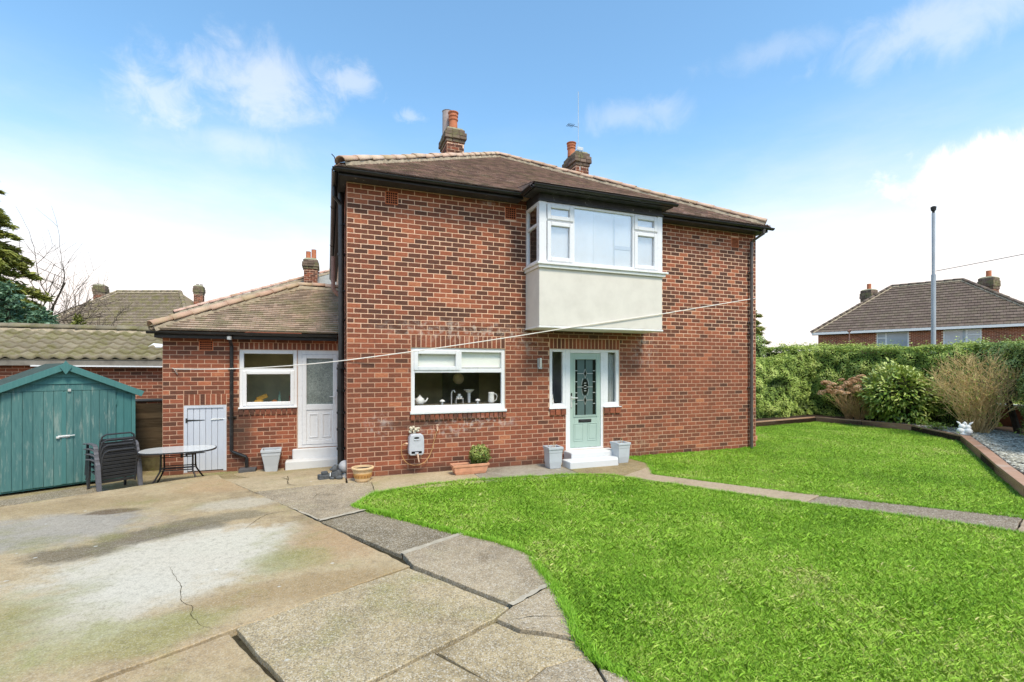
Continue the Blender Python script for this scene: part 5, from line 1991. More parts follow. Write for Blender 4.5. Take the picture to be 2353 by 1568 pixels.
# yard towards the extension
slab([(-2.12, 1.17), (-2.02, .84), (-1.39, -.40), (-.46, -.26), (-.02, -.3), (-.02, .62), (-.94, .33), (-1.0, .94)], PATIO_E, -.004, .005, sub_, dip=True)
slab([(-.94, .345), (-.02, .635), (-.02, 2.03), (-1.12, 2.03), (-1.16, 2.29), (-2.2, 2.29), (-1.6, 1.05), (-1.0, .955)], PATIO_E, -.006, .004, sub_, dip=True)
slab([(-2.12, 1.18), (-1.0, .955), (-1.61, 1.06), (-2.22, 2.29), (-3.3, 2.29), (-3.3, 1.4), (-2.6, 1.04)], YARD, -.012, .004, sub_, dip=True)
g = MB()
g.prism([(-9, -2.9), (-4.5, -.25), (-2.55, .9), (-2.1, 1.1), (-1.6, 2.4), (-3.25, 6.3), (-12, 6.3)], -.35, lambda p: -.17 + .0 * p[0])
kind(g.build('yard', YARD), 'structure')
slab([(-5.4, .62), (-4.35, .55), (-3.62, 1.02), (-4.05, 1.62), (-4.5, 1.4)], PATIO_C, -.13, .004, bpy.data.objects['yard'])
# cement fillets in the wider joints
f = MB()
for (a, b, w_) in (((-.42, -2.335), (.19, -2.04), .06), ((.40, -3.80), (1.14, -3.42), .07), ((1.06, -5.2), (1.54, -4.955), .05), ((-.755, -1.63), (-.40, -2.335), .025)):
    a, b = Vector(a), Vector(b)
    m = 9
    nn = Vector((-(b - a).y, (b - a).x)).normalized()
    L_ = []
    for i in range(m + 1):
        p = a.lerp(b, i / m)
        L_.append((p + nn * (w_ / 2 + random.uniform(-.012, .012)), p - nn * (w_ / 2 + random.uniform(-.012, .012))))
    for i in range(m):
        (p, q), (r_, s_) = L_[i], L_[i + 1]
        f.add([(p.x, p.y, .0085), (q.x, q.y, .0085), (s_.x, s_.y, .0085), (r_.x, r_.y, .0085)], [(0, 1, 2, 3)])
f.build('cement_joint', CEMENT).parent = sub_

# cracks across the concrete
def crack(line, w_=.008, zc=.0025):
    pts = []
    for a, b in zip(line[:-1], line[1:]):
        a, b = Vector(a), Vector(b)
        m = max(2, int((b - a).length / .045))
        nn = Vector((-(b - a).y, (b - a).x)).normalized()
        pts += [a.lerp(b, i / m) + nn * random.uniform(-.008, .008) for i in range(m)]
    pts.append(Vector(line[-1]))
    f = MB()
    n = len(pts)
    for i in range(n - 1):
        d = (pts[i + 1] - pts[i]).normalized()
        nn = Vector((-d.y, d.x))
        w0, w1 = [w_ * min(1, .35 + 2.2 * min(k, n - 1 - k) / n) * random.uniform(.5, 1.2) / 2 for k in (i, i + 1)]
        p, q = pts[i], pts[i + 1] + d * .004
        zz = [zc + zf(v.x, v.y) for v in (p, q)]
        f.add([(p.x - nn.x * w0, p.y - nn.y * w0, zz[0]), (q.x - nn.x * w1, q.y - nn.y * w1, zz[1]), (q.x + nn.x * w1, q.y + nn.y * w1, zz[1]), (p.x + nn.x * w0, p.y + nn.y * w0, zz[0])], [(0, 1, 2, 3)])
    f.build('crack', JOINT).parent = sub_


crack([(-.754, -1.698), (-1.044, -1.805), (-1.129, -1.976), (-1.227, -2.354)], .008)
crack([(-1.05, -1.8), (-1.5, -1.885), (-2.3, -2.45), (-3.1, -2.95)], .005)
crack([(-1.735, -3.319), (-1.5, -3.873), (-1.425, -4.187), (-1.306, -4.332), (-1.306, -4.446), (-1.189, -4.668), (-1.1, -4.752)], .0045)
crack([(-1.082, .66), (-.95, .3), (-.924, -.055), (-.78, -.28)], .012, .003)
crack([(-.514, -1.182), (-.457, -.929), (-.296, -1.05), (-.1, -1.0)], .008)
crack([(.95, -5.40), (1.16, -5.43), (1.40, -5.50)], .006)

# path along the front of the house and out to the gate
path = MB()
path.prism([(-.0, .05), (.0, -1.3), (.36, -1.3), (4.6, -1.7), (7.3, -5.9), (9.3, -8.4), (10.2, -7.7), (8.1, -5.3), (5.7, -.7), (5.75, .05)], -.3, -.06)
path = kind(path.build('path', JOINT), 'structure')
slab([(.0, -.006), (.0, -.30), (.384, -.356), (.366, -1.16), (.75, -1.1), (2.16, -1.10), (2.182, -.006)], PATIO_E, .0, .004, path)
slab([(2.182, -.006), (2.16, -1.13), (3.944, -1.2), (3.99, -.006)], PATH_M, -.003, .004, path).data.materials[0] = m_concrete('path_grey_mossy', (.29, .255, .20), (.16, .14, .10), (.42, .38, .31), (.33, .28, .15), .4, .5)
slab([(3.99, -.006), (3.944, -1.2), (4.46, -1.62), (4.80, -1.40), (5.70, -.95), (5.66, -.006)], PATH_M, .0, .004, path)
slab([(4.46, -1.62), (4.80, -1.40), (5.62, -.98), (5.16, -1.60), (5.95, -2.8), (6.72, -3.66), (6.02, -3.90), (5.17, -2.69)], PATH_P, .002, .004, path)
slab([(6.02, -3.91), (6.72, -3.67), (7.4, -4.7), (8.12, -5.34), (7.15, -5.66), (6.67, -4.90)], PATH_D, -.002, .004, path)
slab([(7.16, -5.67), (8.13, -5.35), (10.1, -7.7), (9.2, -8.4)], PATH_P, .002, .006, path)

# lawns
LF = [(.03, -1.76), (.366, -1.22), (1.0, -.98), (1.361, -.92), (2.0, -.90), (2.718, -.98), (3.6, -1.08), (4.2, -1.28), (4.476, -1.53), (5.169, -2.693), (5.982, -3.935), (6.67, -4.902), (7.211, -5.72), (9.2, -8.5),
      (4, -9), (2.1, -7.6), (1.455, -6.37), (1.33, -6.10), (1.34, -5.80), (1.44, -5.48), (1.50, -5.2), (1.54, -4.95), (1.545, -4.76), (1.62, -4.32), (1.58, -4.15), (1.417, -3.83), (1.13, -3.43), (.70, -2.80), (.18, -2.04)]
LR = [(5.66, -.02), (5.72, -.7), (5.40, -1.25), (5.18, -1.62), (6.464, -3.56), (7.981, -5.402), (10.0, -7.7), (11.3, -6.8), (9.5, -4.95), (11.3, -3.75), (12.6, -2.9), (15.2, -1.2), (16.45, .67), (16.45, 2.15), (16.15, 3.55), (12.87, 3.12), (9.42, 2.9), (9.42, -.02)]
for nm, P_ in (('lawn', LF), ('lawn', LR)):
    f = MB()
    f.prism(P_, -.12, -.012)
    kind(f.build(nm, LAWN_BASE), 'structure')


def grass(name, poly, n, seed, edge_dry=None):
    xs, ys = [p[0] for p in poly], [p[1] for p in poly]
    got = []
    cnt = 0
    while cnt < n:
        q = np.column_stack([rng.uniform(min(xs), max(xs), 200000), rng.uniform(min(ys), max(ys), 200000)])
        dx, dy = q[:, 0] - CAM.x, q[:, 1] - CAM.y
        d = np.hypot(dx, dy)
        # only the part of the lawn the photograph looks at, and finer where it is near
        dep_ = dx * math.sin(YAW) + dy * math.cos(YAW)
        lat = dx * math.cos(YAW) - dy * math.sin(YAW)
        ok = (dep_ > 1.9) & (np.abs(lat) < 1.45 * dep_ + 1.0) & (rng.random(len(q)) < np.clip((2.6 / d) ** 1.35, 0, 1))
        q = q[ok & inside(poly, q[:, 0], q[:, 1])]
        got.append(q)
        cnt += len(q)
    q = np.concatenate(got)[:n]
    d = np.hypot(q[:, 0] - CAM.x, q[:, 1] - CAM.y)
    k = 1 + np.clip((d - 3) * .13, 0, 1.6)
    clump = vnoise(q[:, 0], q[:, 1], 2.3)
    fine = vnoise(q[:, 0], q[:, 1], 11.)
    h = (.014 + .020 * rng.random(n) + .030 * clump * fine + .022 * (rng.random(n) < .05)) * (1 + .05 * k)
    wd = (.0014 + .0014 * rng.random(n)) * k
    az = rng.uniform(0, 2 * math.pi, n)
    lean = h * (.15 + .85 * rng.random(n))
    laz = az + rng.normal(0, .8, n)
    b0 = np.column_stack([q[:, 0], q[:, 1], np.full(n, -.014)])
    sd_ = np.column_stack([np.cos(az), np.sin(az), np.zeros(n)]) * wd[:, None]
    ln = np.column_stack([np.cos(laz), np.sin(laz), np.zeros(n)]) * lean[:, None]
    V = np.empty((n, 4, 3))
    V[:, 0] = b0 - sd_
    V[:, 1] = b0 + sd_
    V[:, 2] = b0 + sd_ * .7 + ln * .35 + np.array([0, 0, 1]) * (h * .55)[:, None]
    V[:, 3] = b0 + ln * 1.0 + np.array([0, 0, 1]) * (h * .82)[:, None]
    base = np.arange(n)[:, None] * 4
    F = np.concatenate([base + np.array([[0, 1, 2]]), base + np.array([[0, 2, 3]])])
    dn_ = np.cross(V[:, 1] - V[:, 0], V[:, 3] - V[:, 0])[:, 2] < 0
    F[np.tile(dn_, 2)] = F[np.tile(dn_, 2)][:, ::-1]
    big = vnoise(q[:, 0], q[:, 1], .55)
    mid = vnoise(q[:, 0] + 40, q[:, 1], 1.7)
    straw = np.clip((vnoise(q[:, 0] + 9, q[:, 1] + 3, 1.1) * .6 + vnoise(q[:, 0], q[:, 1] + 60, 3.7) * .5 - .66) * 4, 0, 1)
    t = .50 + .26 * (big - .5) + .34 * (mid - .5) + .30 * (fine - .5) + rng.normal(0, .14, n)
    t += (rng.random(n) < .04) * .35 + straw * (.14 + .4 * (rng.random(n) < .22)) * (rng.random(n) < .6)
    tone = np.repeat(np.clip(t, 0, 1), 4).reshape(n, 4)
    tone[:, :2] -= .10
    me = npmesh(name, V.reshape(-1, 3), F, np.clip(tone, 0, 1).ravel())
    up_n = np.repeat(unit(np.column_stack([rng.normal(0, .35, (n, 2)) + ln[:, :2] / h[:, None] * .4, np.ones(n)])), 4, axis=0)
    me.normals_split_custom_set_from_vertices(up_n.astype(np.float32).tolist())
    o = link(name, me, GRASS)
    return kind(o, 'stuff')


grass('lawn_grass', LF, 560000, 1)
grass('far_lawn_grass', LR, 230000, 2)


# grass creeping over the edges of the slabs and along the path
def fringe(name, line, n, w_=.03):
    pts = [Vector(p) for p in line]
    seg = [(pts[i + 1] - pts[i]).length for i in range(len(pts) - 1)]
    tot = sum(seg)
    P_ = []
    for i in range(n):
        u = random.uniform(0, tot)
        k = 0
        while u > seg[k] and k < len(seg) - 1:
            u -= seg[k]
            k += 1
        p = pts[k].lerp(pts[k + 1], u / seg[k])
        P_.append((p.x + random.gauss(0, w_), p.y + random.gauss(0, w_)))
    q = np.array(P_)
    h = .03 + .05 * rng.random(n) * vnoise(q[:, 0], q[:, 1], 5)
    az = rng.uniform(0, 6.28, n)
    sd_ = np.column_stack([np.cos(az), np.sin(az), 0 * az]) * .0042
    ln = np.column_stack([np.cos(az + 1.5), np.sin(az + 1.5), 0 * az]) * (h * rng.normal(0, .8, n))[:, None]
    b0 = np.column_stack([q[:, 0], q[:, 1], np.full(n, -.012)])
    V = np.stack([b0 - sd_, b0 + sd_, b0 + ln + np.array([0, 0, 1]) * h[:, None]], 1)
    F = np.arange(n * 3).reshape(-1, 3)
    return kind(link(name, npmesh(name, V.reshape(-1, 3), F, np.repeat(np.clip(.4 + rng.normal(0, .16, n), 0, 1), 3)), GRASS), 'stuff')


fringe('edge_grass', [LF[i] for i in range(0, 13)] , 9000, .022)
fringe('slab_edge_grass', [LF[i] for i in range(15, 29)] + [LF[0]], 11000, .022)
fringe('path_edge_grass', [LR[i] for i in range(0, 7)], 7000, .022)
fringe('wall_edge_grass', [(5.68, -.04), (7.5, -.05), (9.3, -.05), (9.46, .2), (9.46, 2.5)], 5000, .03)

# raised bed: soil, slate chippings, timber edging
EDG = [(9.286, -4.863), (11.118, -3.70), (12.50, -2.86), (15.12, -1.22), (16.47, .67), (16.46, 2.15), (16.18, 3.58), (12.876, 3.14), (9.6, 2.72)]
bed = EDG + [(9.6, 5.6), (19.5, 6.5), (19.5, -2.), (16.8, -5.5), (12.2, -7.)]
f = MB()
f.prism(bed, -.2, .13)
kind(f.build('flower_bed', SOIL), 'structure')
edge = thing('timber_edging', (13, -2, 0), 'long run of brown timber boards edging the raised bed round the lawn', 'edging')
for i in range(len(EDG) - 1):
    a, b = Vector(EDG[i]), Vector(EDG[i + 1])
    d = b - a
    m = max(1, int(round(d.length / 2.4)))
    for k in range(m):
        p, q = a.lerp(b, k / m), a.lerp(b, (k + 1) / m)
        u = d.normalized() * .003
        wide = i < 3
        f = MB()
        f.tone = random.uniform(.3, .7)
        th_ = .19 if wide else .05
        nn = Vector((d.y, -d.x)).normalized()
        if nn.dot(Vector((13.0, .3)) - a) > 0:
            nn = -nn
        hh = .172 + random.uniform(-.003, .003)
        f.beam((p.x + u.x + nn.x * th_ / 2, p.y + u.y + nn.y * th_ / 2, hh / 2 - .05), (q.x - u.x + nn.x * th_ / 2, q.y - u.y + nn.y * th_ / 2, hh / 2 - .05), th_, hh + .1)
        f.build('edging_board', SLEEPER, edge, bevel=.008)

SLP = [(9.5, -5.05), (11.25, -3.92), (12.65, -3.06), (15.28, -1.42), (15.9, -.6), (16.6, .3), (17.0, .1), (17.4, -.9), (16.6, -2.3), (13.6, -4.1), (11.6, -6.2)]


def chips(name, poly, n, z0):
    q = scatter(poly, n)
    V, F, T = [], [], []
    for (x, y) in q:
        L_, Wd, H_ = random.uniform(.03, .075), random.uniform(.018, .04), random.uniform(.006, .014)
        az, tx, ty = random.uniform(0, 6.28), random.gauss(0, .25), random.gauss(0, .25)
        M_ = Matrix.Rotation(az, 3, 'Z') @ Matrix.Rotation(tx, 3, 'X') @ Matrix.Rotation(ty, 3, 'Y')
        o = len(V)
        for (a, b, c) in ((-1, -.6, -1), (.3, -1, -1), (1, .2, -1), (.1, 1, -1), (-.8, .7, -1), (-.9, -.5, 1), (.3, -.9, 1), (.9, .2, 1), (.1, .9, 1), (-.7, .6, 1)):
            v = M_ @ Vector((a * L_, b * Wd, c * H_))
            V.append((x + v.x, y + v.y, z0 + random.uniform(0, .02) * 0 + v.z + .012))
        F += [(o + 5, o + 6, o + 7), (o + 5, o + 7, o + 8), (o + 5, o + 8, o + 9)]
        for i in range(5):
            j = (i + 1) % 5
            F += [(o + i, o + j, o + 5 + j), (o + i, o + 5 + j, o + 5 + i)]
        T += [random.random()] * 10
    o = link(name, npmesh(name, np.array(V), np.array(F), np.array(T)), SLATE)
    return kind(o, 'stuff')


chips('slate_chippings', SLP, 9000, .13)
chips('slate_scatter', [(15.7, -1.0), (16.58, .6), (16.6, 1.9), (17.0, 1.9), (17.1, .2), (16.2, -1.1)], 500, .13)
# ------------------------------------------------------------------ objects in front of the house
def square_pot(name, loc, w0, w1, h, rz, label, soil=True, twigs=0):
    """tapered square planter with a rolled rim"""
    t = thing(name, loc, label, 'plant pot', 'tapered pale grey plant pots by the doors', rz)
    f = MB()
    prof = [(w0, 0), (w0 * 1.16, h * .3), (w1 * .87, h * .72), (w1 * .90, h * .735), (w1 * .925, h * .90)]
    vs = []
    for a, q in prof:
        vs += [(-a / 2, -a / 2, q), (a / 2, -a / 2, q), (a / 2, a / 2, q), (-a / 2, a / 2, q)]
    fs = [(0, 3, 2, 1)]
    for i in range(len(prof) - 1):
        for j in range(4):
            fs.append((i * 4 + j, i * 4 + (j + 1) % 4, i * 4 + 4 + (j + 1) % 4, i * 4 + 4 + j))
    f.add(vs, fs)
    f.build('pot_body', POTGREY, t, local=True, bevel=.008)
    f = MB()
    a, b = w1 / 2, w1 / 2 - .035
    for (x0, y0, x1, y1) in ((-a, -a, a, -b), (-a, b, a, a), (-a, -b, -b, b), (b, -b, a, b)):
        f.box((x0, y0, h * .885), (x1, y1, h))
    f.build('rim', POTGREY, t, local=True, bevel=.006)
    f = MB()
    f.box((-b - .004, -b - .004, h * .80), (b + .004, b + .004, h * .90))
    f.build('soil', SOIL, t, local=True)
    if twigs:
        f = MB()
        for i in range(twigs):
            x, y = random.uniform(-.08, .08), random.uniform(-.08, .08)
            p = [(x, y, h * .88), (x + random.uniform(-.03, .03), y + random.uniform(-.03, .03), h + random.uniform(0, .05)), (x + random.uniform(-.06, .06), y + random.uniform(-.06, .06), h + random.uniform(.03, .11))]
            f.tube(p, [.005, .004, .002], 5)
        f.build('dead_stem', DRYSTEM, t, local=True)
    return t


square_pot('plant_pot', (-1.37, 2.03, -.185), .215, .37, .47, R(2), 'pale grey square planter beside the back door steps of the extension')
square_pot('plant_pot', (3.74, -.43, .0), .22, .305, .41, R(-2), 'pale grey square planter left of the green door, full of soil with a dead stem', twigs=5)
square_pot('plant_pot', (5.26, -.42, .0), .22, .305, .41, R(3), 'pale grey square planter right of the green door, a bent dead stalk in it', twigs=4)

# terracotta trough with a clipped bush
tr = thing('terracotta_trough', (2.10, -.36, .0), 'long terracotta trough of bare soil under the kitchen window', 'planter', rz=R(2))
f = MB()
pr_ = [(.275, .075, 0), (.30, .09, .05), (.318, .10, .135), (.34, .113, .14), (.345, .115, .185), (.325, .096, .185), (.315, .09, .14)]
vs = []
for a, b, q in pr_:
    vs += [(-a, -b, q), (a, -b, q), (a, b, q), (-a, b, q)]
fs = [(0, 3, 2, 1), tuple(len(vs) - 4 + i for i in range(4))]
for i in range(len(pr_) - 1):
    for j in range(4):
        fs.append((i * 4 + j, i * 4 + (j + 1) % 4, i * 4 + 4 + (j + 1) % 4, i * 4 + 4 + j))
f.add(vs, fs)
f.build('trough', TERRA, tr, local=True, bevel=.008)
f = MB()
f.box((-.312, -.088, .12), (.312, .088, .152))
f.build('soil', SOIL, tr, local=True)
bu = thing('round_bush', (2.28, -.33, .12), 'small round green bush growing in the terracotta trough', 'bush')
f = MB()
for i in range(14):
    a, e_ = random.uniform(0, 6.28), random.uniform(.3, 1.4)
    f.tube([(2.28, -.33, .11), (2.28 + .08 * math.cos(a), -.33 + .08 * math.sin(a), .17), (2.28 + .17 * math.cos(a) * math.cos(e_), -.33 + .17 * math.sin(a) * math.cos(e_), .17 + .17 * math.sin(e_))], [.006, .004, .002], 5)
f.build('stem', BARK, bu)
n = 2600
dv = unit(rng.normal(0, 1, (n, 3)))
rr = .19 * (1 + .6 * (vnoise(dv[:, 0] * 3, dv[:, 1] * 3 + dv[:, 2] * 2, 1.5) - .5)) * (.6 + .4 * rng.random(n) ** .4)
P_ = np.array([2.28, -.33, .315]) + dv * rr[:, None] * np.array([1.02, .95, .92])
link('foliage', leaf_mesh('foliage', P_, dv, rng.uniform(.022, .045, n), .42 + .35 * (rr / .19 - .8) + .16 * dv[:, 2] + rng.normal(0, .22, n), .55), BOX_LEAF, bu)

# banded round pot at the corner
rp_ = thing('patterned_pot', (.245, -.27, .0), 'small round terracotta pot with cream bands at the corner of the house', 'plant pot')
f = MB()
f.lathe((0, 0, 0), [(.115, 0), (.125, .02), (.145, .10), (.158, .17), (.158, .172)], 28)
f.build('pot_body', TERRA_CREAM, rp_, local=True)
f = MB()
f.lathe((0, 0, 0), [(.155, .195), (.182, .205), (.188, .222), (.182, .236), (.150, .238), (.145, .20), (.145, .17)], 28)
f.lathe((0, 0, 0), [(.150, .172), (.165, .178), (.168, .19), (.155, .196)], 28)
f.build('rim', TERRA_CREAM, rp_, local=True, smooth=False)
f = MB()
f.lathe((0, 0, 0), [(.1335, .055), (.136, .06), (.1565, .135), (.1555, .14)], 28)
f.build('brown_band', plain('terracotta_band', (.60, .33, .11), .8, .2, var=.15, vs=14, dirt=(.40, .2, .07), dirt_amt=.6), rp_, local=True)
f = MB()
for i in range(18):
    a = 2 * math.pi * i / 18
    rad = .149 if i % 2 else .1495
    c_, s_ = math.cos(a), math.sin(a)
    f.obox((c_ * rad, s_ * rad, .098), (c_ * .004 + .0008 * c_, s_ * .004, 0.0), (-s_ * .013, c_ * .013, 0), (c_ * .0035, s_ * .0035, .013))
f.build('brown_motif', TERRA_BROWN, rp_, local=True)
f = MB()
f.lathe((0, 0, 0), [(.12, .195), (.146, .205)], 20)
f.build('soil', SOIL, rp_, local=True)

# stone ornaments by the corner pipe
an = thing('stone_animal', (-.17, .08, -.02), 'dark grey stone animal ornament sitting below the black soil pipe', 'ornament', rz=R(-25))
f = MB()
f.ball((0, 0, .11), .12, sc=(1.0, .78, .95))
f.ball((-.03, -.02, .235), .07, sc=(1, .95, 1))
f.ball((-.085, -.05, .225), .036, sc=(1.2, .8, .8))
f.ball((.09, -.05, .055), .065, sc=(1.2, .7, .8))
f.ball((-.06, -.075, .04), .045, sc=(1.3, .7, .8))
f.ball((.02, .03, .30), .024)
f.ball((-.05, .045, .295), .024)
f.build('body', STONE_D, an, local=True, smooth=True)
f = MB()
f.ball((-.10, -.075, .12), .022, sc=(.5, .6, 2.0))
f.build('white_bib', PLASTER, an, local=True, smooth=True)
an.scale = (.8, .8, .8)
bo = MB()
bo.ball((0, 0, .2), .115, 16, 10, sc=(1, .95, 1.02))
bo.lathe((0, 0, 0), [(.09, 0), (.075, .03), (.05, .06), (.06, .11)], 14)
bo = bo.build('stone_ball', STONE_L, None, smooth=True)
bo.location = (-.02, .19, -.03)
tag(bo, 'pale round stone ball on a foot between the soil pipe and the house corner', 'ornament')
sb = MB()
sb.obox((0, 0, .05), (.10, .02, 0), (-.02, .07, 0), (0, 0, .05))
sb.obox((.0, 0, .125), (.05, .02, 0), (-.01, .05, 0), (0, 0, .024))
sb = sb.build('stone_block', STONE_D, None, bevel=.015)
sb.location = (-.36, .16, -.03)
tag(sb, 'small dark stone block lying beside the grey stone animal', 'stone')

# wall lamp by the front door
wl = thing('wall_lamp', (3.635, 0, 1.9), 'steel wall lamp with white tube glass left of the front door', 'lamp')
f = MB()
f.box((3.598, -.022, 1.895), (3.632, -.004, 2.105))
f.box((3.598, -.075, 1.895), (3.672, -.0225, 1.93))
f.build('bracket', STEEL, wl, bevel=.004)
f = MB()
f.lathe((3.648, -.055, 1.932), [(.022, 0), (.024, .01), (.024, .165), (.018, .18), (.0, .182)], 14)
f.build('lamp_glass', LAMPW, wl, smooth=False)

# hose reel on the wall
hr = thing('hose_reel', (1.165, -.1, .35), 'grey wall-mounted hose reel box hanging under the kitchen window', 'hose reel')
f = MB()
f.xprism([(-.13, .02), (-.135, .12), (-.125, .30), (-.10, .365), (-.06, .375), (.085, .375), (.118, .355), (.135, .28), (.138, .10), (.13, .02), (.10, 0), (-.10, 0)],
         (1.165, -.05, .36), (1, 0, 0), (0, 0, 1), (0, -.17, 0))
f.build('reel_box', HOSEBOX, hr, bevel=.022)
f = MB()
f.xprism([(math.cos(t) * .048, math.sin(t) * .016) for t in [2 * math.pi * k / 14 for k in range(14)]], (1.165, -.2195, .672), (1, 0, 0), (0, 0, 1), (0, -.004, 0))
f.box((1.075, -.2235, .395), (1.255, -.2205, .435))
f.build('slot_shade', DARK, hr)  # near-black plates on the box face, painted shade of the slots
f = MB()
f.xprism([(-.055, .0), (.055, .0), (.035, -.02), (-.035, -.02)], (1.165, -.2205, .645), (1, 0, 0), (0, 0, 1), (0, -.01, 0))
f.box((1.135, -.235, .385), (1.195, -.222, .42))
f.build('hand_grip', HOSEBOX, hr, bevel=.004)
f = MB()
f.tube([(1.18, -.225, .39), (1.19, -.23, .33), (1.205, -.232, .24)], [.018, .016, .010], 8)
f.build('nozzle', PEACH, hr)
f = MB()
for i in range(16):
    a = random.uniform(0, 6.28)
    f.ball((1.145 + .075 * math.cos(a), -.10 + .05 * math.sin(a), .80 + random.uniform(-.03, .045)), random.uniform(.018, .032), 8, 5)
f.tube([(1.145, -.10, .73), (1.145, -.10, .80)], .03, 8)
f.build('wall_bracket', plain('cream_bracket', (.60, .53, .40), .8, .2, var=.25, vs=30), hr, smooth=True)
f = MB()
pts = [(1.035, -.11, .56), (.97, -.10, .565), (.925, -.09, .535), (.912, -.085, .47), (.925, -.085, .36), (.97, -.085, .26), (1.04, -.085, .195), (1.13, -.085, .165), (1.24, -.085, .165), (1.34, -.08, .21),
       (1.42, -.075, .31), (1.47, -.07, .43), (1.51, -.06, .58), (1.545, -.05, .70), (1.565, -.05, .76)]
f.tube(pts, .0085, 7)
f.build('hose', HOSE, hr)
f = MB()
f.tube([(1.03, -.11, .56), (.985, -.105, .567)], .016, 8)
f.build('hose_end', PEACH, hr)
ta = MB()
ta.tube([(1.575, .0, .83), (1.575, -.06, .83), (1.572, -.065, .76)], .013, 8)
ta.tube([(1.545, -.05, .865), (1.60, -.05, .865)], .008, 6)
ta.box((1.555, -.05, .785), (1.59, -.03, .835))
ta = ta.build('garden_tap', PEACH, None)
tag(ta, 'small peach garden tap on the wall at the top of the tan hose', 'tap')

# washing line from the extension to the far corner of the house
ln = thing('washing_line', (-3.09, 2.29, 1.9), 'white washing line strung low across the front of the house', 'washing line')
f = MB()
pa, pb, pc, pd = Vector((-3.09, 2.262, 1.895)), Vector((-.012, -.016, 2.045)), Vector((BX1 + .012, BF - .025, 3.03)), Vector((9.385, -.012, 3.61))
L_ = []
pe = Vector((3.8, -.675, 2.650))
for a, b, sag in ((pa, pb, .055), (pb, pe, .02), (pe, pc, .0), (pc, pd, .0)):
    for i in range(24):
        t = i / 24
        q = a.lerp(b, t)
        q.z -= sag * 4 * t * (1 - t)
        L_.append(q)
L_.append(pd)
f.tube(L_, .0095, 6)
f.build('line', ROPE, ln)
f = MB()
f.tube([(-3.12, EY - .002, 1.91), (-3.12, EY - .045, 1.91), (-3.08, EY - .045, 1.89)], .009, 6)
f.tube([(-3.09, EY - .045, 1.89), (-3.06, EY - .04, 1.84), (-3.04, EY - .03, 1.79)], .007, 6)
f.build('hook', STEEL, ln)

# garden table
GT = Vector((-2.77, 1.24, -.13))
tb = thing('garden_table', GT, 'oval glass-topped garden table on dark splayed legs by the store door', 'table', rz=R(2))
f = MB()
N_ = 40
ring = [(math.copysign(abs(math.cos(t)) ** .62, math.cos(t)) * .575, math.copysign(abs(math.sin(t)) ** .8, math.sin(t)) * .40) for t in [2 * math.pi * k / N_ for k in range(N_)]]
f.prism([(x * .975, y * .965) for x, y in ring], .600, .612)
f.build('table_top', TABLETOP, tb, local=True)
f = MB()
vs = []
for s_, q in ((1.0, .585), (1.0, .610), (.972, .6095), (.972, .585)):
    vs += [(x * s_, y * s_, q) for x, y in ring]
fs = []
for i in range(4):
    for k in range(N_):
        fs.append((i * N_ + k, i * N_ + (k + 1) % N_, ((i + 1) % 4) * N_ + (k + 1) % N_, ((i + 1) % 4) * N_ + k))
f.add(vs, fs)
f.build('rim', CHAIRM, tb, local=True, smooth=False)
for sx in (-1, 1):
    for sy in (-1, 1):
        f = MB()
        f.tube([(sx * .235, sy * .10, .585), (sx * .235, sy * .12, .33), (sx * .24, sy * .14, .25), (sx * .30, sy * .20, .12), (sx * .37, sy * .26, 0)], .014, 8)
        f.build('leg', TABLELEG, tb, local=True)
f = MB()
for q, w_ in ((.55, .10), (.49, .105), (.30, .13), (.265, .135)):
    for sy in (-1, 1):
        f.tube([(-.235, sy * w_, q), (.235, sy * w_, q)], .010, 6)
for sx in (-1, 1):
    for q, w_ in ((.545, .10), (.285, .13)):
        f.tube([(sx * .235, -w_, q), (sx * .235, w_, q)], .010, 6)
f.tube([(.05, 0, .585), (.05, 0, .46)], .02, 10)
f.build('stretcher', TABLELEG, tb, local=True)


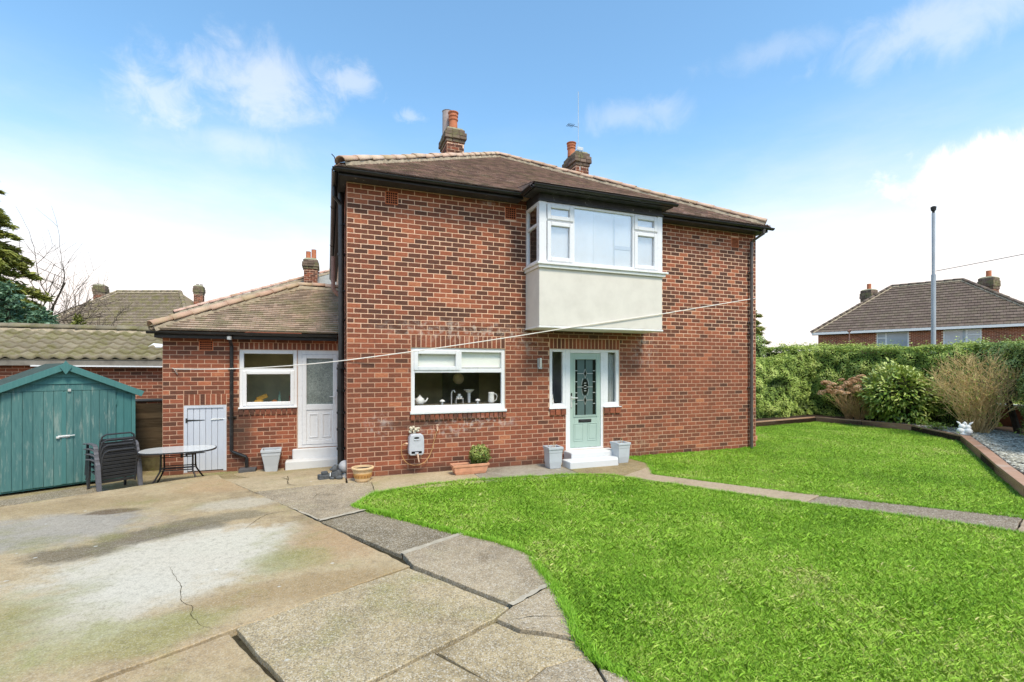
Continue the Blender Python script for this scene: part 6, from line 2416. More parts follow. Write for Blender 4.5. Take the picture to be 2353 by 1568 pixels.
# stack of garden chairs: the first is built, the rest are copies raised a little
def garden_chair(loc, rz, label):
    t = thing('garden_chair', loc, label, 'chair', 'stacked charcoal garden chairs by the shed', rz)
    # local: -y forwards, +y the back, z up
    W_ = .235
    bz0, bz1, by0, by1 = .16, .72, .19, .31
    f = MB()
    arc = [(-W_, by0, bz0), (-W_, by0 + .085, bz1 - .12), (-W_ + .02, by1 - .015, bz1 - .035), (-W_ + .07, by1, bz1), (W_ - .07, by1, bz1), (W_ - .02, by1 - .015, bz1 - .035), (W_, by0 + .085, bz1 - .12), (W_, by0, bz0)]
    f.tube(arc, .014, 8)
    f.build('back_frame', CHAIRM, t, local=True)
    for i in range(8):
        q = (i + .5) / 8
        zz, yy = bz0 + .01 + (bz1 - .075 - bz0) * q, by0 + .10 * q
        f = MB()
        f.obox((0, yy, zz), (W_ - .006, 0, 0), (0, .005, -.001), (0, .006, .024))
        f.build('back_slat', CHAIRM, t, local=True, bevel=.004)
    f = MB()
    f.tube([(-W_, by0, .27), (-W_, -.20, .33), (-W_ + .05, -.235, .325), (W_ - .05, -.235, .325), (W_, -.20, .33), (W_, by0, .27)], .013, 8)
    f.build('seat_frame', CHAIRM, t, local=True)
    for i in range(5):
        y = -.19 + i * .085
        f = MB()
        f.obox((0, y, .322 - .05 * (y + .2) / .4), (W_ - .006, 0, 0), (0, .032, -.004), (0, .0, .006))
        f.build('seat_slat', CHAIRM, t, local=True, bevel=.003)
    for sx in (-1, 1):
        f = MB()
        x = sx * (W_ + .045)
        path_ = [(-.25, .535), (-.05, .555), (.16, .55), (.215, .53), (.245, .48), (.258, .40), (.285, .2), (.31, 0)]
        for (a, b), (c, d) in zip(path_[:-1], path_[1:]):
            f.beam((x, a, b), (x, c, d), .060, .022, up=(0, 1, 0) if abs(d - b) > abs(c - a) else (0, 0, 1))
        f.build('arm', CHAIRARM, t, local=True, bevel=.006)
        f = MB()
        f.beam((sx * (W_ + .012), -.24, .53), (sx * (W_ + .02), -.30, 0), .03, .045, up=(0, -1, 0))
        f.build('front_leg', CHAIRM, t, local=True, bevel=.004)
    return t


CH = Vector((-3.70, 1.24, -.16))
CRZ = R(216)
fw = Vector((math.sin(CRZ), -math.cos(CRZ), 0))
labs = ['charcoal slatted garden chair at the bottom of the stack by the shed', 'charcoal garden chair lying second from the bottom of the stack',
        'charcoal garden chair lying second from the top of the stack', 'charcoal garden chair on top of the stack, its back standing highest']
c0 = garden_chair(CH, CRZ, labs[0])
for i in range(1, 4):
    c = copy_tree(c0)
    c.location = CH + Vector((0, 0, .085 * i)) + fw * .035 * i
    c.rotation_euler = (0, 0, CRZ + R(random.uniform(-1.2, 1.2)))
    c['label'] = labs[i]

# things on the kitchen window board
tp = thing('teapot', (1.30, .30, 1.07), 'white china teapot at the left end of the kitchen window sill', 'teapot')
f = MB()
f.lathe((1.30, .34, 1.07), [(.04, 0), (.075, .025), (.09, .07), (.08, .115), (.045, .14), (.04, .145), (.03, .16), (.0, .165)], 18)
f.ball((1.30, .34, 1.245), .014, 8, 6)
f.build('pot', CHINA, tp, smooth=True)
f = MB()
f.tube([(1.37, .34, 1.11), (1.42, .34, 1.15), (1.45, .34, 1.20)], [.022, .015, .01], 8)
f.build('spout', CHINA, tp, smooth=True)
f = MB()
f.tube([(1.22, .34, 1.10), (1.175, .34, 1.13), (1.175, .34, 1.17), (1.22, .34, 1.19)], .009, 8)
f.build('handle', CHINA, tp, smooth=True)
jg = thing('jug', (2.72, .33, 1.07), 'white china jug at the right end of the kitchen window sill', 'jug')
f = MB()
f.lathe((2.70, .33, 1.07), [(.055, 0), (.065, .04), (.06, .12), (.055, .19), (.062, .215), (.05, .215), (.045, .1)], 18)
f.build('jug_body', CHINA, jg, smooth=True)
f = MB()
f.tube([(2.755, .33, 1.25), (2.80, .33, 1.25), (2.825, .33, 1.20), (2.80, .33, 1.13), (2.76, .33, 1.10)], .009, 8)
f.build('handle', CHINA, jg, smooth=True)
for x, lb_ in ((1.72, 'small white toadstool ornament near the tap on the kitchen sill'), (2.42, 'small white toadstool ornament next to the jug on the kitchen sill')):
    m_ = thing('toadstool_ornament', (x, .32, 1.07), lb_, 'ornament', 'white toadstool ornaments on the kitchen sill')
    f = MB()
    f.lathe((x, .32, 1.07), [(.022, 0), (.018, .05)], 10)
    f.build('stalk', CHINA, m_)
    f = MB()
    f.lathe((x, .32, 1.115), [(.015, 0), (.055, .006), (.045, .03), (.02, .045), (.0, .052)], 14)
    f.build('cap', CHINA, m_, smooth=True)
tpp = MB()
tpp.tube([(1.93, .45, 1.07), (1.93, .45, 1.27), (1.945, .44, 1.32), (1.975, .42, 1.33), (1.99, .41, 1.29)], .011, 8)
tag(tpp.build('kitchen_tap', CHROME, None), 'bright curved kitchen tap behind the window board', 'tap')
bw_ = thing('dish_rack', (2.1, .5, 1.07), 'white cups piled in a rack in the middle of the kitchen window', 'dish rack')
f = MB()
for (x, q) in ((2.07, 1.16), (2.13, 1.16), (2.10, 1.205)):
    f.lathe((x, .5, q), [(.02, 0), (.028, .01), (.03, .05)], 10)
f.build('cup', CHINA, bw_)
f = MB()
f.tube([(2.03, .46, 1.07), (2.03, .46, 1.16), (2.17, .46, 1.16), (2.17, .46, 1.07)], .006, 6)
f.tube([(2.03, .54, 1.07), (2.03, .54, 1.16), (2.17, .54, 1.16), (2.17, .54, 1.07)], .006, 6)
f.build('wire_frame', CHROME, bw_)
bl = MB()
bl.lathe((2.33, .62, 1.07), [(.03, 0), (.03, .15), (.03, .19), (.10, .25), (.115, .262), (.105, .262), (.03, .2)], 16)
tag(bl.build('pedestal_bowl', CHINA, None), 'white bowl on a tall foot behind the kitchen window', 'bowl')
pl_ = thing('pendant_lamp', (2.3, 1.2, 2.5), 'cream globe lampshade hanging in the kitchen', 'lamp')
f = MB()
f.ball((2.293, 1.2, 1.688), .118, 22, 14)
f.build('shade', CREAM, pl_, smooth=True)
f = MB()
f.tube([(2.293, 1.2, 1.80), (2.293, 1.2, 2.5)], .006, 6)
f.build('flex', IRON, pl_)
for (x, lb_, cat) in ((4.0, 'small white pointed ornament in the left side light of the front door', 'ornament'), (5.27, 'small white ornament in the right side light of the front door', 'ornament')):
    f = MB()
    f.lathe((x, .13, 1.19), [(.028, 0), (.028, .02), (.02, .03), (.022, .06), (.012, .1), (.004, .19 if x < 5 else .11)], 10)
    tag(f.build('sill_ornament', CHINA, None, smooth=True), lb_, cat)
# everything stands on the inner window board, level with the top of the bottom rail
for nm_ in ('teapot', 'jug', 'toadstool_ornament', 'toadstool_ornament.001', 'kitchen_tap', 'dish_rack', 'pedestal_bowl'):
    bpy.data.objects[nm_].location.z += .152
    bpy.data.objects[nm_].location.y -= .12
# things on the utility room shelf
for (x, q, w_, h_, m_, nm, lb_, cat) in ((-1.62, 1.17, .10, .09, plain('yellow_pack', (.72, .42, .08), .6, .3), 'food_packet', 'yellow packet on the shelf behind the extension window', 'packet'),
                                         (-1.38, 1.17, .05, .05, plain('orange_pack', (.68, .25, .08), .6, .3), 'orange_tub', 'small orange tub on the shelf behind the extension window', 'tub'),
                                         (-1.28, 1.17, .03, .24, plain('green_bottle', (.22, .36, .28), .3, .5), 'tall_bottle', 'tall pale green bottle behind the extension window', 'bottle'),
                                         (-1.07, 1.17, .04, .13, plain('pink_box', (.50, .20, .17), .6, .3), 'pink_carton', 'pink carton at the right edge of the extension window', 'carton')):
    f = MB()
    if nm == 'tall_bottle':
        f.lathe((x, EY + .42, q), [(w_, 0), (w_ * 1.05, .02), (w_, h_ * .6), (w_ * .45, h_ * .75), (w_ * .4, h_)], 12)
    elif nm == 'food_packet':
        f.obox((x, EY + .45, q + h_ * 1.3), (w_, 0, .04), (0, .04, 0), (-.02, 0, h_ * .45))
        f.obox((x - .06, EY + .40, q + h_ * .35), (w_ * .8, 0, 0), (0, .04, 0), (0.01, 0, h_ * .35))
    else:
        f.obox((x, EY + .42, q + h_ / 2), (w_ / 2 if nm == 'pink_carton' else w_, 0, 0), (0, .03, 0), (0, 0, h_ / 2))
        f.obox((x, EY + .42, q + h_ + .008), (w_ * .45, 0, 0), (0, .025, 0), (0, 0, .008))
    tag(f.build(nm, m_, None, bevel=.006), lb_, cat)

# white garden figure on the slate
wf = thing('garden_figure', (15.33, -1.22, .14), 'white plaster garden figure of two small animals with ears on the slate chippings', 'ornament', rz=R(-60))
f = MB()
f.ball((0, 0, .10), .13, sc=(1.1, .85, .8))
f.ball((.06, -.08, .12), .085)
f.ball((-.09, -.04, .13), .085)
f.ball((.05, -.03, .22), .07)
f.ball((-.06, -.02, .235), .075)
f.ball((.0, -.10, .05), .06, sc=(1.8, .7, .8))
f.build('figure_body', PLASTER, wf, local=True, smooth=True)
for sx, q in ((-1, -.06), (1, .05)):
    for k in (-1, 1):
        f = MB()
        f.tube([(q + k * .02, -.0, .27), (q + k * .05 + sx * .01, .0, .33), (q + k * .085 + sx * .02, .0, .37)], [.022, .026, .008], 8)
        f.build('ear', PLASTER, wf, local=True, smooth=True)

# aerial mast on the right chimney and one small aerial
ae = thing('aerial_mast', (6.72, 4.05, 8.3), 'thin aerial mast with a small aerial fixed to the right-hand chimney', 'aerial')
f = MB()
f.tube([(6.62, 3.83, 8.0), (6.62, 3.83, 8.50), (6.62, 3.83, 10.1)], .008, 6)
f.tube([(6.66, 3.80, 7.75), (6.66, 3.80, 8.46)], .014, 6)
f.box((6.56, 3.78, 8.36), (6.76, 3.80, 8.45))
f.build('mast', STEEL, ae)
f = MB()
f.tube([(6.62, 3.83, 9.05), (6.28, 3.83, 9.06)], .006, 6)
for i in range(5):
    x = 6.27 + i * .045
    f.tube([(x, 3.73, 9.06), (x, 3.93, 9.06)], .006, 5)
f.build('aerial', IRON, ae)
# ------------------------------------------------------------------ hedges
def hedge(name, pts, hts, thick, nleaf, label, mat_, size=(.045, .085), z0=.1, tone0=.54, wob=.14, base=.0, gap=None):
    """clipped hedge along a line: dark twiggy inside, leaves over front, back and top"""
    pts = [Vector(p) for p in pts]
    t = thing(name, (pts[0].x, pts[0].y, z0), label, 'hedge')
    seg = [(pts[i + 1] - pts[i]).length for i in range(len(pts) - 1)]
    tot = sum(seg)
    cum = [0]
    for s_ in seg:
        cum.append(cum[-1] + s_)
    cum = np.array(cum)
    px, py, ph = np.array([p.x for p in pts]), np.array([p.y for p in pts]), np.array(hts)
    n = nleaf
    u = rng.uniform(0, tot, n)
    X_, Y_, H_ = np.interp(u, cum, px), np.interp(u, cum, py), np.interp(u, cum, ph)
    idx = np.clip(np.searchsorted(cum, u) - 1, 0, len(seg) - 1)
    dirs = np.array([[(pts[i + 1].x - pts[i].x) / seg[i], (pts[i + 1].y - pts[i].y) / seg[i]] for i in range(len(seg))])
    dx, dy = dirs[idx, 0], dirs[idx, 1]
    nx, ny = -dy, dx
    face = rng.random(n)
    hmean = float(np.mean(ph)) - z0
    fr = hmean / (2 * hmean + thick)
    side = np.where(face < fr, 1., -1.)
    top = face > 2 * fr
    v = rng.random(n)
    off = np.where(top, (v - .5) * thick, side * thick / 2)
    zz = np.where(top, H_, z0 + base + (H_ - z0 - base) * v)
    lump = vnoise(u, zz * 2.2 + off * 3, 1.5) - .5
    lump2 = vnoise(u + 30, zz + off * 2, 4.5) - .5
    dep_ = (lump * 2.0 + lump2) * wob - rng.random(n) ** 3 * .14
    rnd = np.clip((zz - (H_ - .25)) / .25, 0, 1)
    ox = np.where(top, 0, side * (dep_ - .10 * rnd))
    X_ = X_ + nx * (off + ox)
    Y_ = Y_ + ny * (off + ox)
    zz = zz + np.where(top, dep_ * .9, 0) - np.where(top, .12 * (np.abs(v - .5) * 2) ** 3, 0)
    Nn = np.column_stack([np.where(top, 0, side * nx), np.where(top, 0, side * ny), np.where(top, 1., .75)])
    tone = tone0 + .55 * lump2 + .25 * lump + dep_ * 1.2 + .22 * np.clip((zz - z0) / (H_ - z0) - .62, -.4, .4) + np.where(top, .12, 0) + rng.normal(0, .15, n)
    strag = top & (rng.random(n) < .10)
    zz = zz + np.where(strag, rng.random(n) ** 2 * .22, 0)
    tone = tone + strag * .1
    sz = rng.uniform(size[0], size[1], n)
    if gap is not None:
        ok = ~gap(X_, Y_, zz)
        X_, Y_, zz, Nn, tone, sz = X_[ok], Y_[ok], zz[ok], Nn[ok], tone[ok], sz[ok]
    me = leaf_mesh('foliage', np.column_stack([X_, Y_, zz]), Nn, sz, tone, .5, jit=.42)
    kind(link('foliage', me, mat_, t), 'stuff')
    # inside
    f = MB()
    for i in range(len(seg)):
        a, b = pts[i], pts[i + 1]
        d = (b - a).normalized()
        nn = Vector((-d.y, d.x))
        w_ = thick / 2 - .25
        m = max(1, int(seg[i] / .5))
        for k in range(m):
            p, q = a.lerp(b, k / m), a.lerp(b, (k + 1) / m)
            h = hts[i] + (hts[i + 1] - hts[i]) * (k + .5) / m - .2
            zb_ = z0 + base
            if gap is not None and gap(np.array([(p.x + q.x) / 2]), np.array([(p.y + q.y) / 2]), np.array([z0 + .3]))[0]:
                zb_ = 1.25
            f.prism([(p.x + nn.x * w_, p.y + nn.y * w_), (p.x - nn.x * w_, p.y - nn.y * w_), (q.x - nn.x * w_, q.y - nn.y * w_), (q.x + nn.x * w_, q.y + nn.y * w_)], zb_, h + random.uniform(-.06, .02))
    f.build('branches', CORE, t)
    return t


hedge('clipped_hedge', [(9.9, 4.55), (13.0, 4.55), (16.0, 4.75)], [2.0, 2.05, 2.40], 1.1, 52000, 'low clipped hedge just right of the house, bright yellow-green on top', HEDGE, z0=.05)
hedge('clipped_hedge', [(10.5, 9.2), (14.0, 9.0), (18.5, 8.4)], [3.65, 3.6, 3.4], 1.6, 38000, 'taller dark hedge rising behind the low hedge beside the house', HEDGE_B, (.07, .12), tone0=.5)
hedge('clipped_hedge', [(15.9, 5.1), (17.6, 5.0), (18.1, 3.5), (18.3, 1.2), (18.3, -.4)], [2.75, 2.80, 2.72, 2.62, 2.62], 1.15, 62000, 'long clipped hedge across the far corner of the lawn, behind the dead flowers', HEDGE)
gapf = lambda x, y, q: (q < 1.15) & (q > .0) & (x > 16.6)
hedge('clipped_hedge', [(18.4, -.2), (17.6, -1.6), (16.2, -3.1), (13.4, -4.9)], [2.68, 2.62, 2.55, 2.5], 1.1, 62000, 'tall clipped hedge at the right edge with bare trunks under it', HEDGE_B, gap=lambda x, y, q: (q < 1.0 + .25 * vnoise(x, y, 2.)) & (x > 16.75), tone0=.47)
f = MB()
for (x, y, lx, ly) in ((17.55, -1.35, -.5, .15), (17.0, -2.2, -.25, .2), (17.2, -1.8, .2, .1)):
    f.tube([(x, y, .05), (x + lx * .4, y + ly * .4, .7), (x + lx, y + ly, 1.6)], [.09, .075, .06], 8)
kk = thing('hedge_trunks', (17.4, -1.5, .05), 'bare leaning trunks under the right-hand hedge', 'trunk')
bpy.data.objects.remove(kk)
hd = [o for o in bpy.data.objects if o.name.startswith('clipped_hedge') and o.type == 'EMPTY'][-1]
f.build('trunk', BARK_D, hd)
# low garden wall seen through the gap under the hedge
gw = thing('garden_wall', (19.2, -1.6, -.2), 'low dark garden wall with pale coping, seen through the gap under the hedge', 'wall')
f = MB()
f.beam((19.6, .4, .35), (18.6, -3.4, .35), .2, .75)
f.build('wall_body', BRICK, gw)
f = MB()
f.beam((19.6, .4, .765), (18.6, -3.4, .765), .28, .07)
f.build('coping', STONE_L, gw)
kind(link('low_weeds', leaf_mesh('low_weeds', np.column_stack([rng.uniform(19.5, 24, 6000), rng.uniform(-5, 2, 6000), rng.uniform(.2, .95, 6000)]), np.tile([0, 0, 1.], (6000, 1)), rng.uniform(.08, .16, 6000), .7 + rng.normal(0, .15, 6000)), HEDGE), 'stuff')


hedge('reflection_hedge', [(-20, -17), (36, -17)], [3.6, 3.6], 1.2, 24000, 'long unseen hedge added behind the camera to darken the window reflections', HEDGE, (.10, .16), z0=-.3)  # added out of view, height and length set to darken window reflections


# ------------------------------------------------------------------ shrubs in the bed
def stems(mb, c, n, h, spread, r0=.008, kinks=4, lean=(0, 0), tips=None, bend=.25, rbase=.12, wig=.03):
    for i in range(n):
        a = random.uniform(0, 2 * math.pi)
        s_ = spread * math.sqrt(random.random())
        hh = h * random.uniform(.65, 1.05) * (1 - .25 * (s_ / spread) ** 2)
        p = Vector((c[0] + rbase * math.cos(a) * random.random(), c[1] + rbase * math.sin(a) * random.random(), c[2]))
        end = Vector((c[0] + s_ * math.cos(a) + lean[0], c[1] + s_ * math.sin(a) + lean[1], c[2] + hh))
        pts = [p]
        for k in range(1, kinks + 1):
            t = k / kinks
            q = p.lerp(end, t)
            q += Vector((random.gauss(0, wig), random.gauss(0, wig), 0)) * hh
            q.z = p.z + hh * (t ** (1 - bend * s_ / max(spread, .01)))
            pts.append(q)
        mb.tube(pts, [r0 * (1 - .7 * k / kinks) for k in range(kinks + 1)], 5, cap=False)
        if tips is not None:
            tips.append((pts[-1], (pts[-1] - pts[-2]).normalized(), pts))


hy = thing('dead_hydrangea', (16.8, 2.8, .13), 'dead hydrangea with brown flower heads on bare stems in the raised bed', 'shrub')
f = MB()
tips = []
stems(f, (16.85, 2.85, .13), 60, 1.55, .85, .011, 4, tips=tips)
stems(f, (16.85, 2.5, .13), 110, .95, .9, .008, 3)
f.build('stems', DRYSTEM, hy)


def flower_head(r):
    n = 190
    d = unit(rng.normal(0, 1, (n, 3)))
    d[:, 2] = np.abs(d[:, 2]) * .75 - .15
    P_ = d * r * np.array([1, 1, .75])
    return leaf_mesh('flower_head', P_, d, rng.uniform(.025, .045, n), .5 + .25 * d[:, 2] + rng.normal(0, .15, n), .9, .05)


FH = []
for r in (.10, .125, .15):
    me = flower_head(r)
    me.materials.append(DRYFLOWER)
    FH.append(me)
tips = [t_ for t_ in tips if t_[0].z > 1.0]
random.shuffle(tips)
for p, d, _ in tips[:40]:
    o = bpy.data.objects.new('flower_head', random.choice(FH))
    COL.objects.link(o)
    o.location = p
    o.rotation_euler = (random.gauss(0, .3), random.gauss(0, .3), random.uniform(0, 6))
    adopt(o, hy)

# laurel: leaves large enough to tell apart
la = thing('laurel_bush', (17.0, 1.35, .13), 'glossy bright green laurel bush next to the dead hydrangea', 'shrub')
lc = np.array([17.05, 1.4, 1.03])
f = MB()
stems(f, (17.05, 1.4, .13), 30, 1.2, .6, .014, 3)
f.build('stems', BARK, la)
f = MB()
f.ball(tuple(lc), .58, 14, 9, sc=(1, 1.05, 1.15))
f.build('inner_shade', CORE, la)


def laurel_leaf(tn):
    mb = MB()
    mb.tone = tn
    L_, w_ = .13, .027
    v = []
    for t, wd in ((0, .0), (.2, .75), (.5, 1.), (.8, .65), (1., .0)):
        x = t * L_
        zz = -.02 * (t - .3) ** 2 * 2
        if wd == 0:
            v.append((x, 0, zz))
        else:
            v += [(x, -w_ * wd, zz + .008), (x, 0, zz), (x, w_ * wd, zz + .008)]
    fs = [(0, 2, 1), (0, 3, 2)]
    for i in range(2):
        a = 1 + i * 3
        fs += [(a, a + 1, a + 4, a + 3), (a + 1, a + 2, a + 5, a + 4)]
    fs += [(7, 8, 10), (8, 9, 10)]
    mb.add(v, fs)
    me = mb.mesh('leaf')
    me.materials.append(LAUREL)
    return me


LV = [laurel_leaf(t_) for t_ in (.2, .35, .45, .55, .65, .75, .85, .95)]
st_ = MB()
cnt_l = []
for i in range(3600):
    d = Vector((random.gauss(0, 1), random.gauss(0, 1), random.gauss(.15, 1))).normalized()
    rr_ = random.uniform(.72, 1.05)
    lump = .72 + .55 * float(vnoise(np.array([d.x * 2 + 5]), np.array([d.z * 2 + d.y]), 1.4)[0])
    p = Vector(lc) + Vector((d.x * .88, d.y * .92, d.z * .93)) * rr_ * lump
    if p.z < .2:
        continue
    ax = (d + Vector((random.gauss(0, .5), random.gauss(0, .5), random.gauss(-.15, .4)))).normalized()
    up_ = (d * .6 + Vector((0, 0, .8)) + Vector((random.gauss(0, .3), random.gauss(0, .3), 0))).normalized()
    sdv = up_.cross(ax).normalized()
    up_ = ax.cross(sdv)
    cnt_l.append(((p - CAM).length + random.random() * .2, p, ax, sdv, up_, min(7, max(0, int(3.0 + 3 * (rr_ - .72) / .33 + 2.0 * d.z + random.gauss(0, 1.2)))), random.uniform(.8, 1.35)))
cnt_l.sort(key=lambda t_: t_[0])
for k, (_, p, ax, sdv, up_, q, s_) in enumerate(cnt_l):
    M_ = Matrix(((ax.x, sdv.x, up_.x, p.x), (ax.y, sdv.y, up_.y, p.y), (ax.z, sdv.z, up_.z, p.z), (0, 0, 0, 1))) @ Matrix.Diagonal((s_, s_, s_, 1))
    if k < 260:
        o = bpy.data.objects.new('leaf', LV[q])
        COL.objects.link(o)
        o.matrix_basis = M_
        adopt(o, la)
    else:
        me = LV[q]
        st_.tone = (.2, .35, .45, .55, .65, .75, .85, .95)[q]
        st_.add([M_ @ v.co for v in me.vertices], [tuple(pp.vertices) for pp in me.polygons])
kind(st_.build('small_leaves', LAUREL, la), 'stuff')

# bare twiggy shrub
tw = thing('bare_shrub', (16.0, -.9, .13), 'big leafless tan shrub fanning upwards next to the white garden figure', 'shrub')
f = MB()
tips = []
TC = (16.35, -1.0, .13)
stems(f, TC, 125, 2.3, 1.1, .009, 6, lean=(.05, .1), tips=tips, bend=.12, rbase=.24, wig=.05)
for p, d, pts in list(tips):
    for k in range(7):
        q = pts[random.choice((2, 3, 4, 4, 5, 5))]
        dd = (d + Vector((random.gauss(0, .7), random.gauss(0, .7), random.gauss(.1, .45)))).normalized()
        L_ = random.uniform(.15, .5)
        m1 = q + dd * L_ * .5 + Vector((random.gauss(0, .03), random.gauss(0, .03), .02))
        f.tube([q, m1, q + dd * L_ + Vector((random.gauss(0, .05), random.gauss(0, .05), .05))], [.005, .0035, .002], 4, cap=False)
        d2 = (dd + Vector((random.gauss(0, .7), random.gauss(0, .7), random.gauss(.2, .4)))).normalized()
        f.tube([m1, m1 + d2 * L_ * .5], [.0035, .0018], 4, cap=False)
f.build('stems', TWIG, tw)
n = 2600
src = np.array([(random.choice(t_[2][2:])[:]) for t_ in tips for _ in range(18)][:n])
n = len(src)
P_ = src + rng.normal(0, .10, (n, 3))
kind(link('sparse_leaves', leaf_mesh('sparse_leaves', P_, rng.normal(0, 1, (n, 3)), rng.uniform(.03, .065, n), .6 + rng.normal(0, .15, n), .4), HEDGE, tw), 'stuff')
# small plants on the bed
for (x, y, r, lb_) in ((16.7, -2.1, .28, 'small green plant on the soil to the right of the white figure'), (16.2, -.1, .25, 'small green seedling under the bare shrub, near the laurel')):
    sp_ = thing('bed_plant', (x, y, .13), lb_, 'plant')
    n = 260
    P_ = np.column_stack([x + rng.normal(0, r * .6, n), y + rng.normal(0, r * .6, n), .14 + rng.random(n) * r * .8])
    link('leaves', leaf_mesh('leaves', P_, np.tile([0, 0, 1.], (n, 1)), rng.uniform(.05, .09, n), .55 + rng.normal(0, .15, n)), HEDGE, sp_)
    f = MB()
    stems(f, (x, y, .1), 10, r * .8, r * .6, .005, 2)
    f.build('stems', BARK, sp_)


# ------------------------------------------------------------------ trees
def conifer(name, c, h, r, n, label, mat_, size=(.15, .32), bare=.1, droop=.25, cat='tree', flat=.0):
    t = thing(name, c, label, cat)
    f = MB()
    f.tube([c, (c[0] + .05, c[1], c[2] + h * .5), (c[0], c[1], c[2] + h * .98)], [r * .09 + .03, r * .05 + .02, .01], 8)
    nb_ = int(70 + h * 9)
    B = []
    for i in range(nb_):
        q = bare + (1 - bare) * (i / nb_)
        a = i * 2.4 + random.gauss(0, .3)
        rr_ = r * (1 - q) ** .75 * random.uniform(.72, 1.12) + .05
        p0 = Vector((c[0], c[1], c[2] + h * q))
        d = Vector((math.cos(a), math.sin(a), 0))
        p1 = p0 + d * rr_ * .55 + Vector((0, 0, rr_ * .10))
        p2 = p0 + d * rr_ + Vector((0, 0, -rr_ * droop + .1))
        f.tube([p0, p1, p2], [.02 + .006 * rr_, .012, .004], 5, cap=False)
        B.append((p0, p1, p2, rr_))
    f.build('trunk', BARK_D, t)
    wts = np.array([b[3] ** 1.3 for b in B])
    wts /= wts.sum()
    ch = rng.choice(len(B), n, p=wts)
    u = rng.random(n) ** .55
    Bp = np.array([[list(b[0]), list(b[1]), list(b[2])] for b in B])[ch]
    uu = u[:, None]
    P_ = Bp[:, 0] * (1 - uu) ** 2 + 2 * Bp[:, 1] * uu * (1 - uu) + Bp[:, 2] * uu ** 2
    ax = unit(Bp[:, 2] - Bp[:, 0])
    rad = np.array([b[3] for b in B])[ch]
    P_ = P_ + rng.normal(0, 1, (n, 3)) * (rad * .10 * (1.15 - u * .8))[:, None] * np.array([1, 1, .7])
    tone = .32 + .38 * u + rng.normal(0, .14, n) + .15 * (vnoise(P_[:, 0] + P_[:, 1], P_[:, 2], 1.3) - .5)
    kind(link('crown', leaf_mesh('crown', P_, np.tile([0, 0, 1.], (n, 1)), rng.uniform(*size, n), tone, .28, .06, axis=ax, jit=.7), mat_, t), 'stuff')
    return t


conifer('conifer_tree', (-15.7, 20.7, -.3), 12.6, 4.0, 50000, 'tall dark conifer at the left edge of the picture', CONIFER, (.22, .5), droop=.18)
conifer('conifer_tree', (-10.8, 13.3, -.3), 5.2, 3.0, 30000, 'blue-green conifer behind the garage roof, in front of the tall dark one', CONIFER_B, (.14, .3), droop=.1)
conifer('conifer_tree', (-9.75, 13.2, -.3), 4.35, 1.7, 14000, 'smaller blue-green conifer overlapping the larger one behind the garage', CONIFER_B, (.14, .3), droop=.1)
conifer('conifer_tree', (-8.55, 12.6, -.3), 4.05, .85, 9000, 'small yellow-green conifer by itself above the garage ridge', CONIFER, (.12, .26), droop=.05)
conifer('conifer_tree', (19.0, 9.6, -.3), 6.1, 2.3, 22000, 'dark green conifer showing just past the right corner of the house', CONIFER, (.14, .3), droop=.1)


def bare_tree(name, c, h, label, seed, spread=.55, lean=(0, 0)):
    rs = random.Random(seed)
    t = thing(name, c, label, 'tree')
    f = MB()
    g_ = MB()

    def grow(p, d, L_, r, lvl, mb):
        pts, q, dd = [p], p, d
        k = 4
        for i in range(k):
            dd = (dd + Vector((rs.gauss(0, .10), rs.gauss(0, .10), rs.gauss(.03, .06)))).normalized()
            q = q + dd * L_ / k
            pts.append(q)
        mb.tube(pts, [r * (1 - .45 * i / k) for i in range(k + 1)], 6 if lvl < 2 else 4, cap=False)
        if lvl >= 4:
            return
        for i in range(rs.choice((3, 4)) if lvl else 5):
            j = rs.randint(1, k) if lvl else rs.randint(2, k)
            ax_ = Vector((rs.gauss(0, 1), rs.gauss(0, 1), rs.gauss(.15, .5))).normalized()
            nd = (dd * .75 + ax_ * spread * (1.1 if lvl else 1.4)).normalized()
            grow(pts[j], nd, L_ * rs.uniform(.55, .8), r * .5 * (1 - .3 * j / k) + .003, lvl + 1, g_)

    grow(Vector(c), Vector((lean[0], lean[1], 1)).normalized(), h * .42, h * .016, 0, f)
    f.build('trunk', BARK, t)
    g_.build('branches', BARK, t)
    return t


bare_tree('bare_tree', (-16.3, 25.2, -.3), 11.4, 'tall leafless tree leaning right from behind the dark conifer', 4, lean=(.30, -.1))
bare_tree('bare_tree', (-14.2, 26.2, -.3), 8.2, 'lower leafless tree behind the green conifers', 9, lean=(.12, 0))


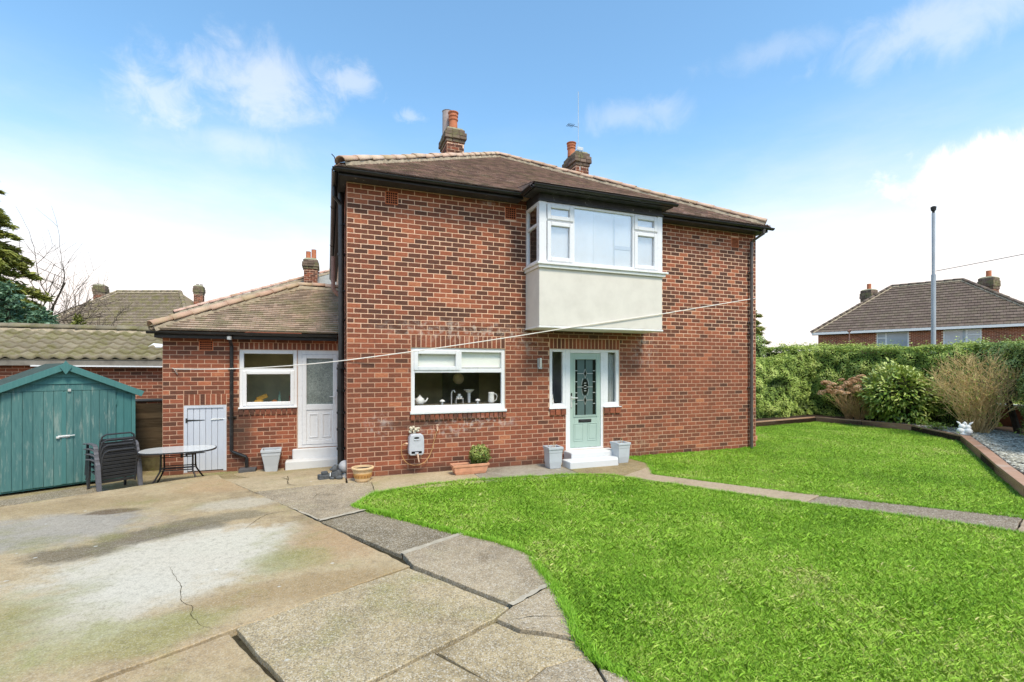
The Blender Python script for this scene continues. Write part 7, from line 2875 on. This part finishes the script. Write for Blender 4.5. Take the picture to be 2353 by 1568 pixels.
# ------------------------------------------------------------------ houses in the distance
def far_house(name, O, ang, Wd, Dp, eave, ridge, inset, tile, label, over=.35, g=.33, tw=.30, nparts=0, wins=(), chims=(), wallm=None, trim=None):
    """hip-roofed house: local x along its front, y away from us"""
    t = thing(name, (O[0], O[1], -.3), label, 'house')
    c_, s_ = math.cos(ang), math.sin(ang)
    Xv, Yv = Vector((c_, s_, 0)), Vector((-s_, c_, 0))
    O = Vector((O[0], O[1], 0))
    Wp = lambda x, y, q: O + Xv * x + Yv * y + Vector((0, 0, q))
    f = MB()
    vs = [Wp(0, 0, -.3), Wp(Wd, 0, -.3), Wp(Wd, Dp, -.3), Wp(0, Dp, -.3), Wp(0, 0, eave), Wp(Wd, 0, eave), Wp(Wd, Dp, eave), Wp(0, Dp, eave)]
    f.add(vs, [(0, 1, 5, 4), (1, 2, 6, 5), (2, 3, 7, 6), (3, 0, 4, 7), (4, 5, 6, 7)])
    f.build('wall', MORTAR if wallm is None else wallm, t)
    if wallm is None:
        m2 = MB()
        q = max(-.2, eave - 2.6)
        k = 0
        while q < eave - .02:
            x = -(k % 2) * PITCH / 2
            while x < Wd:
                a, b = max(0, x), min(Wd, x + PITCH)
                if b - a > .05 and not any(wn[0] < (a + b) / 2 < wn[1] and wn[2] < q + .04 < wn[3] for wn in wins):
                    m2.tone = random.uniform(.40, .72)
                    p0_, p1_ = Wp(a + JT / 2, -.006, q + JT / 2), Wp(b - JT / 2, -.006, q + COURSE - JT / 2)
                    m2.add([p0_, Wp(b - JT / 2, -.006, q + JT / 2), p1_, Wp(a + JT / 2, -.006, q + COURSE - JT / 2)], [(0, 1, 2, 3)])
                x += PITCH
            q += COURSE
            k += 1
        kind(m2.build('wall_bricks', BRICK, t), 'stuff')
    e = eave
    a, b, c2, d2 = Wp(-over, -over, e), Wp(Wd + over, -over, e), Wp(Wd + over, Dp + over, e), Wp(-over, Dp + over, e)
    r0, r1 = Wp(inset, Dp / 2, ridge), Wp(Wd - inset, Dp / 2, ridge)
    f = MB()
    f.add([a, b, c2, d2, r0, r1], [(0, 1, 5, 4), (1, 2, 5), (2, 3, 4, 5), (3, 0, 4)])
    f.build('roof', tile, t)
    sv_ = Yv * (Dp / 2 + over) + Vector((0, 0, ridge - e))
    sl_ = sv_.length
    up_ = Vector((0, 0, .012))
    tile_slope(t, a + up_, Xv, sv_, lambda s: ((inset + over) * s / sl_, Wd + 2 * over - (inset + over) * s / sl_), sl_ - .05, tile, w_=tw, g=g, th=.05, nparts=nparts, tone=(.25, .75), gap=.012)
    for (p, q) in ((a, r0), (b, r1), (r0, r1)):
        hip_tiles(t, p + up_ * 2, q + up_ * 2, tile, r=.13, L=.5, name='hip_tile')
    if trim is not None:
        f = MB()
        f.obox(Wp(Wd / 2, -over - .03, e - .07), Xv * (Wd / 2 + over), Yv * .025, (0, 0, .085))
        f.build('white_gutter', trim, t)
        f = MB()
        f.obox(Wp(Wd / 2, -over / 2, e - .165), Xv * (Wd / 2 + over), Yv * over / 2, (0, 0, .01))
        f.build('soffit', BLACK, t)
    for wn in wins:
        x0, x1, q0, q1, bars, trans = wn[:6]
        F_ = MB()
        h = .04

        def bar(u0, u1, w0, w1, dep=.05):
            F_.obox(Wp((u0 + u1) / 2, -.02, (w0 + w1) / 2), Xv * (u1 - u0) / 2, Yv * dep / 2, (0, 0, (w1 - w0) / 2))
        bar(x0, x0 + .07, q0, q1)
        bar(x1 - .07, x1, q0, q1)
        bar(x0 + .07, x1 - .07, q1 - .08, q1)
        bar(x0 + .07, x1 - .07, q0, q0 + .08)
        for u in bars:
            bar(x0 + (x1 - x0) * u - .05, x0 + (x1 - x0) * u + .05, q0 + .08, q1 - .08)
        for (ua, ub, tz) in trans:
            bar(x0 + (x1 - x0) * ua + .07, x0 + (x1 - x0) * ub - .05, q0 + (q1 - q0) * tz - .04, q0 + (q1 - q0) * tz + .04)
        wo_ = F_.build('window', UPVC, t)
        F_ = MB()
        F_.obox(Wp((x0 + x1) / 2, -.012, (q0 + q1) / 2), Xv * ((x1 - x0) / 2 - .06), Yv * .004, (0, 0, (q1 - q0) / 2 - .06))
        F_.build('pane', FARGLASS, wo_)
    for (x, y, wx, wy, zs_, zt_, pots) in chims:
        p = Wp(x, y, 0)
        chimney(t, (p.x, p.y), wx, wy, eave - .3, zs_, zt_, pots)
    return t


FARGLASS = plain('far_window_glass', (.40, .45, .50), .04, 1., var=.2, vs=1.)
P1 = (-.1, 0, .13, .62, POTRED, False)
# right: brick house across the road, its front turned towards us
rh_ang = math.atan2(-10.45, 4.8)
far_house('brick_semi', (35.5, 17.9), rh_ang, 12.25, 8.0, 4.69, 8.27, 4.1, TILE_FAR, 'brick house with grey-brown hipped roof and white windows beyond the right hedge', nparts=300, trim=UPVC,
          wins=[(3.68, 5.5, 3.25, 4.53, (.30,), ((0, .33, .68),)), (7.3, 9.16, 3.2, 4.53, (.62,), ((.62, 1.0, .70),))],
          chims=[(2.6, 4.5, .75, .8, 7.35, 8.24, [(0, 0, .15, .48, POTRED, False)]), (9.5, 4.5, .75, .8, 7.5, 8.33, [(0, 0, .15, .48, POTRED, False)])])
# left: weathered roof over the garage
lh = math.radians(-20.9)
far_house('far_house', (-18.3 - 1.5 * math.cos(lh), 33.6 - 1.5 * math.sin(lh)), lh, 11.3, 7.5, 4.21, 7.73, 3.25, TILE_BG, 'house with a mossy brown hipped roof and two brick chimneys beyond the garage', g=.2, tw=.25, wallm=BRICK,
          chims=[(1.75, 4.0, .72, .6, 7.6, 8.28, [(-.1, 0, .12, .12, GREYPOT, False)]), (9.33, 4.0, .58, .6, 7.6, 8.22, [(-.1, 0, .1, .16, GREYPOT, False), (.15, 0, .1, .14, GREYPOT, False)])])
# behind the photographer: what the windows of the house mirror
far_house('reflected_house', (9, -34), math.pi, 20, 8.0, 5.1, 8.2, 4.2, TILE_FAR, 'dark house behind a hedge mirrored in the upper pane of the extension window', wallm=BRICK, g=.33, tw=.66,
          chims=[(6., 4., 1.0, .8, 7.8, 9.2, [(0, 0, .15, .6, POTRED, False)])])

# street lamp column
lp = thing('street_lamp', (21.953, 3.01, -.3), 'tall grey lamp column with a small dark cap behind the right hedge', 'street lamp')
f = MB()
f.tube([(21.953, 3.01, -.3), (21.953, 3.01, 1.5)], .105, 12)
f.tube([(21.953, 3.01, 1.5), (21.953, 3.01, 5.6)], .076, 12)
f.tube([(21.953, 3.01, 5.6), (21.953, 3.01, 8.02)], .056, 12)
f.build('column', POLE, lp)
f = MB()
f.tube([(21.953, 3.01, 8.02), (21.953, 3.01, 8.10), (21.953, 3.01, 8.13), (21.953, 3.01, 8.26), (21.953, 3.01, 8.29)], [.04, .045, .08, .095, .05], 12)
f.build('cap', IRON, lp)
# overhead cable past the column
cb = MB()
a_, b_ = Vector((21.9, 2.9, 5.72)), Vector((31.0, -11.5, 8.6))
pts = []
for i in range(21):
    t = i / 20
    q = a_.lerp(b_, t)
    q.z -= .5 * 4 * t * (1 - t) * .35
    pts.append(q)
cb.tube(pts, .012, 5)
tag(cb.build('overhead_cable', IRON, None), 'thin overhead cable running right from the lamp column', 'cable')
f = MB()
f.tube([(34.2, 14.6, 3.2), (34.2, 14.6, 4.55)], .04, 6)
f.tube([(34.2, 14.55, 4.55), (34.2, 14.65, 4.62)], .12, 6)
tag(f.build('sign_post', PINKPIPE, None), 'thin brown post with a small pale head in front of the far right house', 'post')
